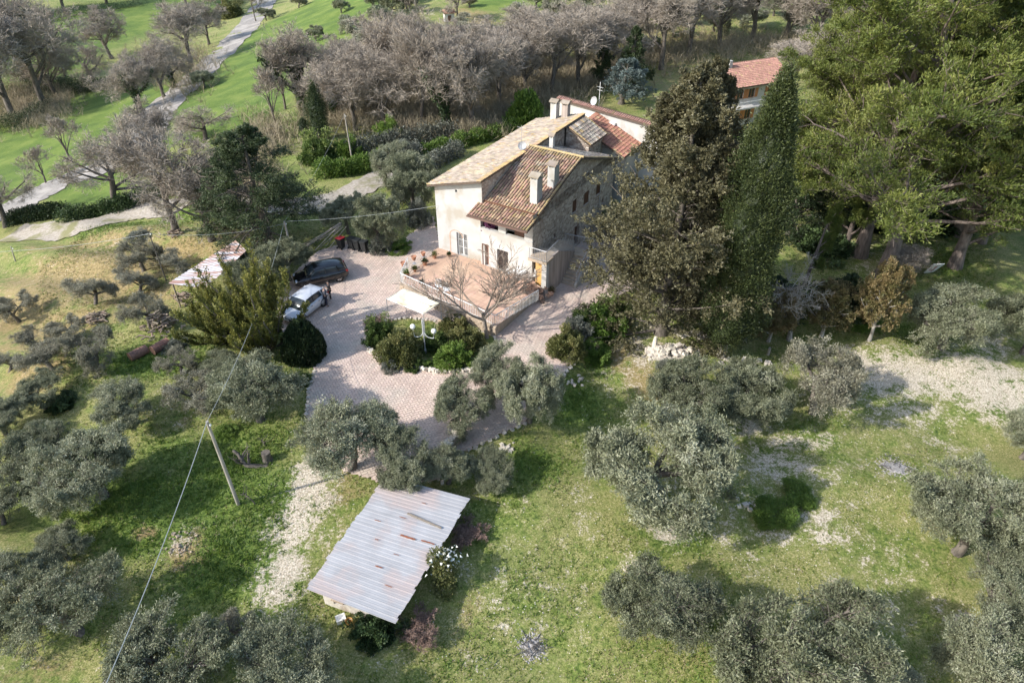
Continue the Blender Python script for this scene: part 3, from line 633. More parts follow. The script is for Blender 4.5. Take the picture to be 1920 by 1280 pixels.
tile_tan = M('weathered_tan_tile', (.36, .305, .25), (.27, .215, .165), 1.6, .9, .3, 30, c3=(.37, .31, .22), s3=.8, var=.25)
tile_brn = M('weathered_brown_tile', (.43, .285, .19), (.30, .195, .135), 1.4, .9, .3, 30, c3=(.42, .33, .25), s3=.9, var=.45)
tile_grey = M('greyed_tile', (.34, .285, .23), (.22, .18, .15), 1.4, .9, .3, 30, c3=(.40, .36, .30), s3=.9, var=.4)
tile_lich = M('lichen_yellow_tile', (.40, .28, .12), (.33, .25, .15), 2.5, .9, .3, 30, c3=(.42, .30, .18), s3=1.5, var=.2)
tile_red = M('terracotta_tile', (.38, .19, .125), (.30, .145, .10), 1.4, .9, .2, 30, var=.2)
tile_pink = M('new_pink_tile', (.42, .235, .18), (.34, .185, .14), 1.4, .85, .2, 30, var=.15)
under = M('tile_bed_dark', (.13, .095, .07), (.09, .065, .05), 3, .95)
brownwood = M('brown_shutter', (.13, .06, .035), (.09, .042, .026), 5, .6, .2, stretch=(1, 1, .2))
orangewood = M('orange_shutter', (.45, .19, .07), (.36, .15, .06), 5, .6)
darkglass = M('dark_window_glass', (.02, .024, .028), (.03, .034, .036), 2, .12)
darkin = M('dark_room', (.03, .026, .022), (.02, .018, .016), 2, .9)
iron = M('grey_iron', (.42, .43, .44), (.34, .34, .35), 6, .55, metal=.3)
whiteiron = M('white_painted_iron', (.72, .72, .70), (.62, .62, .60), 6, .5)
terra = M('terracotta_floor', (.54, .36, .265), (.47, .305, .22), 1.0, .85, .2, 20, c3=(.62, .42, .30), s3=.4, var=.12)
concrete = M('grey_concrete', (.38, .36, .33), (.28, .265, .24), 2, .9, .3, 12)
warmstone = M('warm_cut_stone', (.45, .36, .27), (.34, .27, .20), 3, .9, .5, 12)
ochre = M('ochre_board', (.60, .36, .12), (.52, .30, .10), 3, .7)
paint_w = M('white_paint', (.78, .78, .76), (.72, .72, .70), 3, .5)

house = empty('farmhouse', HO, HA, 'large old farmhouse with cream plastered front, stone gable and tiled roofs beside the paved courtyard', 'farmhouse')
TILE = {}
def tile_mesh(mat, r=.10, ln=.46):
    key = (mat.name, r, ln)
    if key in TILE: return TILE[key]
    V = []; n = 5
    for v, rr, dz in ((0, r, .035), (ln, r * .78, .0)):
        for k in range(n):
            q = math.pi * k / (n - 1); V.append((math.cos(q) * rr, v, math.sin(q) * rr * .85 + dz))
    V += [(math.cos(math.pi * k / (n - 1)) * r * .8, .0, math.sin(math.pi * k / (n - 1)) * r * .62 + .03) for k in range(n)]
    F = [(k + 1, k, n + k, n + k + 1) for k in range(n - 1)] + [(k, k + 1, 2 * n + k + 1, 2 * n + k) for k in range(n - 1)]
    me = MB().add(V, F).mesh('roof_tile', mat); TILE[key] = me; return me
def tile_roof(parent, A_, B_, C_, D_, mat, keep=0, sp=.225, crs=.36, seed=1, verge=None, skip=None, ridge=False):
    "A,B eave ends, D,C ridge ends (A below D).  Cover tiles in rows up the slope; keep = how many become single parts"
    A_, B_, C_, D_ = [Vector(p) for p in (A_, B_, C_, D_)]
    u = (B_ - A_); wid = u.length; u.normalize(); nrm = u.cross(D_ - A_).normalized()
    if nrm.z < 0: nrm = -nrm
    rng = np.random.default_rng(seed); nc = max(2, int(wid / sp)); out = []
    for i in range(nc):
        s = (i + .5) / nc; lo = A_.lerp(B_, s); hi = D_.lerp(C_, s); dv = hi - lo; ln = dv.length; dv.normalize(); nr = int(ln / crs)
        x_ = dv.cross(nrm).normalized()
        for j in range(nr):
            p = lo + dv * (j * crs + rng.uniform(-.02, .02)) + x_ * rng.uniform(-.012, .012) + nrm * rng.uniform(0, .012)
            rz = rng.normal(0, .03); y2 = (dv + x_ * rz).normalized(); x2 = y2.cross(nrm).normalized()
            M4 = Matrix.Translation(p) @ Matrix((x2, y2, nrm)).transposed().to_4x4()
            vg = verge and ((verge in 'LB' and s < .5 / nc + .02) or (verge in 'RB' and s > 1 - .5 / nc - .02))
            out.append((M4, j, i, vg, (j >= nr - 1) and ridge))
    me = tile_mesh(mat)
    lv_ = np.array([tuple(v.co) for v in me.vertices]); lf = [tuple(p.vertices) for p in me.polygons]; lf = np.array(lf)
    groups = {}
    for k, (M4, j, i, vg, rd) in enumerate(sorted(out, key=lambda t: t[1])):
        mm = tile_lich if (vg or rd or (rng.random() < .05)) else mat
        if k < keep:
            o = bpy.data.objects.new('roof_tile', tile_mesh(mm)); C.objects.link(o); o.parent = parent; o.matrix_local = M4; continue
        groups.setdefault(mm.name, []).append(M4)
    for nm, ms in groups.items():
        A4 = np.array([np.array(m) for m in ms]); V = np.einsum('nij,kj->nki', A4[:, :3, :3], lv_) + A4[:, None, :3, 3]
        F = (lf[None] + (np.arange(len(ms)) * len(lv_))[:, None, None]).reshape(-1, 4)
        link('roof_tile', npmesh('roof_tile', V.reshape(-1, 3), F, MATS[nm], np.repeat(rng.uniform(0, 1, len(ms)), len(lv_))), parent=parent, kind='stuff')
def roof_part(parent, pts, mat, keep=0, th=.14, **k):
    "slab + tiles; pts = eave A, eave B, ridge C, ridge D"
    r = MB().slab(pts, th).build('roof', under, parent)
    lift = .012; tile_roof(r, *[(p[0], p[1], p[2] + lift) for p in pts], mat, keep, **k); return r
def wall_open(name, parent, mat, org, ex, w, top, opens, th=.35, z0=-.3, nrm=None, extra=None):
    "wall panel in the plane (ex, z) with real openings; opens = (x0,x1,z0,z1); top = height or polygon of (x,z) above the lowest top"
    mb = MB(); org = Vector(org); ex = Vector(ex).normalized(); nv = Vector(nrm).normalized()
    zt = top if not hasattr(top, '__len__') else min(t[1] for t in top)
    xs = sorted({0, w} | {o[0] for o in opens} | {o[1] for o in opens}); zs = sorted({z0, zt} | {o[2] for o in opens} | {min(o[3], zt) for o in opens})
    P = lambda x, z, d=0: tuple(org + ex * x + Vector((0, 0, z)) - nv * d)
    for a, b in zip(xs, xs[1:]):
        for c, d in zip(zs, zs[1:]):
            if any(o[0] <= (a + b) / 2 <= o[1] and o[2] <= (c + d) / 2 <= o[3] for o in opens): continue
            mb.add([P(a, c), P(b, c), P(b, d), P(a, d)], [(0, 1, 2, 3)])
    for o in opens:
        a, b, c, d = o[:4]
        for q in (((a, c), (a, d)), ((b, c), (b, d)), ((a, c), (b, c)), ((a, d), (b, d))):
            (x1, y1), (x2, y2) = q; mb.add([P(x1, y1), P(x2, y2), P(x2, y2, th), P(x1, y1, th)], [(0, 1, 2, 3)])
    if hasattr(top, '__len__'):
        poly = [(0, zt), (w, zt)] + list(top)[::-1]; poly2 = []
        for p in poly:
            if not poly2 or (abs(p[0] - poly2[-1][0]) + abs(p[1] - poly2[-1][1])) > 1e-4: poly2.append(p)
        if abs(poly2[0][0] - poly2[-1][0]) + abs(poly2[0][1] - poly2[-1][1]) < 1e-4: poly2.pop()
        mb.add([P(*p) for p in poly2], [tuple(range(len(poly2)))])
    return mb.build(name, mat, parent)
def oriented(mb, org, ex, nrm):
    "move a builder's shapes from (x along wall, y outward, z up) into the parent's axes"
    ex = Vector(ex).normalized(); nv = Vector(nrm).normalized(); org = Vector(org)
    mb.v = [tuple(org + ex * x + nv * y + Vector((0, 0, z))) for x, y, z in mb.v]; return mb
def window(parent, org, ex, nrm, x0, x1, z0, z1, kind='shutter', d=.14, smat=None):
    smat = smat or brownwood
    f = MB(); t = .05
    f.box(x0, x0 + t, -d - .04, -d + .02, z0, z1); f.box(x1 - t, x1, -d - .04, -d + .02, z0, z1); f.box(x0 + t, x1 - t, -d - .04, -d + .02, z0, z0 + t); f.box(x0 + t, x1 - t, -d - .04, -d + .02, z1 - t, z1)
    f.box((x0 + x1) / 2 - .03, (x0 + x1) / 2 + .03, -d - .04, -d + .015, z0 + t, z1 - t)
    w = oriented(f, org, ex, nrm).build('window', smat, parent)
    g = MB().box(x0 + t, x1 - t, -d - .03, -d - .02, z0 + t, z1 - t); oriented(g, org, ex, nrm).build('pane', darkglass, w)
    s = MB().box(x0 - .08, x1 + .08, -.10, .07, z0 - .08, z0 - .004); oriented(s, org, ex, nrm).build('sill', warmstone, w)
    if kind == 'shutter':
        xm = (x0 + x1) / 2
        for a, b in ((x0 + .01, xm - .008), (xm + .008, x1 - .01)):
            q = MB(); q.box(a, a + .05, -d + .03, -d + .07, z0 + .01, z1 - .01); q.box(b - .05, b, -d + .03, -d + .07, z0 + .01, z1 - .01)
            n = max(5, int((z1 - z0) / .07))
            for k in range(n):
                zz = z0 + .02 + (z1 - z0 - .04) * k / n; q.box(a + .05, b - .05, -d + .035, -d + .06, zz, zz + (z1 - z0 - .04) / n * .75)
            oriented(q, org, ex, nrm).build('shutter', smat, w)
    if kind == 'open':
        for a, b in ((x0 - (x1 - x0) / 2, x0 - .02), (x1 + .02, x1 + (x1 - x0) / 2)):
            oriented(MB().box(a, b, .01, .05, z0, z1), org, ex, nrm).build('shutter', smat, w)
    return w
def grille_door(parent, org, ex, nrm, x0, x1, z0, z1, mat, nb=7):
    d = MB().box(x0, x1, -.30, -.26, z0, z1); o = oriented(d, org, ex, nrm).build('door', darkglass, parent)
    f = MB(); f.box(x0, x0 + .06, -.25, -.20, z0, z1); f.box(x1 - .06, x1, -.25, -.20, z0, z1); f.box(x0 + .06, x1 - .06, -.25, -.20, z1 - .06, z1); f.box((x0 + x1) / 2 - .05, (x0 + x1) / 2 + .05, -.25, -.20, z0, z1 - .06)
    oriented(f, org, ex, nrm).build('frame', mat, o)
    g = MB()
    for k in range(nb): xx = x0 + .08 + (x1 - x0 - .16) * (k + .5) / nb; g.box(xx - .012, xx + .012, -.12, -.095, z0 + .02, z1 - .02)
    for zz in (z0 + .05, z0 + (z1 - z0) * .36, z0 + (z1 - z0) * .68, z1 - .07): g.box(x0, x1, -.14, -.12, zz, zz + .035)
    oriented(g, org, ex, nrm).build('grille', mat, o); return o
X_, Y_, NX, NY = (1, 0, 0), (0, 1, 0), (-1, 0, 0), (0, -1, 0)
# left block
zl = lambda s: 6.95 + .28 * s
wall_open('wall', house, plaster, (-.15, 0, 0), X_, 4.62, [(0, zl(-.15)), (4.62, zl(4.47))], [(1.95, 3.02, .85, 2.95), (2.05, 2.25, 6.55, 6.8)], nrm=NY)
wall_open('wall', house, plaster, (-.15, 17.4, 0), NY, 17.4, 6.88, [(3, 4, 4.2, 5.4), (7.5, 8.5, 4.2, 5.4), (12, 13, 4.2, 5.4), (7.5, 8.5, 1.2, 2.4)], nrm=NX)
for a in ((3, 4, 4.2, 5.4), (7.5, 8.5, 4.2, 5.4), (12, 13, 4.2, 5.4), (7.5, 8.5, 1.2, 2.4)): window(house, (-.15, 17.4, 0), NY, NX, *a)
MB().add([(4.47, 0, 6.0), (4.47, 14, 6.0), (4.47, 14, 8.2), (4.47, 0, 8.2)], [(0, 1, 2, 3)]).add([(-.15, 17.4, -.3), (4.47, 17.4, -.3), (4.47, 17.4, 8.2), (-.15, 17.4, 6.9)], [(0, 1, 2, 3)]).build('wall', rubble, house)
grille_door(house, (-.15, 0, 0), X_, NY, 1.95, 3.02, .85, 2.95, whiteiron)
arch = MB()
for k in range(11):
    q = math.pi * k / 10; 
    if k < 10:
        q2 = math.pi * (k + 1) / 10; pts = []
        for rr, qq in ((.62, q), (.70, q), (.70, q2), (.62, q2)): pts.append((1.86 + .42 + rr * math.cos(qq) - .5, -.012, 2.55 + rr * .85 * math.sin(qq)))
        arch.slab(pts, .02, axis=(0, 1, 0))
arch.box(1.08, 1.16, -.012, .0, .9, 2.55)
arch.build('arch_trim', M('pinkish_trim', (.50, .33, .24), (.42, .28, .2), 5, .9), house)
r_main = roof_part(house, [(-.55, 17.7, zl(-.55)), (-.55, -.5, zl(-.55)), (4.72, -.5, zl(4.72)), (4.72, 14.0, zl(4.72))][:0] or [(-.55, 17.7, zl(-.55)), (-.55, -.5, zl(-.55)), (4.72, -.5, zl(4.72)), (4.72, 17.7, zl(4.72))], tile_tan, seed=3, ridge=True)
# rear piece sloping to the right
roof_part(house, [(7.2, 13.9, 6.85), (7.2, 17.5, 6.85), (4.74, 17.5, 8.2), (4.74, 13.9, 8.2)], tile_grey, seed=4, verge='B')
MB().box(4.5, 6.9, 14.2, 17.3, -.3, 6.7).build('wall', rubble, house)
gt = MB(); wp_ = [(4.5, 6.702), (6.9, 6.702), (6.9, 6.83), (4.76, 8.02), (4.5, 8.02)]
gt.add([(x, 14.2, z) for x, z in wp_] + [(x, 17.3, z) for x, z in wp_], [(0, 1, 2, 3, 4), (9, 8, 7, 6, 5), (0, 5, 6, 1)]).build('wall', rubble, house)
# front block
GX = 9.30
gtop = [(0, 6.02), (.5, 6.14), (4.7, 7.55), (7.75, 8.34), (15.2, 5.62)]
gops = [(6.75, 7.25, 6.55, 7.25), (6.8, 7.65, 3.75, 4.95), (9.0, 10.05, 3.55, 4.75), (11.5, 12.5, 3.5, 4.7), (13.0, 13.45, 2.1, 2.65), (3.6, 3.95, 2.9, 3.35), (7.5, 8.4, .25, 2.2)]
wall_open('wall', house, rubble, (GX, -.35, 0), Y_, 15.2, gtop, gops, nrm=X_)
for g in gops[1:4]: window(house, (GX, -.35, 0), Y_, X_, *g)
for g in (gops[0], gops[4], gops[5]):
    window(house, (GX, -.35, 0), Y_, X_, *g, kind='plain')
oriented(MB().box(7.5, 8.4, -.3, -.24, .25, 2.2), (GX, -.35, 0), Y_, X_).build('door', brownwood, house, label='dark wooden side door')
fops = [(.35, .75, .85, 2.75), (1.55, 2.60, .85, 2.75)]
wall_open('wall', house, plaster2, (4.47, -.35, 0), X_, GX - 4.47, 4.22, fops, nrm=NY)
MB().box(4.47, 4.49, -.35, 0, -.3, 6.0).build('wall', plaster2, house)
grille_door(house, (4.47, -.35, 0), X_, NY, 1.55, 2.60, .85, 2.75, M('brown_iron', (.16, .12, .10), (.12, .09, .075), 5, .6), nb=9)
oriented(MB().box(.35, .75, -.3, -.26, .85, 2.75), (4.47, -.35, 0), X_, NY).build('niche', M('pink_plaster', (.45, .27, .2), (.38, .23, .17), 3, .9), house)
MB().box(4.60, 5.22, -.385, -.352, 2.78, 2.86).box(4.60, 4.68, -.385, -.352, .85, 2.78).build('niche_frame', brownwood, house)
# loggia: parapet cap, back wall, ceiling, piers, floor
MB().box(4.5, GX + .002, -.40, -.12, 4.223, 4.30).build('parapet_cap', plaster, house)
MB().box(4.5, GX - .02, .95, 1.05, 3.9, 6.6).box(4.5, GX - .02, -.33, .95, 3.3, 3.4).build('loggia_wall', plaster2, house)
MB().box(6.15, 6.85, -.33, -.08, 4.302, 5.75).build('pier', plaster2, house)
MB().box(8.55, GX - .003, -.33, .9, 4.302, 6.0).build('pier', plaster2, house)
dd = MB().box(7.50, 8.54, -.06, .0, 4.31, 5.72).build('loggia_door', brownwood, house)
for k in range(2): MB().box(7.54 + k * .50, 8.00 + k * .50, -.09, -.062, 4.33, 5.68).build('door_leaf', brownwood, dd)
MB().box(5.0, 5.9, .90, .945, 4.4, 5.5).build('loggia_window', darkglass, house)
MB().lathe((5.2, .2, 3.4), [(.18, 0), (.26, .45), (.25, .47), (.2, .42)], 12).build('planter', M('clay', (.42, .2, .12), (.36, .17, .1), 5, .85), house)
rng = np.random.default_rng(77)
B = rng.normal(size=(500, 3)) * np.array([.18, .14, .2]) + np.array([5.2, -.02, 4.45]); V, F, v = leaves(B, norm(B - np.array([5.2, 0, 4.1])), np.full(500, .16), np.full(500, .05), rng, .5)
purple = LEAF('purple_flowers', [(0, (.06, .02, .05)), (.6, (.20, .06, .15)), (1, (.30, .12, .22))], .2)
link('flowers', npmesh('flowers', V, F, purple, v), parent=house, kind='stuff')
# front roof: upper part, and lower porch strip one step below
up1 = [(4.50, .25, 6.33), (9.52, .25, 6.33), (9.52, 4.4, 7.68), (4.50, 4.4, 7.68)]
up2 = [(4.50, 4.4, 7.70), (9.52, 4.4, 7.70), (9.52, 7.42, 8.50), (4.50, 7.42, 8.50)]
low = [(4.05, -1.55, 5.78), (9.50, -1.55, 5.78), (9.50, .28, 6.22), (4.05, .28, 6.22)]
roof_part(house, low, tile_brn, keep=110, seed=5, verge='R', sp=.24)
roof_part(house, up1, tile_brn, keep=190, seed=6, verge='R', sp=.24)
roof_part(house, up2, tile_brn, seed=7, verge='R', sp=.24, ridge=True)
MB().box(4.1, 9.46, .22, .30, 6.28, 6.44).build('roof_step', brownwood, house)
MB().box(4.05, 9.5, -1.66, -1.56, 5.66, 5.78).build('gutter', M('brown_gutter', (.16, .10, .08), (.13, .08, .06), 5, .5), house)
roof_part(house, [(9.55, 15.2, 5.72), (4.50, 15.2, 5.72), (4.50, 7.44, 8.44), (9.55, 7.44, 8.44)], tile_grey, seed=8, verge='L', sp=.24)
rt = MB()
for k in range(13): rt.tube([(4.5 + k * .39, 7.43, 8.52), (4.93 + k * .39, 7.43, 8.54)], .10, 8)
rt.build('ridge_cap', tile_lich, house)
def chimney(cx, cy, zb, zt, w, d, mat, cap='tile'):
    c = MB().box(cx - w / 2, cx + w / 2, cy - d / 2, cy + d / 2, zb, zt).build('chimney', mat, house)
    q = MB()
    for sx in (-1, 1):
        for sy in (-1, 1): q.box(cx + sx * (w / 2 - .05) - .05, cx + sx * (w / 2 - .05) + .05, cy + sy * (d / 2 - .05) - .05, cy + sy * (d / 2 - .05) + .05, zt + .002, zt + .24)
    q.box(cx - w / 2 + .1, cx + w / 2 - .1, cy - d / 2 + .1, cy + d / 2 - .1, zt + .003, zt + .05)
    q.build('smoke_vent', mat, c)
    MB().slab([(cx - w / 2 - .12, cy - d / 2 - .12, zt + .24), (cx + w / 2 + .12, cy - d / 2 - .12, zt + .24), (cx + w / 2 + .12, cy, zt + .46), (cx - w / 2 - .12, cy, zt + .46)], .06) \
        .slab([(cx - w / 2 - .12, cy, zt + .46), (cx + w / 2 + .12, cy, zt + .46), (cx + w / 2 + .12, cy + d / 2 + .12, zt + .24), (cx - w / 2 - .12, cy + d / 2 + .12, zt + .24)], .06).build('chimney_cap', tile_tan, c)
chimney(8.45, 1.6, 6.3, 8.65, .62, .85, plaster); chimney(8.85, 3.6, 7.0, 8.95, .60, .80, plaster)
chimney(5.6, 9.4, 7.4, 8.75, .36, .36, plaster2)
chimney(1.9, 16.8, 7.2, 9.0, .62, .62, plaster2); chimney(3.0, 17.0, 7.4, 9.0, .62, .62, stain)
MB().tube([(4.2, 6.6, 8.0), (4.2, 6.6, 10.4)], .02, 5).tube([(3.8, 6.6, 10.2), (4.6, 6.6, 10.2)], .012, 4).build('antenna', iron, house)
dish = MB().lathe((0, 0, 0), [(.02, 0), (.2, .03), (.34, .09), (.36, .11)], 16).build('satellite_dish', iron, house); dish.location = (4.1, 6.9, 8.55); dish.rotation_euler = (R(60), 0, R(20))
MB().tube([(4.1, 6.95, 7.9), (4.1, 6.95, 8.6)], .025, 5).build('dish_mast', iron, house)
MB().box(9.3, 9.34, 12.0, 12.05, 0, 5.6).build('drainpipe', iron, house)

# landing and U-shaped outside stair
LZ = 3.25
stairs = MB(); stairs.box(GX + .01, 10.95, -1.05, .85, LZ - .22, LZ); stairs.build('landing', warmstone, house)
sw = MB()
poly = [(-1.03, -.2), (4.9, -.2), (4.9, 1.55), (3.8, 1.75), (.9, LZ - .22), (-1.03, LZ - .22)]
def wallpoly(mb, poly, x0, x1):
    n = len(poly); vs = [(x0, p[0], p[1]) for p in poly] + [(x1, p[0], p[1]) for p in poly]
    mb.add(vs, [tuple(range(n)), tuple(range(n, 2 * n))[::-1]] + [(i, n + i, n + (i + 1) % n, (i + 1) % n) for i in range(n)])
wallpoly(sw, [(.0, -.2), (3.9, -.2), (3.9, 1.95), (.9, LZ + .12), (0.0, LZ + .12)], 10.80, 10.97); sw.build('stair_wall', stain, house)
MB().box(10.55, 10.97, -1.06, -.65, -.2, LZ - .221).build('pillar', plaster2, house)
MB().box(10.80, 10.968, -.649, -.002, 1.2, LZ - .222).box(10.80, 10.968, -.649, -.002, -.2, 1.198).build('stair_wall', stain, house)
MB().box(9.6, 10.5, -.30, -.24, .2, 2.7).build('ochre_door', ochre, house)
for k in range(8):
    MB().box(GX + .01, 10.79, .86 + k * .36, .86 + (k + 1) * .36 - .002, -.1, LZ - (k + 1) * .18).build('step', warmstone, house)
MB().box(GX + .01, 12.40, 3.745, 4.95, -.1, 1.72).build('landing', warmstone, house)
for k in range(8):
    MB().box(10.98, 12.20, 1.62 + k * .265, 1.62 + (k + 1) * .265 - .002, -.1, .02 + (k + 1) * .19).build('step', warmstone, house)
wp = MB(); wallpoly(wp, [(1.5, -.2), (4.95, -.2), (4.95, 1.95), (3.8, 1.95), (1.5, .4)], 12.21, 12.40); wp.build('stair_wall', plaster, house)
def railing(parent, pts, h=.95, mat=iron, step=.14, name='railing', r=.017):
    mb = MB()
    for a, b in zip(pts, pts[1:]):
        a, b = Vector(a), Vector(b); n = max(1, int((b - a).length / step)); up = Vector((0, 0, 1))
        mb.tube([a + up * h, b + up * h], .032, 6); mb.tube([a + up * .12, b + up * .12], .014, 4)
        for k in range(n + 1):
            p = a.lerp(b, k / n); big = k in (0, n); mb.tube([p, p + up * h], .026 if big else r, 4)
    return mb.build(name, mat, parent)
railing(house, [(GX + .1, -1.0, LZ), (10.9, -1.0, LZ), (10.9, .9, LZ + .12), (10.88, 3.85, 1.97)])
railing(house, [(9.5, 4.9, 1.74), (12.32, 4.9, 1.97), (12.32, 3.8, 1.97), (12.32, 1.55, .42)])

# terrace in front
terr = bpy.data.objects.new('terrace', None); C.objects.link(terr); terr['kind'] = 'structure'
TZ = .88
tp = [(-8.95, 46.3), (-1.2, 40.35), (2.9, 44.6)]
loc2w = lambda s, t: (HO.x + s * math.cos(HA) - t * math.sin(HA), HO.y + s * math.sin(HA) + t * math.cos(HA))
b1 = loc2w(10.5, -.95); b2 = loc2w(9.25, -.36); b3 = loc2w(-.1, -.02)
terr_poly = [(-8.95, 46.3), (-1.2, 40.35), b1, loc2w(9.26, -.36), loc2w(4.48, -.36), loc2w(4.46, -.02), loc2w(-.2, -.02)]
MB().prism([(x, y) for x, y in terr_poly], -.5, TZ - .02).build('terrace_wall', warmstone, terr)
# floor tiles: real quarry tiles, the nearest ones single
xs = [p[0] for p in terr_poly]; ys = [p[1] for p in terr_poly]
tl = []; ca_, sa_ = math.cos(R(-37)), math.sin(R(-37)); T_ = .40
for i in range(-45, 46):
    for j in range(-45, 46):
        x, y = i * T_ * ca_ - j * T_ * sa_ - 3, i * T_ * sa_ + j * T_ * ca_ + 45; tl.append((x, y))
tl = np.array(tl); ok = inside(tl[:, 0], tl[:, 1], [(p[0] * .985 - .045, p[1] * .997 + .14) for p in terr_poly]); tl = tl[ok]; tl = tl[np.argsort(tl[:, 1])]
hT = T_ / 2 - .006
tme = MB().add([(-hT, -hT, 0), (hT, -hT, 0), (hT, hT, 0), (-hT, hT, 0), (-hT, -hT, .03), (hT, -hT, .03), (hT, hT, .03), (-hT, hT, .03)], [(4, 5, 6, 7), (0, 1, 5, 4), (1, 2, 6, 5), (2, 3, 7, 6), (3, 0, 4, 7)]).mesh('floor_tile', terra)
for x, y in tl[:290]:
    o = bpy.data.objects.new('floor_tile', tme); C.objects.link(o); o.parent = terr; o.location = (x, y, TZ - .018 + random.Random(int(x * 999)).uniform(0, .004)); o.rotation_euler.z = R(-37)
if len(tl) > 290:
    mb = MB(); r37 = Matrix.Rotation(R(-37), 3, 'Z')
    for x, y in tl[290:]: mb.add([tuple(r37 @ Vector(v.co) + Vector((x, y, TZ - .018))) for v in tme.vertices], [tuple(p.vertices) for p in tme.polygons])
    mb.build('floor_tile', terra, terr, kind='stuff')
MB().slab([(-9.0, 46.25, TZ + .04), (-1.2, 40.28, TZ + .04), (-1.1, 40.5, TZ + .04), (-8.85, 46.45, TZ + .04)], .10).build('coping', warmstone, terr)
tr_ = railing(terr, [(-6.17 - 2.4, 50.5 - 1.6, TZ), (-8.85, 46.4, TZ + .03), (-6.2, 44.36, TZ + .03), (-3.6, 42.36, TZ + .03), (-1.25, 40.52, TZ + .03), (2.0, 43.9, TZ + .02)], .9, whiteiron, .16)
# wall stones along the terrace face
rng = np.random.default_rng(12); sm = []
for k in range(6):
    s = MB(); 
    q = rng.uniform(.75, 1.25, (8, 3)); cb = np.array([(-1, -1, -1), (1, -1, -1), (1, 1, -1), (-1, 1, -1), (-1, -1, 1), (1, -1, 1), (1, 1, 1), (-1, 1, 1)]) * .5 * q
    s.add([tuple(p) for p in cb], [(0, 3, 2, 1), (4, 5, 6, 7), (0, 1, 5, 4), (1, 2, 6, 5), (2, 3, 7, 6), (3, 0, 4, 7)]); sm.append(s)
limest = M('pale_limestone', (.62, .57, .49), (.45, .40, .33), 4, .95, .5, 14, var=.2)
stone_me = [s.mesh('stone', limest) for s in sm]
warm_me = [s.mesh('stone', warmstone) for s in sm]
def stone(parent, x, y, z, s, rr, mes=stone_me, flat=.7):
    o = bpy.data.objects.new('stone', mes[int(rr.integers(0, 6))]); C.objects.link(o); o.parent = parent; o.location = (x, y, z)
    o.rotation_euler = (rr.uniform(-.4, .4), rr.uniform(-.4, .4), rr.uniform(0, 6.3)); o.scale = (s * rr.uniform(.8, 1.3), s * rr.uniform(.7, 1.1), s * flat); return o
a, b = Vector((-8.95, 46.3, 0)), Vector((-1.2, 40.35, 0)); dx = (b - a).normalized(); nn = Vector((dx.y, -dx.x, 0))
cnt = 0
for row in range(4):
    x = .1 * (row % 2)
    while x < (b - a).length - .2:
        w = rng.uniform(.22, .42); p = a + dx * (x + w / 2) + nn * .02
        o = bpy.data.objects.new('stone', warm_me[int(rng.integers(0, 6))]); C.objects.link(o); o.parent = terr; o.location = (p.x, p.y, .10 + row * .205); o.scale = (w * .93, .16, .19); o.rotation_euler.z = math.atan2(dx.y, dx.x); x += w; cnt += 1
# steps under the sun sail
for k in range(5):
    p0 = Vector((-4.9, 43.0, 0)); d1 = Vector((.79, -.61, 0)); d2 = Vector((-.61, -.79, 0))
    q0 = p0 + d2 * (.15 + k * .32); q1 = q0 + d1 * 1.7; q2 = q1 + d2 * .32; q3 = q0 + d2 * .32; zt = .72 - k * .16
    MB().prism([tuple(q[:2]) for q in (q0, q3, q2, q1)], -.3, zt).build('step', warmstone, terr)
# ------------------------------------------------------------------ neighbouring buildings
# white annex behind the farmhouse with its brown roof and long pink coping
A0 = at(1050, 182, 7.6); A1 = at(1225, 232, 7.6)
aang = math.atan2(A1[1] - A0[1], A1[0] - A0[0]); alen = float(np.hypot(*(A1 - A0)[:2])) + .8
annex = empty('white_house', (A0[0], A0[1], 0), aang, 'long white rendered house behind the farmhouse, its wall topped by a pink tile coping', 'house')
wall_open('wall', annex, plaster2, (0, 0, 0), X_, alen, 7.5, [], nrm=NY)
MB().box(0, .3, .002, 2.4, -.3, 6.4).box(alen - .3, alen, .002, 2.4, -.3, 6.4).box(.3, alen - .3, 2.1, 2.4, -.3, 6.3).build('wall', plaster2, annex)
roof_part(annex, [(-.3, -.25, 7.62), (alen + .3, -.25, 7.62), (alen + .3, .9, 7.30), (-.3, .9, 7.30)][:0] or [(alen + .3, 2.7, 6.45), (-.3, 2.7, 6.45), (-.3, .25, 7.62), (alen + .3, .25, 7.62)], tile_red, seed=11)
roof_part(annex, [(-.25, -.30, 7.45), (alen + .3, -.30, 7.45), (alen + .3, .24, 7.66), (-.25, .24, 7.66)], tile_pink, seed=12, sp=.24, crs=.30)
for x in (2.2, 3.6, 6.6): 
    u_ = MB().box(x, x + .75, -.32, -.02, 6.1, 6.65).build('air_conditioner', paint_w, annex)
    MB().lathe((0, 0, 0), [(.02, 0), (.2, 0), (.2, .02), (.02, .02)], 12).build('fan_guard', iron, u_).matrix_local = Matrix.Translation((x + .3, -.345, 6.37)) @ Matrix.Rotation(R(90), 4, 'X')
MB().tube([(4.6, .6, 7.4), (4.6, .6, 9.9)], .03, 5).tube([(4.2, .6, 9.4), (5.0, .6, 9.4)], .015, 4).tube([(4.3, .6, 9.1), (4.9, .6, 9.1)], .015, 4).build('antenna', whiteiron, annex)
d_ = MB().lathe((0, 0, 0), [(.02, 0), (.25, .04), (.42, .12), (.44, .14)], 16).build('satellite_dish', iron, annex); d_.location = (4.2, .4, 8.0); d_.rotation_euler = (R(70), 0, R(-10))
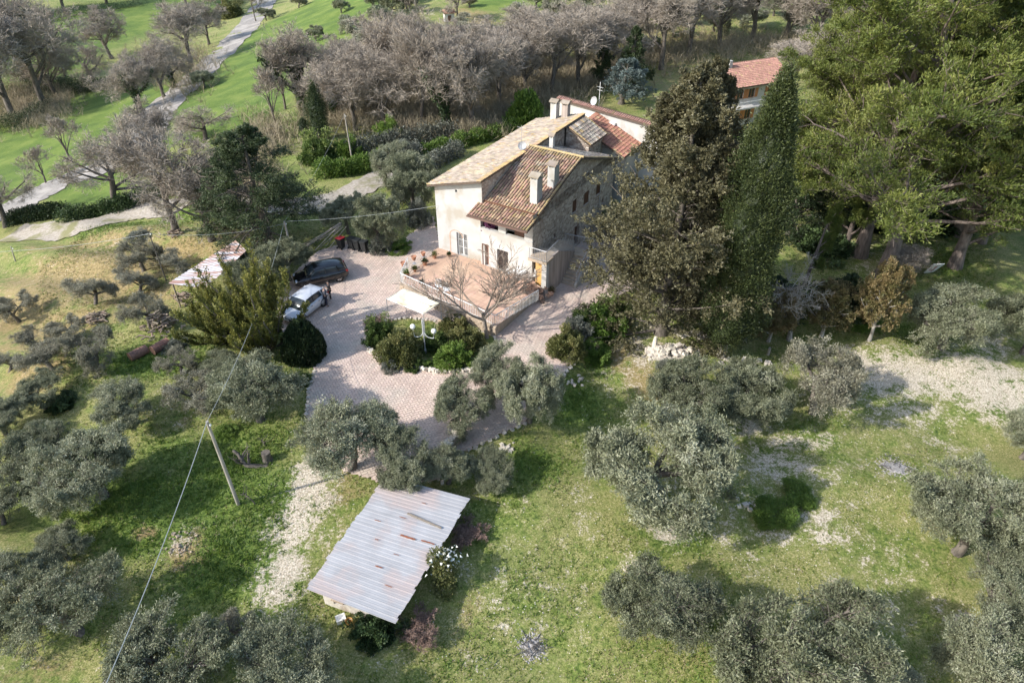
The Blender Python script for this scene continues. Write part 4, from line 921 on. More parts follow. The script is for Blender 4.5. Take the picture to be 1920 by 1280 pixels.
# brown roofed wing between farmhouse and annex
wing = empty('tiled_wing', loc2w(4.3, 17.6) + (0,), HA, 'low wing with a reddish brown tiled roof between the farmhouse and the white house', 'outbuilding')
roof_part(wing, [(5.3, -1.2, 5.35), (5.3, 4.2, 5.35), (-.3, 4.2, 7.1), (-.3, -.0, 7.1)], tile_red, seed=13)
MB().box(0, 4.9, .2, 4.0, -.3, 5.3).build('wall', plaster2, wing)
window(wing, (4.9, .2, 0), Y_, X_, .6, 1.7, 1.4, 3.4, smat=orangewood)
window(wing, (4.9, .2, 0), Y_, X_, 2.3, 3.3, 1.4, 3.4, smat=orangewood)
# far house with pink roof among the trees on the right
fh = empty('far_house', G(1385, 236), R(24), 'two storey white house with pink tiled roof and orange shutters among the trees at right', 'house')
fh.scale = (.78, .78, .78); fw, fd, fz = 10.5, 8.0, 6.6
fo = [(1.0, 2.2, 4.3, 5.7), (3.2, 4.4, 4.3, 5.7), (1.0, 2.2, 1.0, 2.6), (3.2, 4.4, 1.0, 2.6), (7, 8.2, 4.3, 5.7), (7, 8.2, 1, 2.6)]
wall_open('wall', fh, plaster2, (-2.5, 0, 0), X_, fw, fz, fo, nrm=NY)
for w in fo: window(fh, (-2.5, 0, 0), X_, NY, *w, kind='open', smat=orangewood)
wall_open('wall', fh, plaster2, (-2.5, fd, 0), NY, fd, [(0, fz), (fd / 2, fz + 1.9), (fd, fz)], [(2, 3, 4.3, 5.6), (5, 6, 4.3, 5.6)], nrm=NX)
for w in [(2, 3, 4.3, 5.6), (5, 6, 4.3, 5.6)]: window(fh, (-2.5, fd, 0), NY, NX, *w, kind='open', smat=orangewood)
wall_open('wall', fh, plaster2, (fw - 2.5, 0, 0), Y_, fd, [(0, fz), (fd / 2, fz + 1.9), (fd, fz)], [(3, 4, 4.3, 5.6)], nrm=X_)
window(fh, (fw - 2.5, 0, 0), Y_, X_, 3, 4, 4.3, 5.6, smat=orangewood)
wall_open('wall', fh, plaster2, (fw - 2.5, fd, 0), NX, fw, fz, [], nrm=Y_)
roof_part(fh, [(-3.1, -.7, fz - .28), (fw - 1.9, -.7, fz - .28), (fw - 1.9, fd / 2, fz + 2), (-3.1, fd / 2, fz + 2)], tile_pink, seed=15)
roof_part(fh, [(fw - 1.9, fd + .7, fz - .28), (-3.1, fd + .7, fz - .28), (-3.1, fd / 2 + .02, fz + 2), (fw - 1.9, fd / 2 + .02, fz + 2)], tile_pink, seed=16)
MB().box(-1.5, -.9, 3, 3.6, fz + 1, fz + 2.7).build('chimney', plaster2, fh)
MB().box(-2.3, 2.9, -1.5, -.002, 3.1, 3.3).build('balcony', plaster2, fh); railing(fh, [(-2.2, -1.4, 3.3), (2.8, -1.4, 3.3)], .95, whiteiron, .2)
# small shelter on the far hillside
g = G(842, 40); sh = empty('hillside_hut', g, R(15), 'tiny white hut with a tiled roof on the far hillside olive terrace', 'hut')
MB().box(-.9, .9, -.7, .7, -.3, 1.5).build('wall', plaster2, sh)
MB().slab([(-1.1, -.9, 1.5), (1.1, -.9, 1.5), (1.1, .0, 2.0), (-1.1, 0, 2.0)], .1).slab([(1.1, .9, 1.5), (-1.1, .9, 1.5), (-1.1, .002, 2.0), (1.1, .002, 2.0)], .1).build('roof', tile_pink, sh)
MB().box(-.3, .3, -.74, -.702, -.1, 1.1).build('door', brownwood, sh)

# ------------------------------------------------------------------ tin roofed shed in front
def solve_rect(pl, z): return [at(px, py, z) for px, py in pl]
def tin_mat():
    m = M('grey_white_sheet_metal', (.46, .45, .45), (.38, .37, .37), .9, .55, .15, 20, metal=.2, c3=(.46, .39, .365), s3=.5, var=.05); return m
tin = tin_mat(); rust = M('rust', (.30, .10, .045), (.20, .075, .04), 9, .9)
gsh = H1(-3, 22)
c0, c1, c2, c3_ = at(573, 1103, gsh + 1.85), at(740, 1168, gsh + 1.5), at(880, 935, gsh + 1.5), at(722, 893, gsh + 2.0)   # bottom-left, bottom-right, top-right, top-left
shc = (c0 + c1 + c2 + c3_) / 4
shed = empty('tin_shed', (shc[0], shc[1], gsh), 0, 'shed with a big pale grey corrugated metal roof in the front olive grove', 'shed')
SH = lambda p: Vector((p[0] - shc[0], p[1] - shc[1], p[2] - gsh))
a0, a1, a2, a3 = SH(c0), SH(c1), SH(c2), SH(c3_)
NS = 34; rng = np.random.default_rng(9)
for k in range(NS):
    s0, s1 = k / NS, (k + 1) / NS + .006
    L0, L1 = a0.lerp(a3, s0), a0.lerp(a3, s1); R0_, R1_ = a1.lerp(a2, s0), a1.lerp(a2, s1)
    n_ = (a1 - a0).cross(a3 - a0).normalized(); j = rng.uniform(-.06, .06); ex = (a1 - a0).normalized()
    prof = [(0, 0.0), (.04, .024), (.10, .024), (.15, .0), (.40, .006), (.60, .0), (.80, .006), (1.0, 0.0)]
    V = []; zoff = n_ * (.006 * (k % 2))
    for q, hz in prof: V.append(L0.lerp(L1, q) + n_ * hz + zoff + ex * j)
    for q, hz in prof: V.append(R0_.lerp(R1_, q) + n_ * hz + zoff + ex * j)
    m_ = len(prof); F = [(i, i + 1, m_ + i + 1, m_ + i) for i in range(m_ - 1)]
    mb = MB().add(V, F); o = mb.build('roof_sheet', tin, shed)
    so = o.modifiers.new('thickness', 'SOLIDIFY'); so.thickness = .006
def on_roof(u, v, lift=.07):
    lo = a0.lerp(a3, v); hi = a1.lerp(a2, v); return lo.lerp(hi, u) + (a1 - a0).cross(a3 - a0).normalized() * lift
def rust_patch(u0, u1, v, w, seed):
    rr = np.random.default_rng(seed); mb = MB(); pts = []
    n = 9
    for k in range(n): pts.append(on_roof(u0 + (u1 - u0) * k / (n - 1), v + w * rr.uniform(.3, 1)))
    for k in range(n)[::-1]: pts.append(on_roof(u0 + (u1 - u0) * k / (n - 1), v - w * rr.uniform(.3, 1)))
    mb.slab([tuple(p) for p in pts], .01); mb.build('rust_patch', rust, shed)
rust_patch(.55, .72, .565, .010, 1); rust_patch(.78, .93, .575, .007, 2); rust_patch(.50, .58, .30, .006, 3); rust_patch(.42, .50, .70, .003, 6); rust_patch(.2, .27, .62, .004, 11); rust_patch(.6, .66, .42, .003, 12); rust_patch(.33, .37, .48, .004, 13); rust_patch(.7, .78, .2, .003, 14); rust_patch(.55, .6, .86, .003, 15)
plank = MB().slab([tuple(on_roof(.48, .735, .10)), tuple(on_roof(.90, .70, .10)), tuple(on_roof(.90, .712, .10)), tuple(on_roof(.48, .75, .10))], .04); plank.build('loose_lath', M('old_wood', (.30, .25, .19), (.2, .165, .13), 6, .9, .4, stretch=(1, 1, .2)), shed)
oldwood = MATS['old_wood']
# walls a little inside the roof edge
ins = lambda u, v: on_roof(u, v, 0)
def shwall(u0, v0, u1, v1, mat, opens=()):
    p, q = ins(u0, v0), ins(u1, v1); zt = min(p.z, q.z) - .06; ex = Vector((q.x - p.x, q.y - p.y, 0)); w = ex.length; nv = Vector((ex.y, -ex.x, 0))
    return wall_open('wall', shed, mat, (p.x, p.y, 0), ex, w, zt, list(opens), nrm=nv, z0=-.6), (p, ex, nv)
oldwall = M('flaking_whitewash', (.66, .62, .56), (.52, .47, .40), 2, .95, .4, c3=(.40, .34, .28), s3=1.2)
_, (p, ex, nv) = shwall(.08, .07, .84, .07, oldwall, [(.55, 1.1, .3, 1.1)])
window(shed, (p.x, p.y, 0), ex, nv, .55, 1.1, .7, 1.7, kind='plain')
shwall(.84, .07, .84, .93, oldwall); shwall(.84, .93, .08, .93, oldwall); shwall(.08, .93, .08, .07, oldwall)
for v in np.linspace(.03, .97, 6): MB().tube([ins(-.005, v) - Vector((0, 0, .06)), ins(1.0, v) - Vector((0, 0, .06))], .045, 5).build('rafter', oldwood, shed)
# climbing shrub with white flowers over the shed's edge, brambles, ivy
def leafy(name, centres, mat, n, L, W, seed, label, cat, origin, spread=.35, extra=None, up=.4):
    rr = np.random.default_rng(seed); cs = np.array([c[:3] for c in centres]); rad = np.array([c[3] for c in centres])
    idx = rr.integers(0, len(cs), n); d = norm(rr.normal(size=(n, 3))); B = cs[idx] + d * rad[idx][:, None] * rr.uniform(.3, 1, (n, 1)) ** .6 - np.array(origin)
    V, F, v = leaves(B, norm(d + np.array([0, 0, up])), np.full(n, L), np.full(n, W), rr, .6, None, .4)
    root = empty(name, origin, 0, label, cat)
    link('foliage', npmesh('foliage', V, F, mat, v), parent=root); return root, B
w1 = at(820, 1045, gsh + 1.6); w2_ = at(835, 1075, gsh + .9)
cr, B = leafy('climbing_shrub', [(*w1, .55), (w1[0] + .3, w1[1] - .5, w1[2] - .2, .5), (*w2_, .7), (w2_[0], w2_[1] - .3, w2_[2] - .8, .6)], rosy_m, 2600, .13, .05, 7, 'climbing shrub with white flowers growing over the edge of the tin roof', 'shrub', (w2_[0], w2_[1], gsh))
rr = np.random.default_rng(8); n = 120; q = rr.normal(size=(n, 3)) * np.array([.38, .35, .35]) + (at(838, 1050, gsh + 1.4) - np.array([w2_[0], w2_[1], gsh]))
V, F, v = leaves(q, norm(rr.normal(size=(n, 3)) + np.array([0, 0, .5])), np.full(n, .16), np.full(n, .07), rr); link('blossom', npmesh('blossom', V, F, white_m, v), parent=cr)
V, F = tubes(*trunk_line(1.3, .05, rr, 6, .1)); link('stem', npmesh('stem', V, F, bark), parent=cr)
# ------------------------------------------------------------------ second shed, left (rusty corrugated roof on posts)
rusty = M('rust_streaked_sheet', (.52, .50, .52), (.36, .22, .17), 1.1, .6, .15, 12, metal=.2, stretch=(.25, 3, 1), lo=.42, hi=.56, var=.12)
q = [(316, 531, 2.0), (385, 541, 2.0), (462, 470, 2.5), (440, 452, 2.6)]
zs_ = G(390, 545)[2]
cc = [at(a, b, zs_ + h) for a, b, h in q]; sc2 = sum(cc) / 4
sh2 = empty('lean_to_shelter', (sc2[0], sc2[1], zs_), 0, 'open shelter with a rust streaked corrugated roof left of the cars', 'shelter')
S2 = [Vector((p[0] - sc2[0], p[1] - sc2[1], p[2] - zs_)) for p in cc]
for k in range(11):
    s0, s1 = k / 11, (k + 1) / 11 + .01
    A_, B_ = S2[0].lerp(S2[3], s0), S2[1].lerp(S2[2], s0); C_, D_ = S2[1].lerp(S2[2], s1), S2[0].lerp(S2[3], s1)
    mb = MB(); nn_ = 5; V = []
    for i in range(nn_ + 1):
        dz = Vector((0, 0, .035 * (i % 2) + .008 * (k % 2))); V += [A_.lerp(D_, i / nn_) + dz, B_.lerp(C_, i / nn_) + dz]
    mb.add(V, [(2 * i, 2 * i + 1, 2 * i + 3, 2 * i + 2) for i in range(nn_)]); o = mb.build('roof_sheet', rusty, sh2); so = o.modifiers.new('t', 'SOLIDIFY'); so.thickness = .005
for a in (0, 1, 2, 3):
    p = S2[a]; p2 = p * .93; MB().tube([(p2.x, p2.y, -.8), (p2.x, p2.y, p.z - .06)], .06, 6).build('post', oldwood, sh2)
MB().tube([S2[0] * .95 + Vector((0, 0, -.0)), S2[1] * .95], .05, 5).build('beam', oldwood, sh2)

# ------------------------------------------------------------------ cars
tyre_m = M('tyre_rubber', (.02, .02, .02), (.03, .03, .03), 6, .85); rim_m = M('alloy_rim', (.45, .46, .47), (.40, .40, .41), 6, .3, metal=.8)
black_trim = M('black_trim', (.02, .02, .022), (.03, .03, .032), 6, .5)
lampg = M('headlight_glass', (.62, .66, .70), (.55, .6, .64), 6, .1); red_l = M('tail_light_red', (.35, .02, .015), (.3, .015, .01), 6, .25)
def carpaint(nm, c, rough=.25, metal=.3):
    m = M(nm, c, tuple(v * .95 for v in c), 3, rough, metal=metal); m.node_tree.nodes['Principled BSDF'].inputs['Coat Weight'].default_value = .8; return m
carglass = M('car_glass', (.03, .04, .045), (.035, .045, .05), 2, .06)
def make_car(loc, yaw, paint, label, Lh=2.08, Wd=.9, roofz=1.55, rails=False, hatch=.1):
    root = empty('parked_car', loc, yaw, label, 'car')
    def loft(rings, close=True):
        mb = MB(); n = len(rings[0]); vs = [p for r in rings for p in r]; fs = []
        for i in range(len(rings) - 1):
            for k in range(n - 1): fs.append((i * n + k, (i + 1) * n + k, (i + 1) * n + k + 1, i * n + k + 1))
        if close: fs += [tuple(range(n)), tuple(range((len(rings) - 1) * n, len(rings) * n))[::-1]]
        return mb.add(vs, fs)
    st = [(-1.0, .80, .62, .80), (-.985, .90, .45, .98), (-.90, .97, .30, 1.02), (-.62, 1.0, .24, 1.03), (-.2, 1.0, .22, 1.0), (.2, 1.0, .22, .98), (.45, 1.0, .24, .96), (.72, .97, .26, .88), (.90, .92, .30, .78), (.975, .82, .36, .68), (1.0, .70, .45, .60)]
    rings = []
    for f, wf, zb, zt in st:
        w = Wd * wf; x = f * Lh
        half = [(w * .80, zb), (w * .97, zb + .10), (w, (zb + zt) / 2), (w * .965, zt - .08), (w * .86, zt), (w * .4, zt + .025)]
        rings.append([(x, -y, z) for y, z in half] + [(x, 0, zt + .03)] + [(x, y, z) for y, z in half[::-1]])
    b = loft(rings).build('body', paint, root, smooth=True)
    cab = [(-.95, .80, .84, 1.03, 1.05), (-.80, .84, .78, 1.03, roofz - .12), (-.55, .86, .76, 1.03, roofz - .02), (-.1, .87, .76, 1.02, roofz), (.18, .87, .74, 1.0, roofz - .06), (.34, .86, .72, .98, roofz - .24), (.55, .84, .80, .96, .985)]
    rings = []
    for f, wb, wt, zb, zt in cab:
        x = f * Lh; rings.append([(x, -Wd * wb, zb - .04), (x, -Wd * (wt + .04), zb + (zt - zb) * .55), (x, -Wd * wt, zt - .03), (x, -Wd * wt * .8, zt), (x, 0, zt + .02), (x, Wd * wt * .8, zt), (x, Wd * wt, zt - .03), (x, Wd * (wt + .04), zb + (zt - zb) * .55), (x, Wd * wb, zb - .04)])
    g = loft(rings).build('windows', carglass, root, smooth=True)
    rr_ = []
    for f, z in ((-.86, roofz - .19), (-.80, roofz - .085), (-.55, roofz + .005), (-.1, roofz + .022), (.16, roofz - .02), (.22, roofz - .055)):
        x = f * Lh; w = Wd * .77; rr_.append([(x, -w, z - .05), (x, -w * .84, z + .0), (x, 0, z + .022), (x, w * .84, z + .0), (x, w, z - .05)])
    loft(rr_, False).build('roof', paint, root, smooth=True)
    for s in (-1, 1):
        for f0, z0, f1, z1 in ((.22, roofz - .08, .52, .99), (-.14, roofz - .05, -.16, 1.0), (-.58, roofz - .06, -.66, 1.02), (-.84, roofz - .2, -.93, 1.05)):
            MB().tube([(f0 * Lh, s * Wd * .775, z0), ((f0 * .5 + f1 * .5) * Lh, s * Wd * .835, (z0 + z1) / 2), (f1 * Lh, s * Wd * .875, z1)], .032 if f0 > -.5 else .05, 5).build('pillar', paint if f0 != -.14 else black_trim, root)
        for f in (.63, -.62):
            w = MB(); c = (f * Lh, s * (Wd - .13), .34)
            pr = [(.20, -.11), (.32, -.11), (.345, -.06), (.345, .06), (.32, .11), (.20, .11)]
            vs, fs = [], []; n = 20
            for r_, y_ in pr:
                for k in range(n): q = 2 * math.pi * k / n; vs.append((c[0] + r_ * math.cos(q), c[1] + y_, c[2] + r_ * math.sin(q)))
            for i in range(len(pr) - 1):
                for k in range(n): fs.append((i * n + k, i * n + (k + 1) % n, (i + 1) * n + (k + 1) % n, (i + 1) * n + k))
            wo = w.add(vs, fs).build('wheel', tyre_m, root, smooth=True)
            rm = MB(); vs = [(c[0], c[1] + s * .06, c[2])]; 
            for k in range(20): q = 2 * math.pi * k / 20; r_ = .215 if k % 4 < 3 else .215; vs.append((c[0] + r_ * math.cos(q), c[1] + s * .085, c[2] + r_ * math.sin(q)))
            rm.add(vs, [(0, 1 + k, 1 + (k + 1) % 20) for k in range(20) if k % 4 != 3]); rm.build('rim', rim_m, wo)
            ar = MB(); vs = []
            for k in range(13):
                q = math.pi * k / 12
                for r_ in (.37, .42): vs.append((c[0] + r_ * math.cos(q), s * (Wd + .006), c[2] + r_ * math.sin(q)))
                
            ar.add(vs, [(2 * k, 2 * k + 1, 2 * k + 3, 2 * k + 2) for k in range(12)]); so = ar.build('wheel_arch', black_trim, root).modifiers.new('t', 'SOLIDIFY'); so.thickness = .03; so.offset = 0
        MB().box(.955 * Lh - .22, .965 * Lh, s * Wd * .62 - .17, s * Wd * .62 + .17, .66, .79).build('headlight', lampg, root, bevel=.03)
        MB().box(-.995 * Lh, -.90 * Lh, s * Wd * .80 - .12, s * Wd * .80 + .12, .82, 1.0).build('tail_light', red_l, root, bevel=.02)
        MB().box(.40 * Lh, .40 * Lh + .12, s * (Wd + .09) - .09, s * (Wd + .09) + .09, .98, 1.12).build('mirror', paint, root, bevel=.03)
        for f in (.0, -.42): MB().box(f * Lh, f * Lh + .16, s * (Wd + .012) - .012, s * (Wd + .012) + .012, .84, .87).build('door_handle', black_trim, root)
        if rails: MB().tube([(-.72 * Lh, s * Wd * .72, roofz - .02), (-.6 * Lh, s * Wd * .72, roofz + .07), (.05 * Lh, s * Wd * .72, roofz + .07), (.16 * Lh, s * Wd * .72, roofz - .03)], .02, 5).build('roof_rail', black_trim, root)
    MB().box(.985 * Lh, 1.005 * Lh, -.42, .42, .36, .58).build('grille', black_trim, root); MB().box(1.005 * Lh, 1.012 * Lh, -.25, .25, .42, .53).build('licence_plate', paint_w, root)
    MB().box(-1.012 * Lh, -1.0 * Lh, -.25, .25, .70, .81).build('licence_plate', paint_w, root)
    for s in (-1, 1): MB().tube([(.50 * Lh, s * .1, 1.035), (.42 * Lh, s * .1 + .35, 1.12)], .012, 4).build('wiper', black_trim, root)
    return root
def car_at(p_front, p_rear, **k):
    a, b = G(*p_front), G(*p_rear); m = (a + b) / 2; return dict(loc=(m[0], m[1], m[2] + .05), yaw=math.atan2(a[1] - b[1], a[0] - b[0]))
k = car_at((566, 535), (640, 519)); make_car(k['loc'], k['yaw'], carpaint('black_car_paint', (.012, .012, .014)), 'black estate car parked behind the white car, beside the two people', Lh=2.18, rails=False)
k = car_at((548, 604), (597, 567)); make_car(k['loc'], k['yaw'], carpaint('white_car_paint', (.52, .54, .58), .3, .0), 'white hatchback parked between the clipped dark bush and the black car', Lh=2.0)

# ------------------------------------------------------------------ people
skin_c = M('skin', (.50, .31, .23), (.46, .28, .2), 8, .6)
def skinned(name, V, E, Rd, mat, parent, lev=1):
    me = bpy.data.meshes.new(name); me.from_pydata(V, E, []); me.materials.append(mat); o = link(name, me, None, parent)
    s = o.modifiers.new('skin', 'SKIN'); s.use_smooth_shade = True
    for i, r in enumerate(Rd): me.skin_vertices[0].data[i].radius = (r, r)
    me.skin_vertices[0].data[0].use_root = True
    b = o.modifiers.new('sub', 'SUBSURF'); b.levels = lev; b.render_levels = lev; return o
def person(loc, yaw, label, top_m, leg_m, hair_m, shoe_m, armf=.25, hgt_=1.72):
    root = empty('person', loc, yaw, label, 'person'); k = hgt_ / 1.75; root.scale = (k, k, k)
    V = [(0, 0, .95), (0, 0, 1.12), (.01, 0, 1.33), (.0, 0, 1.46), (.02, 0, 1.55), (.03, 0, 1.66)]; Rd = [.135, .125, .15, .07, .055, .098]; E = [(0, 1), (1, 2), (2, 3), (3, 4), (4, 5)]
    for s in (-1, 1):
        n = len(V); V += [(0, s * .10, .88), (.02, s * .11, .50), (-.01, s * .12, .10), (.13, s * .13, .04)]; Rd += [.095, .065, .045, .04]; E += [(0, n), (n, n + 1), (n + 1, n + 2), (n + 2, n + 3)]
        n = len(V); V += [(0, s * .19, 1.41), (-.03, s * .25, 1.14), (armf, s * .20, 1.02), (armf + .07, s * .18, 1.01)]; Rd += [.062, .045, .033, .026]; E += [(2, n), (n, n + 1), (n + 1, n + 2), (n + 2, n + 3)]
        for f in range(5):
            a = len(V); off = (f - 1.7) * .019; ln = (.05, .075, .082, .076, .058)[f]
            if f == 0: V += [(armf + .09, s * .15, 1.03), (armf + .12, s * .13, 1.03)]
            else: V += [(armf + .07 + ln * .6, s * .18 + off, 1.0), (armf + .07 + ln, s * .18 + off, .975)]
            Rd += [.010, .008]; E += [(n + 3, a), (a, a + 1)]
    skinned('body', V, E, Rd, skin_c, root)
    Vt = [(0, 0, .93), (0, 0, 1.12), (.01, 0, 1.34), (.0, 0, 1.45)]; Rt = [.165, .15, .17, .085]; Et = [(0, 1), (1, 2), (2, 3)]
    for s in (-1, 1):
        n = len(Vt); Vt += [(0, s * .195, 1.415), (-.03, s * .255, 1.14), (armf - .03, s * .205, 1.03)]; Rt += [.078, .062, .046]; Et += [(2, n), (n, n + 1), (n + 1, n + 2)]
    skinned('jacket', Vt, Et, Rt, top_m, root)
    Vp = [(0, 0, .95)]; Rp = [.15]; Ep = []
    for s in (-1, 1):
        n = len(Vp); Vp += [(0, s * .10, .86), (.02, s * .11, .50), (-.01, s * .12, .12)]; Rp += [.105, .08, .06]; Ep += [(0, n), (n, n + 1), (n + 1, n + 2)]
    skinned('trousers', Vp, Ep, Rp, leg_m, root)
    for s in (-1, 1): skinned('shoe', [(-.03, s * .12, .06), (.06, s * .125, .05), (.16, s * .135, .035)], [(0, 1), (1, 2)], [.055, .052, .038], shoe_m, root)
    skinned('hair', [(-.015, 0, 1.60), (.005, 0, 1.70), (.03, 0, 1.735)], [(0, 1), (1, 2)], [.080, .105, .07], hair_m, root)
    for s in (-1, 1):
        MB().lathe((.118, s * .035, 1.665), [(.002, -.012), (.012, 0), (.002, .012)], 6).build('eye', darkin, root)
        MB().lathe((.02, s * .10, 1.655), [(.004, -.03), (.016, 0), (.004, .03)], 6).build('ear', skin_c, root)
    MB().add([(.12, -.014, 1.64), (.12, .014, 1.64), (.15, 0, 1.635), (.118, 0, 1.68)], [(0, 1, 2), (0, 2, 3), (1, 3, 2)]).build('nose', skin_c, root)
    MB().box(.115, .124, -.024, .024, 1.604, 1.612).build('mouth', M('lips', (.35, .14, .12), (.3, .12, .1), 5, .6), root)
    return root
blk = M('black_cloth', (.018, .018, .02), (.03, .03, .032), 9, .9); navy = M('grey_blue_cloth', (.06, .065, .085), (.045, .05, .065), 9, .9); shw = M('white_shoes', (.75, .74, .72), (.7, .7, .7), 9, .7)
p = G(621, 563); person((p[0], p[1], p[2] + .075), R(195), 'person in black clothes and white shoes standing near the black car', blk, blk, M('dark_hair', (.03, .022, .018), (.02, .015, .012), 9, .6), shw)
p = G(613, 575); person((p[0], p[1], p[2] + .075), R(35), 'person with grey hair and grey blue jacket at the tail of the white car', navy, M('dark_blue_trousers', (.03, .035, .06), (.025, .028, .045), 9, .9), M('grey_hair', (.35, .34, .33), (.28, .27, .26), 9, .7), M('dark_shoes', (.03, .02, .015), (.02, .015, .01), 9, .6), hgt_=1.76)

# ------------------------------------------------------------------ bins, lamp, pots, terrace furniture
bin_black = M('bin_plastic', (.02, .022, .022), (.03, .032, .032), 5, .5); red_p = M('red_plastic', (.45, .035, .045), (.38, .03, .04), 5, .5)
def wheelie(px, py, yaw, label, lid=None):
    g = G(px, py); r = empty('wheelie_bin', (g[0], g[1], g[2] + .06), yaw, label, 'bin', 'wheelie bins at the edge of the yard')
    mb = MB(); a, b = .22, .29
    mb.add([(-a, -a, .06), (a, -a, .06), (a, a, .06), (-a, a, .06), (-b, -b, .98), (b, -b, .98), (b, b * 1.1, .98), (-b, b * 1.1, .98)], [(0, 3, 2, 1), (4, 5, 6, 7), (0, 1, 5, 4), (1, 2, 6, 5), (2, 3, 7, 6), (3, 0, 4, 7)])
    mb.build('bin_body', bin_black, r, bevel=.02)
    MB().slab([(-.31, -.32, 1.04), (.31, -.32, 1.04), (.31, .36, 1.09), (-.31, .36, 1.09)], .05).build('lid', lid or bin_black, r, bevel=.015)
    MB().tube([(-.24, .36, 1.02), (-.24, .43, 1.0), (.24, .43, 1.0), (.24, .36, 1.02)], .018, 5).build('handle', bin_black, r)
    for s in (-1, 1): MB().tube([(s * .22, .27, .1), (s * .28, .27, .1)], .1, 12).build('wheel', tyre_m, r)
wheelie(641, 466, R(150), 'black wheelie bin with a red lid, leftmost of the four bins', red_p)
for (x, y), l in zip(((661, 466), (672, 469), (685, 472)), ('second wheelie bin from the left, standing alone of the black lidded ones', 'third wheelie bin from the left, tight against the rightmost one', 'rightmost black wheelie bin next to the small pale shrub')): wheelie(x, y, R(155), l)
g = G(798, 662); lamp = empty('street_lamp', g, R(-8), 'grey lamp post with two white globes in the round shrub bed', 'lamp')
LH = 2.75
MB().lathe((0, 0, 0), [(.09, -.2), (.09, .35), (.06, .4), (.045, .45), (.04, LH + .25), (0, LH + .27)], 12).build('post', iron, lamp)
globe = M('white_globe', (.85, .83, .76), (.82, .80, .73), 3, .25)
for s, dz in ((-1, .12), (1, -.12)):
    pts = [(s * .05, 0, 1.75 + .1)] + [(s * (.12 + .50 * (1 - math.cos(t))), 0, 1.75 - .35 * math.sin(t * 1.1) + .0) for t in np.linspace(.3, 1.7, 7)] + [(s * .74, 0, 1.95 + dz)]
    MB().tube(pts, .025, 6).build('arm', whiteiron, lamp)
    gl = MB().lathe((s * .74, 0, 2.15 + dz), [(.02, -.19)] + [(.19 * math.cos(t), .19 * math.sin(t)) for t in np.linspace(-1.3, 1.3, 9)] + [(.005, .19)], 16).build('globe', globe, lamp, smooth=True)
    MB().lathe((s * .74, 0, 1.94 + dz), [(.07, -.02), (.08, .03), (.03, .05)], 10).build('globe_holder', iron, gl)
    MB().tube([(s * .06, .0, 1.5), (s * .06, .0, LH + .1)], .02, 6).build('side_rod', whiteiron, lamp)
clay = M('clay', (.42, .2, .12)); 
def pot(px, py, label, plantmat=None, r=.22, z=TZ + .02, tall=0, foliage='bush', cat='flower pot', grp='plant pots on the terrace'):
    w = at(px, py, z); o = empty('plant_pot', w, 0, label, cat, grp)
    if tall: MB().tube([(0, 0, 0), (0, 0, tall)], .02, 5).lathe((0, 0, 0), [(.18, 0), (.18, .02), (.01, .03)], 10).build('stand', iron, o)
    MB().lathe((0, 0, tall), [(r * .6, 0), (r * .95, r * 1.3), (r * 1.05, r * 1.32), (r * 1.05, r * 1.55), (r * .92, r * 1.55), (r * .85, r * 1.35), (.0, r * 1.3)], 14).build('pot', clay, o, smooth=False)
    if plantmat:
        rr = np.random.default_rng(int(px * 7 + py)); B = rr.normal(size=(260, 3)) * r * np.array([.5, .5, .5]) + np.array([0, 0, tall + r * 2.0])
        V, F, v = leaves(B, norm(B - np.array([0, 0, tall + r])), np.full(260, .13), np.full(260, .03), rr, .4); link('plant', npmesh('plant', V, F, plantmat, v), parent=o)
pot(763, 521, 'terracotta pot with a spiky green plant at the terrace corner', lime_m, .26)
pot(778, 509, 'small terracotta pot on the terrace below the two stand bowls', rosy_m, .16)
pot(797, 497, 'terracotta pot with a dark plant in the middle of the diagonal row of pots', dark_m, .20)
pot(815, 484, 'terracotta pot farthest along the diagonal row towards the glazed door', rosy_m, .20)
pot(842, 481, 'dark low bowl at the foot of the wall left of the glazed door', dark_m, .12)
pot(791, 535, 'pair sized pot with a small grey plant behind the terrace railing', grey_m, .16)
pot(758, 506, 'wide pink bowl on an iron stand by the terrace corner railing', None, .24, tall=.35)
pot(777, 494, 'wide pink bowl on an iron stand, second one from the terrace corner', None, .22, tall=.35)
pot(794, 481, 'faded pink bowl nearest the shaded wall corner', None, .20, tall=.1)
pot(1033, 553, 'large terracotta pot with dry orange foliage beside the stair pillar', red_m, .26, z=.06, grp=None)
def chair(x, y, yaw, label, m=paint_w, grp='white chairs on the terrace'):
    o = empty('garden_chair', (x, y, TZ + .015), yaw, label, 'chair', grp)
    MB().box(-.23, .23, -.22, .22, .42, .45).build('seat', m, o); 
    bk = MB()
    for k in range(5): bk.box(-.20 + k * .088, -.15 + k * .088, .20, .225, .46, .86)
    bk.box(-.23, .23, .195, .23, .86, .92).build('backrest', m, o)
    for sx in (-1, 1):
        for sy in (-1, 1): MB().tube([(sx * .21, sy * .2, .42), (sx * .25, sy * .25, 0)], .018, 5).build('leg', m, o)
        MB().tube([(sx * .25, .21, .66), (sx * .26, -.2, .66), (sx * .25, -.22, .44)], .016, 5).build('armrest', m, o)
for (px, py), yw, l in [((823, 545), 10, 'white garden chair behind the railing, left one of the pair'), ((838, 552), 20, 'white garden chair behind the railing, right one of the pair'), ((955, 520), 120, 'white wrought chair left of the round white table'),
                        ((998, 525), -70, 'white wrought chair right of the round white table'), ((985, 508), 190, 'white wrought chair behind the round white table')]:
    w = at(px, py, TZ); chair(w[0], w[1], R(yw), l)
w = at(975, 522, TZ); tb = empty('garden_table', (w[0], w[1], TZ + .015), 0, 'round white wrought table on the terrace under the front wall', 'table')
MB().lathe((0, 0, .70), [(0, .03), (.52, .03), (.54, .0), (.50, -.02), (0, -.02)], 20).build('tabletop', paint_w, tb)
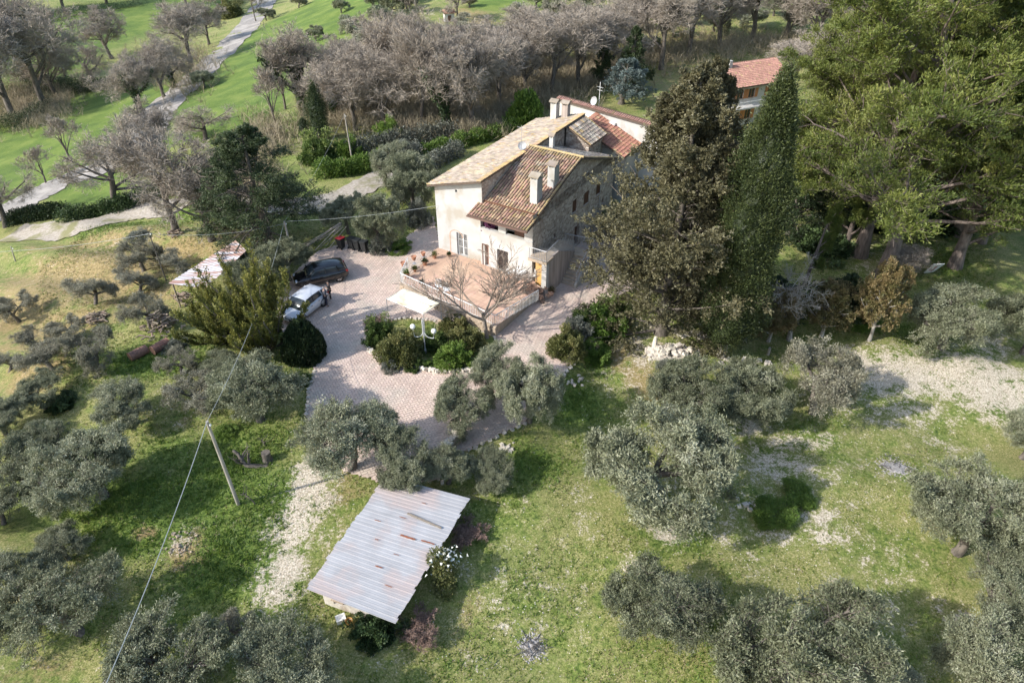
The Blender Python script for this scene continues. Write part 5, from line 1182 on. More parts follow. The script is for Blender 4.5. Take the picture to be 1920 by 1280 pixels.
for k in range(4): q = k * math.pi / 2; MB().tube([(.1 * math.cos(q), .1 * math.sin(q), .68), (.18 * math.cos(q), .18 * math.sin(q), .35), (.36 * math.cos(q), .36 * math.sin(q), 0)], .022, 5).build('leg', paint_w, tb)
# sun sail on its frame
sailm = M('cream_canvas', (.72, .66, .50), (.66, .60, .44), 1.5, .9, .1, c3=(.46, .40, .24), s3=.8)
sc4 = [at(724, 560, 2.0), at(794, 589, 2.0), at(826, 567, 2.35), at(757, 541, 2.35)]; ss = sum(sc4) / 4
sail = empty('sun_canopy', (ss[0], ss[1], 0), 0, 'cream cloth canopy stretched over the terrace steps', 'canopy')
L_ = [Vector(p) - Vector((ss[0], ss[1], 0)) for p in sc4]; n = 12; V = []; F = []
for i in range(n + 1):
    for j in range(n + 1):
        a, b = i / n, j / n; p = L_[0].lerp(L_[1], a).lerp(L_[3].lerp(L_[2], a), b); p.z -= .16 * math.sin(math.pi * a) * math.sin(math.pi * b) + .02 * math.sin(a * 19 + b * 5); V.append(tuple(p))
F = [(i * (n + 1) + j, (i + 1) * (n + 1) + j, (i + 1) * (n + 1) + j + 1, i * (n + 1) + j + 1) for i in range(n) for j in range(n)]
cl = link('canvas', npmesh('canvas', V, F, sailm, smooth=True), parent=sail); so = cl.modifiers.new('t', 'SOLIDIFY'); so.thickness = .01
for p in L_: MB().tube([(p.x, p.y, 0), tuple(p)], .025, 6).build('pole', iron, sail)
for i in range(4): MB().tube([L_[i], L_[(i + 1) % 4]], .02, 5).build('frame_bar', iron, sail)

# ------------------------------------------------------------------ poles and cables
polem = M('weathered_pole', (.40, .37, .32), (.27, .24, .20), 5, .9, .4, stretch=(1, 1, .15)); darkpole = M('dark_pole', (.10, .09, .08), (.06, .055, .05), 5, .9); cable_m = M('pale_cable', (.36, .38, .38), (.30, .32, .32), 5, .6)
def proj(p):
    q = np.array(p, float) - [0, 0, CAM_H]; Fd = q[1] * math.cos(PITCH) - q[2] * math.sin(PITCH); U = q[1] * math.sin(PITCH) + q[2] * math.cos(PITCH)
    return 960 + FPX * q[0] / Fd, 640 - FPX * U / Fd
def pole(px, py, tx, ty, label, m=polem, r=.11, fit=None):
    g = G(px, py); best = min(np.arange(.5, 14, .02), key=lambda h: abs(proj([g[0], g[1], g[2] + h])[1] - ty))
    tgt = at(tx, ty, g[2] + best); o = empty('utility_pole', g, 0, label, 'pole')
    MB().tube([(0, 0, -.4), (tgt[0] - g[0], tgt[1] - g[1], best)], [r, r * .72], 10).build('post', m, o); top = np.array([tgt[0], tgt[1], g[2] + best])
    MB().lathe((tgt[0] - g[0] + .1, tgt[1] - g[1], best - .3), [(.02, 0), (.06, .02), (.04, .06), (.06, .1), (.02, .13)], 8).build('insulator', globe, o)
    return top
t1 = pole(447, 945, 388, 790, 'pale wooden pole leaning beside the pruned olive stump in the lower left')
t2 = pole(312, 526, 278, 434, 'thin dark pole at the corner of the rusty roofed shelter', darkpole, .055)
t3 = pole(548, 478, 533, 415, 'pale wooden pole standing behind the cars at the edge of the yard')
t4 = pole(28, 490, 20, 462, 'short slanted post in the dry meadow at the far left', polem, .07)
t5 = pole(660, 298, 646, 214, 'slim grey pole by the laurel hedge beyond the driveway', polem, .09)
t6 = pole(722, 78, 719, 32, 'slim far pole among the olives on the hillside', polem, .10)
def cable(a, b, label, sag=.6, r=.013, n=24):
    a, b = np.array(a, float), np.array(b, float); pts = [tuple(a * (1 - t) + b * t - np.array([0, 0, sag * 4 * t * (1 - t)])) for t in np.linspace(0, 1, n + 1)]
    o = MB().tube(pts, r, 5).build('cable', cable_m); tag(o, label, 'cable')
hw = np.array([*loc2w(.2, -.05), 5.0]); d0 = ray(0, 466); lp = np.array([0, 0, CAM_H]) + d0 * (70 / d0[1])
off = t2 + (t2 - t3) / np.linalg.norm(t2 - t3) * 40; off[2] -= 1.0
cable(t3, hw, 'thin cable from the pole behind the cars to the farmhouse wall', .25)
cable(t2 - np.array([0, 0, .2]), t3 - np.array([0, 0, .2]), 'thin cable between the dark pole and the pole behind the cars', .5)
cable(t2 - np.array([0, 0, .2]), at(-80, 474, t2[2] - 3.5), 'thin cable running from the dark pole off to the left over the dry meadow', .4)
cable(t1, at(160, 1370, t1[2] - 1.0), 'thick pale cable coming from the lower left up to the leaning pole', .35, .019)
cable(t1, t3, 'cable from the leaning pole up through the juniper to the pole behind the cars', .9, .012)
cable(t3, t5, 'cable crossing in front of the dark cedar towards the pole by the hedge', .5, .008)

# ------------------------------------------------------------------ wood piles, barrels, stone heaps, odds and ends
logm = M('split_firewood', (.33, .26, .19), (.18, .14, .11), 6, .95, .3, var=.35); rustb = M('rusty_steel', (.24, .13, .09), (.13, .075, .055), 5, .85, .3, var=.2); rim2 = M('rusty_rim', (.32, .17, .11), (.22, .12, .08), 5, .8)
logme = MB().tube([(-.5, 0, 0), (.5, 0, 0)], [.5, .46], 7).mesh('log', logm)
def woodpile(px, py, n, sx, sy, h, label, seed, name='firewood_pile', ln=.42):
    g = G(px, py); o = empty(name, g, R(15), label, 'firewood'); rr = np.random.default_rng(seed)
    for k in range(n):
        u = rr.normal(0, .42, 2); z = h * math.exp(-(u[0] ** 2 + u[1] ** 2) * 1.6) * rr.uniform(.15, 1)
        c = bpy.data.objects.new('log', logme); C.objects.link(c); c.parent = o; c.location = (u[0] * sx, u[1] * sy, z + .05); c.rotation_euler = (0, rr.uniform(-.35, .35), rr.uniform(-.7, .7) + (1.57 if rr.random() < .2 else 0)); c.scale = (ln * rr.uniform(.7, 1.3), rr.uniform(.08, .15), rr.uniform(.08, .15))
woodpile(182, 600, 70, 1.3, .9, .6, 'small firewood heap lying in the dry meadow on the left', 1)
woodpile(303, 618, 120, 1.5, 1.3, 1.6, 'tall firewood heap behind the two rusty barrels', 2)
woodpile(345, 560, 60, 1.3, .9, .5, 'loose heap of sticks below the rusty roofed shelter', 3, 'stick_heap')
woodpile(330, 440, 40, 1.2, .8, .5, 'pale scrap wood heap at the foot of the old oak by the track', 4, 'scrap_heap')
for (px, py), yw, l in (((262, 668), -38, 'rusty barrel lying in the grass, the front left one of two'), ((303, 655), -34, 'rusty barrel lying just below the tall firewood heap')):
    g = G(px, py); o = empty('barrel', (g[0], g[1], g[2] + .30), R(yw), l, 'barrel', 'rusty barrels by the firewood'); o.scale = (.82, .82, .82)
    b_ = MB().tube([(0, -.75, 0), (0, -.72, 0), (0, -.25, 0), (0, -.23, 0), (0, .23, 0), (0, .25, 0), (0, .75, 0)], [.40, .42, .42, .44, .44, .42, .42], 20).build('barrel_body', rustb, o)
    for y in (-.76, .76): MB().tube([(0, y - .02, 0), (0, y + .02, 0)], .435, 20).build('rim', rim2, o)
def heap(px, py, n, sx, sy, h, label, seed, s=.28, name='stone_heap', mes=stone_me, cat='stones', rz=0):
    g = G(px, py); o = empty(name, g, rz, label, cat); rr = np.random.default_rng(seed)
    for k in range(n):
        u = rr.uniform(-1, 1, 2); x, y = u * [sx, sy]; cz, sz = math.cos(rz), math.sin(rz); wx, wy = g[0] + x * cz - y * sz, g[1] + x * sz + y * cz
        z = H1(wx, wy) - g[2] + h * max(0, 1 - (u ** 2).sum() * .8) * rr.uniform(.1, 1) + .02; stone(o, x, y, z, s * rr.uniform(.5, 1.25), rr, mes)
heap(1262, 664, 150, 1.9, .75, .75, 'big heap of white limestone blocks under the dusty conifer', 21, .34)
heap(1395, 680, 24, 1.9, .35, .2, 'scattered low row of pale stones right of the cypress trunk', 22, .30)
heap(1345, 632, 30, 3.2, .35, .5, 'shaded rubble wall remains between the conifer trunks', 23, .36, 'low_rubble_wall')
heap(342, 1018, 30, .9, .8, .1, 'stony rubble patch in the green bank beside the cable', 24, .12, mes=warm_me)
heap(1075, 712, 14, .7, .6, .1, 'few pale stones on the bank right of the courtyard olives', 25, .2)
heap(948, 838, 16, .5, .4, .1, 'small stones beside the lowest courtyard wall end', 26, .2)
heap(1408, 948, 10, .7, .5, .05, 'few rubble stones left of the felled olive branches', 27, .2)
heap(1480, 590, 8, .6, .3, .1, 'few loose blocks in the shade under the dead tree', 28, .28)
def edging(pxs, label, seed, s=.26, mes=stone_me, rows=1, lift=0.04, name='stone_edging', sp=.30):
    P = [G(*p) for p in pxs]; g = P[0]; o = empty(name, g, 0, label, 'stone edging'); rr = np.random.default_rng(seed)
    for a, b in zip(P, P[1:]):
        n = max(1, int(np.linalg.norm((b - a)[:2]) / sp))
        for k in range(n):
            for r_ in range(rows):
                p = a + (b - a) * (k + rr.uniform(-.1, .1)) / n; stone(o, p[0] - g[0] + rr.normal(0, .03), p[1] - g[1] + rr.normal(0, .03), H1(p[0], p[1]) - g[2] + lift + r_ * .17, s, rr, mes)
edging(BED_PX[-5:] + BED_PX[:1], 'low pale stone edging along the front of the round shrub bed', 31, .25, rows=2, sp=.26)
edging(BED_PX[:9], 'stone edging round the back of the shrub bed', 32, .22)
edging([(830, 905), (850, 858), (905, 832), (985, 795), (1030, 738), (1075, 682), (1105, 616)], 'rough stone edging along the right side of the courtyard', 33, .24, sp=.5)
edging([(575, 778), (580, 730), (592, 690)], 'stone edging on the left side of the lower courtyard', 34, .22, sp=.34)
# dry stone retaining wall running down to the shed (between the small olives)
o_ = G(868, 818); wallr = empty('retaining_wall', o_, 0, 'short warm stone retaining wall running down from the courtyard to the tin shed', 'wall')
rr = np.random.default_rng(40); a, b = G(872, 812), G(800, 900)
n = 15
for k in range(n):
    for row in range(4):
        p = a + (b - a) * (k + .5 * (row % 2)) / n; stone(wallr, p[0] - o_[0], p[1] - o_[1], H1(p[0], p[1]) - o_[2] + .06 + row * .2, .36, rr, warm_me, .24)
for k in range(n):
    p = a + (b - a) * (k + .5) / n; stone(wallr, p[0] - o_[0], p[1] - o_[1], H1(p[0], p[1]) - o_[2] + .88, .44, rr, stone_me, .14)
# upright pale stone, boards, stumps
g = G(1226, 655); o = empty('stone_post', g, 0, 'upright pale stone post at the left end of the white stone heap', 'stone post')
MB().lathe((0, 0, -.1), [(.20, 0), (.19, .5), (.15, 1.0), (.11, 1.25), (.0, 1.28)], 9).build('shaft', limest, o)
g = G(1740, 512); o = empty('leaning_board', g, R(10), 'white plastic panel with red marks leaning in the shade under the pines', 'board'); o.rotation_euler.x = R(28)
MB().add([(-.42, 0, .05), (.42, .0, .05), (.62, .0, 1.35), (-.52, .0, 1.45), (-.42, .05, .05), (.42, .05, .05), (.62, .05, 1.35), (-.52, .05, 1.45)], [(0, 1, 2, 3), (7, 6, 5, 4), (0, 4, 5, 1), (1, 5, 6, 2), (2, 6, 7, 3), (3, 7, 4, 0)]).build('panel_sheet', paint_w, o)
MB().slab([(-.02, -.006, .3), (.10, -.006, .3), (.16, -.006, 1.1), (.02, -.006, 1.1)], .004, axis=(0, 1, 0)).slab([(-.25, -.006, .4), (-.18, -.006, .4), (-.2, -.006, .8), (-.27, -.006, .8)], .004, axis=(0, 1, 0)).build('red_stripe', red_p, o)
for y in (.2, 1.2): MB().box(-.5, .55, .052, .10, y, y + .06).build('batten', oldwood, o)
for px, py, l, s in ((502, 862, 'sawn dark tree stump beside the pruned olive', .28), (1440, 665, 'thin pale cut stump standing right of the cypress trunk', .10)):
    g = G(px, py); o = empty('tree_stump', g, 0, l, 'stump'); MB().lathe((0, 0, -.1), [(s * 1.3, 0), (s, .25), (s * .95, .75), (0, .76)], 10).build('stump', bark if s > .2 else bark_pale, o)
ash = M('wood_ash', (.40, .375, .355), (.20, .19, .18), 9, .95, .5)
for px, py, l, s in ((1678, 876, 'round patch of pale bonfire ash in the right meadow', 1.05), (998, 1212, 'smaller round patch of bonfire ash at the bottom of the meadow', .62)):
    g = G(px, py); o = empty('ash_patch', g, 0, l, 'ash'); rr = np.random.default_rng(px); V = [(0, 0, .09)]; n = 26
    for ring, f in enumerate((.4, .75, 1.0)):
        for k in range(n):
            q = 2 * math.pi * k / n; r_ = s * .62 * f * (1 + rr.normal(0, .05) + (.16 * math.sin(q * 3 + px) + .10 * math.sin(q * 5 + 1 + px)) * (ring > 0)); x, y = r_ * math.cos(q), r_ * math.sin(q) * .95; V.append((x, y, H1(g[0] + x, g[1] + y) - g[2] + (.06, .05, .005)[ring] + rr.uniform(0, .02) * (ring < 2)))
    F3 = [(0, 1 + k, 1 + (k + 1) % n) for k in range(n)]; F4 = [(1 + r * n + k, 1 + (r + 1) * n + k, 1 + (r + 1) * n + (k + 1) % n, 1 + r * n + (k + 1) % n) for r in range(2) for k in range(n)]
    me = bpy.data.meshes.new('ash'); me.from_pydata(V, [], F3 + F4); link('ash', me, ash, o)
    m2 = 420; pp = rr.normal(size=(m2, 2)) * s * .48; oc_ = np.array([(1, 0, 0), (0, 1, 0), (-1, 0, 0), (0, -1, 0), (0, 0, .6)]); ss_ = rr.uniform(.02, .07, (m2, 1, 1)) * rr.uniform(.6, 1.4, (m2, 5, 1)); zz_ = hgt(g[0] + pp[:, 0], g[1] + pp[:, 1]) - g[2]
    link('ash_lumps', npmesh('ash_lumps', (oc_[None] * ss_ + np.stack([pp[:, 0], pp[:, 1], zz_ + .01], -1)[:, None]).reshape(-1, 3), (np.array([(0, 1, 4), (1, 2, 4), (2, 3, 4), (3, 0, 4)])[None] + (np.arange(m2) * 5)[:, None, None]).reshape(-1, 3), ash), parent=o, kind='stuff')
    P_ = rr.normal(size=(45, 2)) * s * .45; Q = np.zeros((45, 2, 3)); Q[:, 0, :2] = P_; Q[:, 0, 2] = .12; Q[:, 1] = Q[:, 0] + rr.normal(size=(45, 3)) * np.array([.22, .22, .03]); V, F = tubes(Q, np.full((45, 2), .018), 4)
    link('charred_sticks', npmesh('charred_sticks', V, F, darkpole), parent=o)
g = G(215, 1290); o = empty('brown_roof_corner', g, R(20), 'corner of a reddish brown flat roof at the bottom left edge', 'hut')
g2 = [at(188, 1290, g[2] + 2.0), at(228, 1238, g[2] + 2.0), at(262, 1262, g[2] + 2.0), at(262, 1330, g[2] + 2.0), at(188, 1330, g[2] + 2.0)]
o.rotation_euler.z = 0; mb = MB(); mb.prism([(p[0] - g[0], p[1] - g[1]) for p in g2], 1.92, 2.0); mb.build('roof', M('brown_sheet', (.20, .12, .105), (.16, .10, .09), 3, .6), o)
mb = MB(); mb.prism([((p[0] - g[0]) * .8, (p[1] - g[1]) * .8) for p in g2], -.3, 1.918); mb.build('wall', oldwall, o)
for (px, py), l, m_, s in (((640, 1163), 'small grey box on the ground by the white wall of the tin shed', paint_w, .22), ((656, 1170), 'orange bucket lying by the white wall of the tin shed', ochre, .17)):
    g = G(px, py); o = empty('yard_box' if s > .2 else 'bucket', g, R(25), l, 'box' if s > .2 else 'bucket')
    if s > .2: MB().box(-s, s, -s * .8, s * .8, 0, s * 1.2).build('box_body', m_, o, bevel=.02); MB().box(-s * 1.05, s * 1.05, -s * .85, s * .85, s * 1.2, s * 1.35).build('lid', m_, o)
    else: MB().lathe((0, 0, 0), [(s * .7, 0), (s, s * 2), (s * 1.08, s * 2), (s * 1.08, s * 1.85), (s * .95, s * 1.8)], 14).build('bucket_body', m_, o); MB().tube([(-s, 0, s * 1.9), (0, s, s * 1.2), (s, 0, s * 1.9)], .01, 4).build('handle', iron, o)
# ------------------------------------------------------------------ planting
SEQ = random.Random(4)
def put(key, px, py, wpx, label, name, cat, group=None, hs=1.0, rz=None, tilt=(0, 0), dz=-.05, sy=None, top=None):
    "plant with its foot on the ground the photograph shows at (px,py) and crown about wpx photo pixels wide"
    g = G(px, py); s = wpx / FPX * depth(g) / PROTO[key]['w']; g = g.copy()
    rz = SEQ.uniform(0, 6.28) if rz is None else rz
    if top is not None:
        Hm = min(np.arange(.5, 32, .05), key=lambda h: abs(proj([g[0], g[1], g[2] + h])[1] - top)); hs = Hm / PROTO[key]['h'] / s
    return plant(key, name, (g[0], g[1], g[2] + dz), (s, s * (sy or 1), s * hs), rz, label, cat, group, tilt)
OG = 'olive trees of the grove around the farmhouse'
O4 = ['olive0', 'olive1', 'olive2', 'olive3']
olives = [
 ('olive_dense', 1215, 950, 285, 'big round olive in the middle of the right meadow', .95), ('olive1', 1285, 790, 165, 'left half of the olive pair under the white stone heap', 1), ('olive_dense', 1385, 790, 165, 'right half of the olive pair under the white stone heap', .9),
 ('olive_thin', 1525, 775, 175, 'thin airy olive standing below the cypress and the dead tree', 1.15), ('olive1', 1765, 655, 165, 'dark green olive just below the white plastic panel', 1), ('olive3', 1915, 665, 150, 'olive cut by the right edge of the photo below the pines', 1.1),
 ('olive0', 1915, 860, 150, 'olive cut by the right edge of the photo beside the bare white soil', 1), ('olive1', 1790, 1035, 235, 'large olive below and right of the upper ash patch', 1), ('olive3', 1870, 1150, 180, 'olive at the right edge between two other big olives', 1),
 ('olive0', 1240, 1190, 215, 'grey olive in the lower centre of the meadow, left of the olive shadow', .95), ('olive2', 1490, 1290, 300, 'wide olive cut by the bottom edge right of the centre', 1), ('olive1', 1850, 1300, 230, 'olive in the lower right corner of the photo', 1),
 ('olive1', 937, 748, 105, 'slim olive with a dark bare trunk on the lower edge of the courtyard', 1.5), ('olive_dense', 990, 790, 130, 'dense upright silvery olive right of the slim olive on the courtyard edge', 1.45), ('olive1', 872, 800, 120, 'olive on the courtyard edge left of the slim dark trunk', 1.15),
 ('olive0', 655, 880, 200, 'wide olive at the lower left end of the courtyard', 1.0), ('olive3', 765, 905, 130, 'olive whose branches hang over the top of the tin roof', 1.2), ('olive0', 838, 905, 105, 'small olive with a dark trunk beside the retaining wall', 1.1), ('olive3', 930, 902, 95, 'little round olive right of the retaining wall', .85),
 ('olive0', 490, 790, 190, 'large grey olive below the juniper and left of the courtyard', .95), ('olive_thin', 385, 772, 130, 'olive with a forked crooked trunk left of the cable', .85), ('olive0', 245, 790, 125, 'olive with two slanting stems in the middle of the left slope', .95),
 ('olive3', 90, 765, 105, 'low olive beside the dark hollow at the left', .85), ('olive_thin2', 105, 692, 110, 'leaning thin olive in the dry meadow near the left edge', .8), ('olive_thin', 180, 684, 105, 'olive with a thick dark trunk left of the rusty barrels', .95),
 ('olive_thin', 280, 610, 90, 'thin olive right behind the tall firewood heap', .9), ('olive_thin2', 258, 552, 80, 'sparse leaning olive above the firewood heap', .9), ('olive_thin2', 178, 572, 88, 'thin olive with two stems beside the small firewood heap', .9),
 ('olive_thin', 38, 602, 85, 'thin olive in the dry meadow close to the left edge', .9), ('olive_thin', 270, 508, 95, 'thin olive left of the dark pole', .8), ('olive_thin2', 328, 512, 70, 'small thin olive right of the dark pole at the shelter', .8),
 ('olive1', 195, 935, 200, 'broad olive on the left slope between the cable and the left edge', .9), ('olive2', 60, 915, 150, 'olive near the left edge above the broad left olive', .9), ('olive0', 40, 1120, 150, 'olive near the left edge in the lower quarter', .9),
 ('olive2', 155, 1190, 230, 'wide olive in the lower left grove, left of the cable', .95), ('olive1', 345, 1290, 240, 'olive at the bottom edge just right of the cable', .95), ('olive3', 560, 1290, 210, 'olive at the bottom edge left of the tin shed', .9),
 ('olive3', 5, 985, 110, 'olive cut by the left edge at mid height of the grove', .9), ('olive3', 468, 560, 90, 'grey olive squeezed behind the shelter and the juniper', 1.1), ('olive_dense', 545, 525, 110, 'grey bushy olive behind the black car', 1.0), ('olive3', 480, 520, 80, 'pale olive bush at the foot of the cedar', 1.0),
 ('olive_dense', 712, 470, 105, 'dark olive standing behind the wheelie bins', 1.35), ('olive3', 655, 440, 85, 'olive left of the bins behind the stick pile', 1.2), ('olive_dense', 775, 400, 110, 'tall silvery olive hard against the left wall of the farmhouse', 1.35), ('olive1', 745, 350, 90, 'olive on the hedge bank left of the farmhouse roof', 1.2),
 ('olive_dense', 592, 77, 36, 'lone round olive on the green field right of the road', 1), ('olive_dense', 385, 164, 46, 'lone olive beside the road bend', .9), ('olive3', 500, 38, 34, 'olive at the far top of the road verge', .9),
 ('olive_thin', 340, 700, 80, 'small dull olive behind the crooked forked one', .8), ('olive_thin2', 15, 700, 80, 'thin olive at the left edge over the dry meadow', .8), ('olive0', 1650, 1320, 150, 'low olive top showing at the bottom edge between two wide olives', .8)]
olives += [('olive_thin', 130, 640, 75, 'pale thin olive left of the small firewood heap', .9), ('olive_thin2', 60, 660, 70, 'pale thin olive close to the left edge under the dry meadow', .9), ('olive3', 420, 715, 90, 'grey olive between the forked one and the juniper', .9),
 ('olive2', 100, 850, 110, 'olive above the broad left slope olive, near the lush green bank', .8), ('olive1', 12, 815, 100, 'olive cut by the left edge below the dark hollow', .9), ('olive_thin', 450, 1190, 90, 'small olive between the bottom olives and the gravel path', .8), ('olive0', 130, 1050, 110, 'olive between the broad left one and the lower left grove', .9)]
for k_, px, py, w, l, hs in olives: put(k_, px, py, w * 1.06, l, 'olive_tree', 'olive tree', OG, hs)
FAR_O = [(668, 75, 46), (715, 50, 44), (738, 30, 40), (762, 18, 40), (690, 95, 44), (720, 110, 40), (655, 60, 36), (665, 105, 40), (760, 55, 42), (765, 78, 40), (820, 80, 34), (858, 75, 38), (868, 50, 30), (700, 22, 36), (930, 85, 44), (975, 45, 40),
         (1000, 70, 44), (1040, 30, 42), (1050, 62, 44), (1085, 45, 44), (1110, 20, 40), (1120, 70, 46), (1150, 48, 42), (1170, 82, 40), (1185, 25, 42), (1200, 60, 44), (1230, 40, 44), (1250, 15, 40), (1262, 70, 40), (1290, 45, 44), (1320, 20, 44), (1340, 60, 46), (1370, 35, 44), (1400, 12, 42), (1415, 55, 44), (1450, 30, 44), (1480, 60, 46), (1500, 15, 44), (1530, 40, 46), (1560, 12, 44), (1600, 35, 46),
         (985, 95, 38), (1015, 100, 38), (1075, 92, 38), (1140, 100, 36), (1215, 98, 36), (1005, 15, 36), (1060, 4, 36), (1140, 0, 34), (1215, -6, 34), (1300, -8, 36), (1380, -10, 36), (1460, -8, 36), (880, 15, 26), (655, 130, 40), (690, 140, 40), (640, 25, 30), (560, 15, 30), (780, 5, 30), (900, 110, 36), (950, 118, 36)]
ORD = ['first', 'second', 'third', 'fourth', 'fifth', 'sixth', 'seventh', 'eighth', 'ninth', 'tenth', 'eleventh', 'twelfth', 'thirteenth', 'fourteenth', 'fifteenth', 'sixteenth', 'seventeenth', 'eighteenth', 'nineteenth', 'twentieth', 'twenty first', 'twenty second', 'twenty third', 'twenty fourth', 'twenty fifth', 'twenty sixth', 'twenty seventh', 'twenty eighth', 'twenty ninth', 'thirtieth']
bands = [(-20, 18, 'along the top edge of the photo'), (18, 42, 'in the row just under the top edge'), (42, 66, 'in the third hillside row from the top'), (66, 90, 'in the hillside row above the bare trees'), (90, 200, 'in the lowest hillside row, against the bare trees')]
for lo, hi, wd in bands:
    for i, (px, py, w) in enumerate(sorted(t for t in FAR_O if lo <= t[1] < hi)):
        put('olive_far%d' % SEQ.randrange(3), px, py, w * 1.25, 'small far olive %s, %s from the left' % (wd, ORD[i]), 'olive_tree', 'olive tree', 'small olives on the far hillside', SEQ.uniform(.85, 1.1))
BG = 'leafless trees around the property'
bares = [
 ('bare1', 330, 437, 200, 'old leafless oak with a thick trunk standing by the track, scrap wood at its foot', 1.0), ('bare_old', 398, 450, 180, 'gnarled leafless oak right of the old thick one, beside the cedar', 1.05), ('bare0', 425, 440, 130, 'leafless tree half hidden by the cedar', 1.1),
 ('bare_old', 215, 380, 175, 'wide leafless oak between the road and the gravel track', .95), ('bare_old', 12, 425, 150, 'leafless oak at the left edge beside the road', .95), ('bare_thin', 86, 343, 55, 'small leafless tree on the green field by the road, left one of two', 1), ('bare_thin', 135, 305, 70, 'young yellowish leafless tree on the green field by the road', 1),
 ('bare0', 210, 110, 90, 'leafless tree at the edge of the upper green field, its crown against the grass', .95), ('bare_old', 180, 155, 85, 'leafless tree in the hedgerow below the upper green field', 1.1), ('bare_thin', 122, 143, 60, 'slender leafless tree rising from the hedgerow in front of the green field', 1.5),
 ('bare1', 85, 205, 175, 'big leafless tree in the dark clump at the left', 1), ('bare2', 25, 225, 175, 'leafless tree at the left edge of the dark clump', 1), ('bare_ivy', 45, 150, 150, 'leafless tree at the back of the dark clump on the left', 1),
 ('bare_ivy', 262, 207, 95, 'leafless tree with an ivy clad trunk left of the road', 1), ('bare0', 308, 182, 95, 'leafless tree in the group left of the road, next to the ivy clad one', 1), ('bare_ivy', 328, 165, 80, 'second ivy clad tree in the group left of the road', 1.05), ('bare2', 360, 124, 105, 'tall leafless tree on the road verge, middle of the group', 1), ('bare0', 392, 84, 75, 'leafless tree on the road verge, farthest of the roadside group', 1), 
 ('bare_thin', 480, 40, 36, 'small leafless tree beside the far end of the road', 1.2), ('bare_far', 420, 20, 80, 'leafless tree mass left of the far end of the road, right part', 1), ('bare_far', 350, 10, 80, 'leafless tree mass left of the far end of the road, left part', 1),
 ('bare_ivy', 574, 216, 150, 'large leafless tree with some ivy on the edge of the green wedge', 1), ('bare_thin', 518, 238, 70, 'small forked leafless tree in front of the green wedge', 1.2), ('bare_thin', 535, 205, 70, 'thin leafless tree behind the cedar top', 1.2),
 ('bare_old', 385, 262, 120, 'leafless tree left of the cedar top, near the road', .7),
 ('bare0', 668, 245, 115, 'leafless tree behind the hedge, left end of the row behind the farmhouse', 1.1), ('bare_ivy', 628, 225, 95, 'ivy wrapped tree at the left end of the row behind the farmhouse', 1.05), ('bare2', 722, 240, 110, 'slender leafless tree in the row behind the hedge, second from the left', 1.1), ('bare_tall', 790, 240, 100, 'tall narrow leafless tree in the middle of the row behind the hedge', 1.1),
 ('bare_ivy', 842, 248, 130, 'leafless tree with a double trunk behind the upper hedge', 1.15), ('bare1', 885, 245, 150, 'broad leafless tree with an ivy trunk left of the round evergreen', 1.0), ('bare2', 935, 205, 120, 'leafless tree right behind the round evergreen', 1.0), ('bare0', 985, 180, 110, 'leafless tree between the round evergreen and the chimneys', 1.0),
 ('bare1', 1035, 180, 120, 'leafless tree right behind the two far chimneys', 1.0), ('bare2', 1085, 165, 120, 'leafless tree behind the pink coping of the white house', 1.0), ('bare0', 1130, 145, 110, 'leafless tree left of the fir behind the white house', 1.0), ('bare1', 1240, 130, 130, 'leafless tree right of the fir behind the white house', 1.0), ('bare2', 1290, 105, 120, 'leafless tree behind the top of the dusty conifer', 1.0),
 ('bare0', 1350, 85, 130, 'leafless tree just left of the far house roof', 1.0), ('bare1', 1410, 75, 130, 'leafless tree behind the far house, left one', 1.0), ('bare2', 1470, 75, 130, 'leafless tree behind the far house, right one', 1.0), ('bare0', 1520, 100, 130, 'leafless tree between the far house and the pines', 1.0),
 ('bare_tall', 750, 205, 110, 'leafless tree in the second line behind the row, left part', .85), ('bare2', 800, 190, 120, 'leafless tree in the second line behind the row, centre', .85), ('bare0', 860, 170, 120, 'leafless tree in the second line behind the row, right part', .85), ('bare1', 700, 185, 110, 'leafless tree in the second line below the olive group', .85), ('bare0', 645, 175, 100, 'leafless tree in the second line at the field edge', .85),
 ('bare1', 1180, 105, 120, 'leafless tree in the far belt above the fir', .85), ('bare0', 1090, 120, 110, 'leafless tree in the far belt over the white house', .85), ('bare2', 1000, 130, 110, 'leafless tree in the far belt above the round evergreen', .85), ('bare1', 930, 150, 110, 'leafless tree in the far belt behind the broad ivy trunk', .85), ('bare1', 1590, 80, 130, 'leafless tree in front of the far grove by the pine tops', .9),
 ('bare_far', 770, 28, 36, 'far leafless tree standing on the green slope near the slim pole', 1.3), ('bare_far', 858, 38, 52, 'far leafless tree right of the tiny hut', 1.2),
 ('bare_far', 120, 20, 90, 'dark leafless tree beyond the upper green field, middle', .8), ('bare_far', 40, 25, 100, 'dark leafless tree beyond the upper green field, left corner', .8), ('bare_far', 200, 8, 80, 'dark leafless tree beyond the upper green field, right', .8), ('bare_tall', 1690, 515, 75, 'leafless whippy shrub in front of the big pine trunk', .5)]
bares += [('bare0', 110, 185, 120, 'leafless tree at the right rim of the dark clump on the left', .9), ('bare1', 5, 180, 130, 'leafless tree at the left edge behind the dark clump', .9), ('bare1', 300, 318, 130, 'leafless tree rising right beside the road bend', .9),
 ('bare0', 1345, 215, 80, 'leafless tree in front of the far house, left of its balcony', .7), ('bare2', 1480, 170, 110, 'leafless tree at the right wall of the far house', .7), ('bare1', 1545, 150, 120, 'leafless tree between the far house and the leftmost pine', .8)]
for k_, px, py, w, l, hs in bares: put(k_, px, py, w * (1.12 if 600 < px < 1500 and py > 100 else 1), l, 'bare_tree', 'leafless tree', BG, hs)
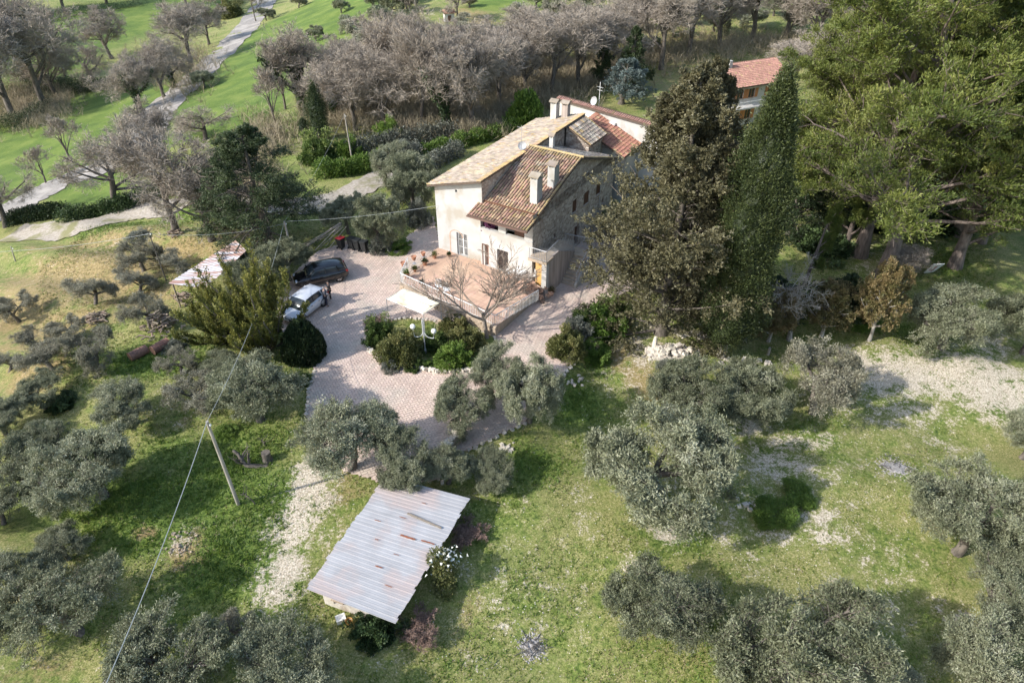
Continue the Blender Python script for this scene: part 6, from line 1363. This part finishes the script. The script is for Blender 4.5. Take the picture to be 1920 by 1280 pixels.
# courtyard tree: own crown, wide spread branches
rng = np.random.default_rng(203)
P0, R0 = trunk_line(1.25, .15, rng, 5, .05, wig=.06, taper=.9); P1, R1 = kids(P0, R0, 6, rng, .75, 1, (35, 62), 2.1, 6, .10, .16, .62, lr=(.85, 1.15)); P2, R2 = kids(P1, R1, 6, rng, .25, 1, (22, 50), .62, 5, .10, .2, .55); P3, R3 = kids(P2, R2, 6, rng, .2, 1, (20, 50), .62, 4, .08, .2, .55); P4, R4 = kids(P3, R3, 5, rng, .2, 1, (20, 50), .55, 3, .08, .2, .6)
fit([P0, P1, P2, P3, P4], 7.6, 4.8)
pale_twig = M('pale_twig', (.34, .27, .215), (.24, .19, .15), 1.5, .9)
V, F = join([tubes(P0, R0, 10), tubes(P1, R1, 7)]); tm = npmesh('trunk', V, F, M('pale_brown_bark', (.30, .25, .20), (.19, .155, .125), 7, .95, .5), smooth=True); V, F = join([tubes(P2, np.maximum(R2, .030), 4), tubes(P3, np.maximum(R3, .018), 3), tubes(P4, np.maximum(R4, .011), 3)]); cm = npmesh('crown', V, F, pale_twig)
ap = P4.reshape(-1, 3); reg('courtyard_tree', 7.6, 4.8, trunk=tm, crown=cm)
put('courtyard_tree', 914, 633, 196, 'leafless spreading tree standing in front of the terrace and casting a branching shadow', 'bare_tree', 'leafless tree', None, 1.0, rz=1.0, top=488)
# pruned olive stump tree by the leaning pole
rng = np.random.default_rng(207)
P0, R0 = trunk_line(2.4, .16, rng, 7, 0, dirn=(-1, .25, .25), wig=.22, taper=.6); P1, R1 = kids(P0, R0, 6, rng, .35, 1, (40, 80), .45, 5, .25, .5, .6); P2, R2 = kids(P1, R1, 4, rng, .3, 1, (30, 70), .5, 4, .2, .2, .4)
V, F = join([tubes(P0, R0, 9), tubes(P1, R1, 6), tubes(P2, np.maximum(R2, .014), 4)]); reg('pruned', 3, 2, trunk=npmesh('trunk', V, F, bark, smooth=True))
g = G(500, 872); plant('pruned', 'pruned_tree', (g[0], g[1], g[2]), 1.0, 0, 'pruned leaning old olive trunk without leaves beside the pale leaning pole', 'pruned olive')
g = G(478, 945); reg('sapling', 1.2, 1.5, trunk=npmesh('trunk', *join([tubes(*trunk_line(1.2, .04, rng, 5, .2, wig=.2), 6), tubes(*kids(*trunk_line(1.2, .05, rng, 5, .2, wig=.2), 9, rng, .4, 1, (30, 70), .6, 4, .2, .2, .5), 4)]), bark))
plant('sapling', 'sapling', g, 1, 0, 'small leafless sapling in the grass right of the pale leaning pole', 'sapling')
g = G(497, 835); plant('sapling', 'sapling', g, 1.1, 2, 'small leafless sapling above the pruned olive trunk', 'sapling')
# conifers
put('arizona', 1240, 624, 300, 'huge dusty brown green conifer in front of the farmhouse gable', 'conifer_tree', 'conifer', None, 1.24, rz=.4, top=112)
put('arizona', 1272, 585, 170, 'second dusty conifer standing behind the huge one, its top left of the far house', 'conifer_tree', 'conifer', None, 1.9, rz=2.4, top=96)
put('cypress', 1352, 668, 104, 'tall dark green column cypress right of the huge dusty conifer', 'cypress_tree', 'cypress', None, 1.12, rz=.3, top=138)
for (k_, px, py, w, hs, l) in [('pine0', 1655, 520, 420, 1.02, 'big bright green pine with the thick pale grey trunk'), ('pine1', 1612, 480, 360, 1.1, 'tall pine with the darker trunk left of the thick one'), ('pine0', 1800, 440, 420, 1.05, 'pine behind the thick trunk filling the upper right'), ('pine1', 1930, 420, 400, 1.05, 'pine at the upper right edge of the photo'),
                               ('pine1', 1860, 330, 360, 1.1, 'farther pine at the top right corner'), ('pine0', 1700, 360, 330, 1.15, 'farther pine between the thick trunk and the far house'),
                               ('pine1', 1790, 500, 330, .8, 'lower pine reaching its boughs over the shaded lawn'), ('pine0', 1560, 430, 260, 1.0, 'leftmost pine rising behind the cypress')]:
    put(k_, px, py, w, l, 'pine_tree', 'pine', 'pines in the upper right', hs)
put('pine_small', 1508, 535, 120, 'low young pine with a pale stem between cypress and thick pine', 'pine_tree', 'pine', None, 1.5, top=385)
put('cedar', 505, 456, 215, 'dark layered cedar left of the yard', 'cedar_tree', 'cedar', None, 1.0, rz=1, top=226)
put('juniper', 505, 650, 150, 'yellow tipped juniper spreading beside the white car', 'juniper_tree', 'juniper', None, 1.0, rz=.5, tilt=(0, R(-8)), top=508)
put('juniper', 428, 635, 110, 'low spreading lower half of the juniper clump, left of the bright one', 'juniper_tree', 'juniper', None, .7, rz=2.5, top=550)
put('bush_dark', 574, 668, 74, 'dark clipped rounded bush at the nose of the white car', 'clipped_bush', 'bush', None, 2.0)
g = G(545, 665); o = empty('round_opening_drum', (g[0], g[1], g[2] + .35), R(-30), 'dark open drum lying at the left foot of the clipped bush', 'drum'); MB().tube([(0, -.5, 0), (0, .5, 0)], .36, 18, cap=False).build('drum_body', darkpole, o).modifiers.new('t', 'SOLIDIFY').thickness = .03; MB().lathe((0, 0, 0), [(.34, 0), (0, .01)], 18).build('bottom', darkpole, o).matrix_local = Matrix.Translation((0, .45, 0)) @ Matrix.Rotation(R(90), 4, 'X')
put('withered', 1630, 638, 92, 'half withered orange brown juniper with a pale stem below the thick pine', 'juniper_tree', 'juniper', None, 1.35, tilt=(0, R(10)), top=492)
put('yew', 1570, 600, 120, 'dark evergreen behind the dead branches', 'evergreen_tree', 'evergreen', None, .7); put('yew', 1440, 600, 130, 'dark evergreen in the shade right of the cypress', 'evergreen_tree', 'evergreen', None, .6)
put('pine_small', 1585, 470, 170, 'low bright pine boughs between the cypress and the thick trunk', 'pine_tree', 'pine', None, 1, top=300); put('pine_small', 1840, 455, 230, 'low spreading pine boughs right of the thick trunk', 'pine_tree', 'pine', None, 1, top=290); put('yew', 1530, 330, 130, 'dark evergreen right of the cypress top', 'evergreen_tree', 'evergreen', None, .9); put('bush_lime', 1500, 300, 80, 'green shrubs beyond the cypress', 'shrub', 'shrub', None, 1.2); put('yew', 1480, 440, 130, 'dark evergreen behind the cypress', 'evergreen_tree', 'evergreen', None, .9); put('yew', 1560, 400, 150, 'dark evergreen under the left pines', 'evergreen_tree', 'evergreen', None, .8)
put('withered', 1440, 640, 90, 'half dry juniper at the right foot of the cypress', 'juniper_tree', 'juniper', None, 1.0); put('withered', 1540, 630, 100, 'half dry juniper behind the dead tree', 'juniper_tree', 'juniper', None, .9)
# dead tree with white branches
rng = np.random.default_rng(211)
P0, R0 = trunk_line(4.0, .17, rng, 6, 0, dirn=(.12, .1, 1), wig=.05, taper=.7); P1, R1 = kids(P0, R0, 15, rng, .72, 1, (55, 90), .68, 7, .2, .06, .22, flat=.5, lr=(.6, 1.3)); P2, R2 = kids(P1, R1, 9, rng, .3, 1, (30, 75), .42, 4, .2, .05, .5); P3, R3 = kids(P2, R2, 8, rng, .2, 1, (30, 75), .55, 3, .2, .05, .6)
deadm = M('bleached_wood', (.38, .345, .30), (.25, .225, .19), 4, .9); V, F = tubes(P0, R0, 9); tm = npmesh('trunk', V, F, bark_pale, smooth=True); V, F = join([tubes(P1, R1, 5), tubes(P2, np.maximum(R2, .014), 4), tubes(P3, np.maximum(R3, .007), 3)])
reg('dead', 5.5, 5, trunk=tm, crown=npmesh('crown', V, F, deadm)); put('dead', 1480, 637, 150, 'dead tree with bleached white branches between cypress and withered juniper', 'dead_tree', 'dead tree', None, 1.1)
put('fir', 1187, 172, 62, 'dark green pointed fir behind the white house', 'fir_tree', 'fir', None, 1.1); put('bluecedar', 1165, 195, 100, 'blue grey cedar in front of the dark fir', 'blue_cedar', 'cedar', None, .8); put('fir', 1125, 165, 40, 'slim dark evergreen left of the pointed fir', 'evergreen_tree', 'evergreen', None, 1.3)
put('hedge', 985, 240, 66, 'round green evergreen left of the far chimneys', 'round_evergreen', 'evergreen', None, 1.7); put('spruce', 602, 262, 38, 'small dark cypress shaped tree beyond the laurel hedge', 'evergreen_tree', 'evergreen', None, 1.5); put('spruce', 573, 255, 24, 'tiny dark evergreen left of the small cypress shaped tree', 'evergreen_tree', 'evergreen', None, .8)
# palm with dead fronds
rng = np.random.default_rng(61)
P0, R0 = trunk_line(4.2, .2, rng, 6, .02, wig=.02, taper=.9); V, F = tubes(P0, R0, 10); tm = npmesh('trunk', V, F, bark_p)
def fronds(n, e0, e1, mt, seed, droop=.25, name='fronds'):
    rr = np.random.default_rng(seed); q = rr.uniform(0, 6.28, n); e = rr.uniform(e0, e1, n); P = np.zeros((n, 7, 3)); P[:, 0] = P0[0, -1]; cur = np.stack([np.cos(q) * np.cos(e), np.sin(q) * np.cos(e), np.sin(e)], 1)
    for j in range(1, 7): cur = norm(cur - np.array([0, 0, droop])); P[:, j] = P[:, j - 1] + cur * .33
    B, D, u = along(P, 60, rr, .1); s = norm(np.cross(D, np.array([0, 0, 1.0]))) * np.where(rr.random(len(B)) < .5, 1, -1)[:, None]; V1, F1, v = leaves(B, norm(D * .5 + s - np.array([0, 0, .25])), np.full(len(B), .5), np.full(len(B), .03), rr, .1); return npmesh(name, V1, F1, mt, v)
reg('palm', 4, 4.5, trunk=tm, crown=fronds(30, -.2, 1.3, bush_m, 1), dead_fronds=fronds(24, -1.2, -.5, red_m, 2, .3, 'dead_fronds')); put('palm', 1372, 330, 75, 'palm with hanging dead fronds between the huge conifer and the cypress', 'palm_tree', 'palm', None, 1.0)
# hedges
def hedge(pxs, h, w, label, mat, seed, n=9000):
    P = [G(*p) for p in pxs]; o = empty('hedge', P[0], 0, label, 'hedge'); rr = np.random.default_rng(seed); P = np.array(P); seg = rr.integers(0, len(P) - 1, n); t = rr.random((n, 1)); c = P[seg] * (1 - t) + P[seg + 1] * t
    d = norm(rr.normal(size=(n, 3))); d[:, 2] = np.abs(d[:, 2]); lp = 1 + .12 * np.sin(c[:, 0] * 3.1 + seed) + .1 * np.sin(c[:, 1] * 4.3); B = c + d * np.array([w / 2, w / 2, h]) * (rr.uniform(.6, 1, (n, 1))) * lp[:, None]; B[:, 2] = hgt(B[:, 0], B[:, 1]) + np.minimum(B[:, 2] - c[:, 2], h) ; B -= P[0]
    V, F, v = leaves(B, norm(d + np.array([0, 0, .4])), np.full(n, .20), np.full(n, .08), rr, .6, None, .4); link('foliage', npmesh('foliage', V, F, mat, v), parent=o)
    Q = P - P[0] ; V2, F2 = tubes(np.stack([Q[:-1] + [0, 0, .1], Q[1:] + [0, 0, .1]], 1), np.full((len(Q) - 1, 2), .05), 5); link('stems', npmesh('stems', V2, F2, bark), parent=o)
hedge([(600, 330), (640, 328), (690, 318), (735, 305)], 1.9, 2.0, 'bright laurel hedge left of the driveway gap', lime_m, 1)
hedge([(795, 293), (850, 280), (905, 265), (960, 250)], 1.7, 1.8, 'bright laurel hedge between the driveway and the farmhouse roof', lime_m, 2)
hedge([(660, 290), (720, 280), (790, 268), (850, 258)], 2.2, 2.4, 'grey green hedge bank in front of the bare tree row', grey_m, 3)
hedge([(30, 418), (75, 410), (120, 402)], 1.6, 2.2, 'dark bramble hedge along the left gravel track', dark_m, 4)
hedge([(120, 415), (190, 400), (240, 388), (330, 360)], 1.5, 2.2, 'dark overgrown bank between the road and the gravel track', ivy_m, 5)
hedge([(10, 60), (60, 45), (160, 25), (270, 10)], 3, 4, 'dark hedgerow along the top of the upper green field', dark_m, 6)
hedge([(100, 160), (160, 172), (230, 160)], 2.4, 4, 'dark hedgerow between the two left green fields', dark_m, 7)
hedge([(10, 240), (50, 235), (80, 215), (85, 180), (60, 150)], 2.4, 6, 'dark thicket under the clump of leafless trees at the left', dark_m, 8, 12000)
hedge([(745, 385), (780, 345), (815, 312), (860, 290)], 1.8, 2.0, 'grey and green shrub belt along the left flank of the farmhouse', grey_m, 9)
hedge([(385, 40), (430, 25), (450, 5)], 2, 4, 'yellow green scrub at the far left verge of the road', rosy_m, 10)
# shrubs
SB = 'shrubs of the round bed'
shrubs = [('bush2', 712, 640, 52, 1.3, 'green shrub at the left rim of the round bed', SB), ('bush_rosy', 752, 672, 78, 1.15, 'large bronze green shrub left of the lamp post', SB), ('bush_lime', 852, 680, 62, 1.1, 'dense round bright green shrub right of the lamp post', SB), ('bush_rosy', 850, 615, 52, 1.0, 'bronze shrub behind the lamp at the terrace steps', SB),
          ('bush_rosy', 870, 650, 66, 1.0, 'brownish green shrub between the round green one and the courtyard tree', SB), ('bush2', 815, 650, 52, .9, 'dark green shrub right behind the lamp post', SB), ('bush_grey', 735, 690, 40, .7, 'small grey plant at the front left of the bed', SB), ('bush_lime', 800, 685, 26, .7, 'little light green plant at the foot of the lamp post', SB), ('bush', 775, 690, 36, .8, 'low green plant left of the lamp foot', SB),
          ('bush_rosy', 1062, 660, 66, 1.3, 'pinkish brown shrub at the right edge of the courtyard', None), ('bush_grey', 1082, 625, 50, 1.1, 'grey green shrub above the pinkish brown one', None), ('bush_lime', 1130, 625, 82, 1.0, 'bright green shrub mass on the bank under the huge conifer', None), ('bush_lime', 1115, 670, 60, .8, 'bright green creeper lower on the bank', None), ('bush2', 1145, 590, 60, .9, 'bluish green shrub at the top of the bank beside the yard', None), ('bush2', 1095, 605, 48, .8, 'dark green shrub between the courtyard and the bright bank', None),
          ('bush_grey', 715, 470, 42, 1.4, 'small pale shrub right of the black bins', None), ('bush_lime', 745, 466, 50, .5, 'low bright ground shrub right of the small pale one', None), ('bush_grey', 785, 420, 44, 1.8, 'pale flowering shrub near the wall corner of the farmhouse', None), ('bush2', 1160, 425, 52, 1.0, 'dark shrub at the back of the shaded stone wall', None), ('bush2', 1125, 415, 34, 1.0, 'small dark plant in the shaded side yard', None),
          ('ivy_heap', 705, 1185, 82, 1.0, 'dark ivy heap under the lower corner of the tin roof', None), ('bush_lime', 728, 262, 48, 1.3, 'bright green round bush by the hedge bank', None), ('bush_lime', 655, 290, 44, 1.2, 'bright green bush at the left end of the hedge bank', None), ('bush2', 600, 300, 66, 1.0, 'green shrub behind the end of the laurel hedge', None), ('bush_grey', 760, 300, 60, 1.0, 'grey bush at the driveway gap', None),
          ('ivy_heap', 118, 755, 60, .45, 'dark shaded bush in the hollow on the left', None), ('bush_lime', 425, 810, 40, .5, 'lush green weeds behind the leaning pole', None), ('bush_rosy', 430, 32, 46, 1.0, 'yellow green bush left of the far road end', None), ('bush_grey', 330, 650, 46, .6, 'grey twiggy shrub right of the barrels', None), ('bush_grey', 1250, 690, 36, .8, 'small grey shoots in front of the white stones', None), ('bush_lime', 1590, 600, 70, .7, 'green ground shrub under the left pines', None), ('ivy_heap', 1650, 420, 110, .7, 'dark undergrowth under the big pine', None), ('ivy_heap', 1540, 470, 90, .7, 'dark undergrowth left of the tall pine trunk', None), ('ivy_heap', 1760, 420, 120, .6, 'shaded undergrowth right of the thick pine trunk', None), ('ivy_heap', 1450, 350, 90, 1, 'dark shrubbery under the far house', None), ('ivy_heap', 1290, 330, 80, 1, 'dark shrubs between the farmhouse yard and the conifers', None),
          ('bush2', 565, 715, 40, .7, 'rough green bush left of the courtyard edge', None), ('bush_grey', 265, 445, 50, .4, 'low grey scrub under the old oak', None)]
for k_, px, py, w, hs, l, gr in shrubs: put(k_, px, py, w, l, 'shrub', 'shrub', gr, hs)
put('bare_scrub', 790, 1190, 85, 'reddish leafless bramble thicket at the lower right corner of the tin shed', 'bramble', 'bramble', None, .75); put('bare_scrub', 878, 1010, 70, 'reddish leafless bramble along the right wall of the tin shed', 'bramble', 'bramble', None, .6); put('bare_scrub', 705, 610, 46, 'small leafless twiggy shrub at the left of the bed', 'bramble', 'bramble', None, .6); put('bare_scrub', 1000, 560, 60, 'twiggy leafless shrub in front of the stair pillar', 'bramble', 'bramble', None, .8)
# felled olive branches lying on the meadow
for px, py, w, rz, l in ((1455, 965, 90, .4, 'heap of cut leafy olive branches lying in the right meadow'), (1490, 930, 70, 2.0, 'upper part of the cut branch heap with a pale bare stick')): put('cut_heap', px, py, w, l, 'cut_branches', 'cut branches', None, 1.0, rz=rz)
# stick tepee over the bins
g = at(645, 455, 0); o = empty('stick_pile', G(640, 470), 0, 'bundle of long pale sticks leaning together behind the red lidded bin', 'sticks'); rr = np.random.default_rng(3); Q = np.zeros((10, 2, 3)); Q[:, 0] = np.stack([rr.uniform(-4.2, -.5, 10), rr.uniform(-.9, 1.5, 10), np.zeros(10)], 1); Q[:, 1] = Q[:, 0] * .1 + np.array([.3, .9, 2.0]) + rr.normal(size=(10, 3)) * .2
link('sticks', npmesh('sticks', *tubes(Q, np.full((10, 2), .035), 5), deadm), parent=o)

# brown twiggy undergrowth below the leafless row: one mass
rng = np.random.default_rng(310); P_ = []
for px, py, rx, ry, m in [(620, 215, 60, 40, 250), (700, 215, 90, 40, 450), (800, 225, 110, 40, 550), (900, 215, 110, 40, 550), (1000, 170, 110, 40, 600), (1100, 140, 110, 30, 600), (1230, 110, 120, 30, 350), (1380, 90, 140, 26, 350), (1520, 90, 80, 26, 200), (60, 200, 70, 40, 1300), (330, 130, 80, 50, 600), (450, 330, 90, 40, 250), (500, 260, 60, 40, 200), (760, 170, 160, 25, 300), (950, 135, 160, 20, 300), (1150, 440, 25, 40, 40)]:
    for _ in range(m):
        q = rng.normal(size=2) * .5; P_.append(G(px + q[0] * rx, max(py + q[1] * ry, -60))[:2])
P_ = np.array(P_); n = len(P_); base = np.stack([P_[:, 0], P_[:, 1], hgt(P_[:, 0], P_[:, 1])], 1); S_ = np.zeros((n * 6, 3, 3)); S_[:, 0] = np.repeat(base, 6, 0); d = norm(rng.normal(size=(n * 6, 3)) * .5 + np.array([0, 0, 1.1])); l = rng.uniform(.6, 2.2, (n * 6, 1)); S_[:, 1] = S_[:, 0] + d * l * .5; S_[:, 2] = S_[:, 1] + norm(d + rng.normal(size=d.shape) * .3) * l * .5
undg_m = M('dry_undergrowth', (.36, .30, .21), (.24, .21, .13), .5, .95)
K_, KR = kids(S_, np.full((len(S_), 3), .02), 4, rng, .3, 1, (25, 60), .55, 2, .1, .2, .8)
link('undergrowth', npmesh('undergrowth', *join([ribbons(S_, np.full((len(S_), 3), .022), rng), ribbons(K_, KR, rng)]), undg_m), kind='stuff')['label'] = 'brown twiggy undergrowth below the leafless trees'
# ------------------------------------------------------------------ grass tufts and pebbles (nobody could count them)
rng = np.random.default_rng(99); N = 270000
cx = rng.uniform(-44, 44, N); cy = 13 + 50 * rng.random(N) ** 1.25
ok = ~inside(cx, cy, YARD) | inside(cx, cy, BED); ok &= ~inside(cx, cy, [(x, y) for x, y in terr_poly])
lx, ly = (cx - HO.x) * math.cos(HA) + (cy - HO.y) * math.sin(HA), -(cx - HO.x) * math.sin(HA) + (cy - HO.y) * math.cos(HA)
ok &= ~((lx > -.4) & (lx < 12.6) & (ly > -1) & (ly < 24)); ok &= np.abs(cx) < .62 * cy + 10
cx, cy = cx[ok], cy[ok]
pl, lu, dr, fi = masks(cx, cy)
nz = .5 + .25 * np.sin(cx * 1.7 + 1) * np.sin(cy * 1.3) + .25 * np.sin(cx * .6 - cy * .9)
keep = rng.random(len(cx)) < np.clip(.34 + lu * .6 + dr * .15 + (nz - .5) * .7 - pl * .75, .02, 1)
cx, cy, lu, dr = cx[keep], cy[keep], lu[keep], dr[keep]; n = len(cx)
def tufts(name, sel, hh, ww, mat, nb=3, tone=None):
    x, y = cx[sel], cy[sel]; m = len(x); z = hgt(x, y); B = np.repeat(np.stack([x, y, z], 1), nb, 0) + rng.normal(size=(m * nb, 3)) * np.array([.07, .07, 0])
    D = norm(rng.normal(size=(m * nb, 3)) * np.array([.75, .75, .3]) + np.array([0, 0, .8])); s = norm(np.cross(D, rng.normal(size=(m * nb, 3)))); h_ = (hh[sel].repeat(nb) * rng.uniform(.6, 1.3, m * nb))[:, None]
    V = np.stack([B + s * ww, B - s * ww, B + D * h_ + np.array([0, 0, -.02])], 1).reshape(-1, 3); v = np.repeat(rng.uniform(.2, .8, m), nb * 3)
    link(name, npmesh(name, V, np.arange(len(V)).reshape(-1, 3), mat, v), kind='stuff')['label'] = 'grass growing over the meadow'
gr_m = LEAF('grass_blades', [(0, (.04, .085, .010)), (.5, (.12, .18, .022)), (1, (.26, .28, .06))], .3)
lu_m = LEAF('lush_grass_blades', [(0, (.035, .085, .012)), (.5, (.10, .175, .022)), (1, (.21, .27, .05))], .3)
dr_m = LEAF('dry_grass_blades', [(0, (.15, .12, .05)), (.5, (.27, .22, .12)), (1, (.40, .33, .22))], .25)
r1 = rng.random(n); seld = r1 < np.clip(.10 + dr * .75, 0, .9); sell = ~seld & (rng.random(n) < lu * 1.1); selg = ~seld & ~sell
tufts('grass', selg, np.full(n, .13), .030, gr_m); tufts('lush_grass', sell, .16 + lu * .16, .032, lu_m); tufts('dry_grass', seld, np.full(n, .12), .026, dr_m)
n = 9000; x = rng.uniform(-40, 42, n * 14); y = 13 + 48 * rng.random(n * 14); p_, l_, d_, f_ = masks(x, y); k = (rng.random(len(x)) < p_ ** 1.5 * .9 + .008) & ~inside(x, y, YARD) & (np.abs(x) < .62 * y + 8); x, y = x[k], y[k]
m = len(x); oc = np.array([(1, 0, 0), (0, 1, 0), (-1, 0, 0), (0, -1, 0), (0, 0, .7)]); s = rng.uniform(.012, .042, (m, 1, 1)) * rng.uniform(.7, 1.3, (m, 5, 1)); V = (oc[None] * s + np.stack([x, y, hgt(x, y)], -1)[:, None]).reshape(-1, 3); F = (np.array([(0, 1, 4), (1, 2, 4), (2, 3, 4), (3, 0, 4)])[None] + (np.arange(m) * 5)[:, None, None]).reshape(-1, 3)
link('pebbles', npmesh('pebbles', V, F, limest, np.repeat(rng.uniform(0, 1, m), 5)), kind='stuff')['label'] = 'white limestone pebbles in the bare soil'
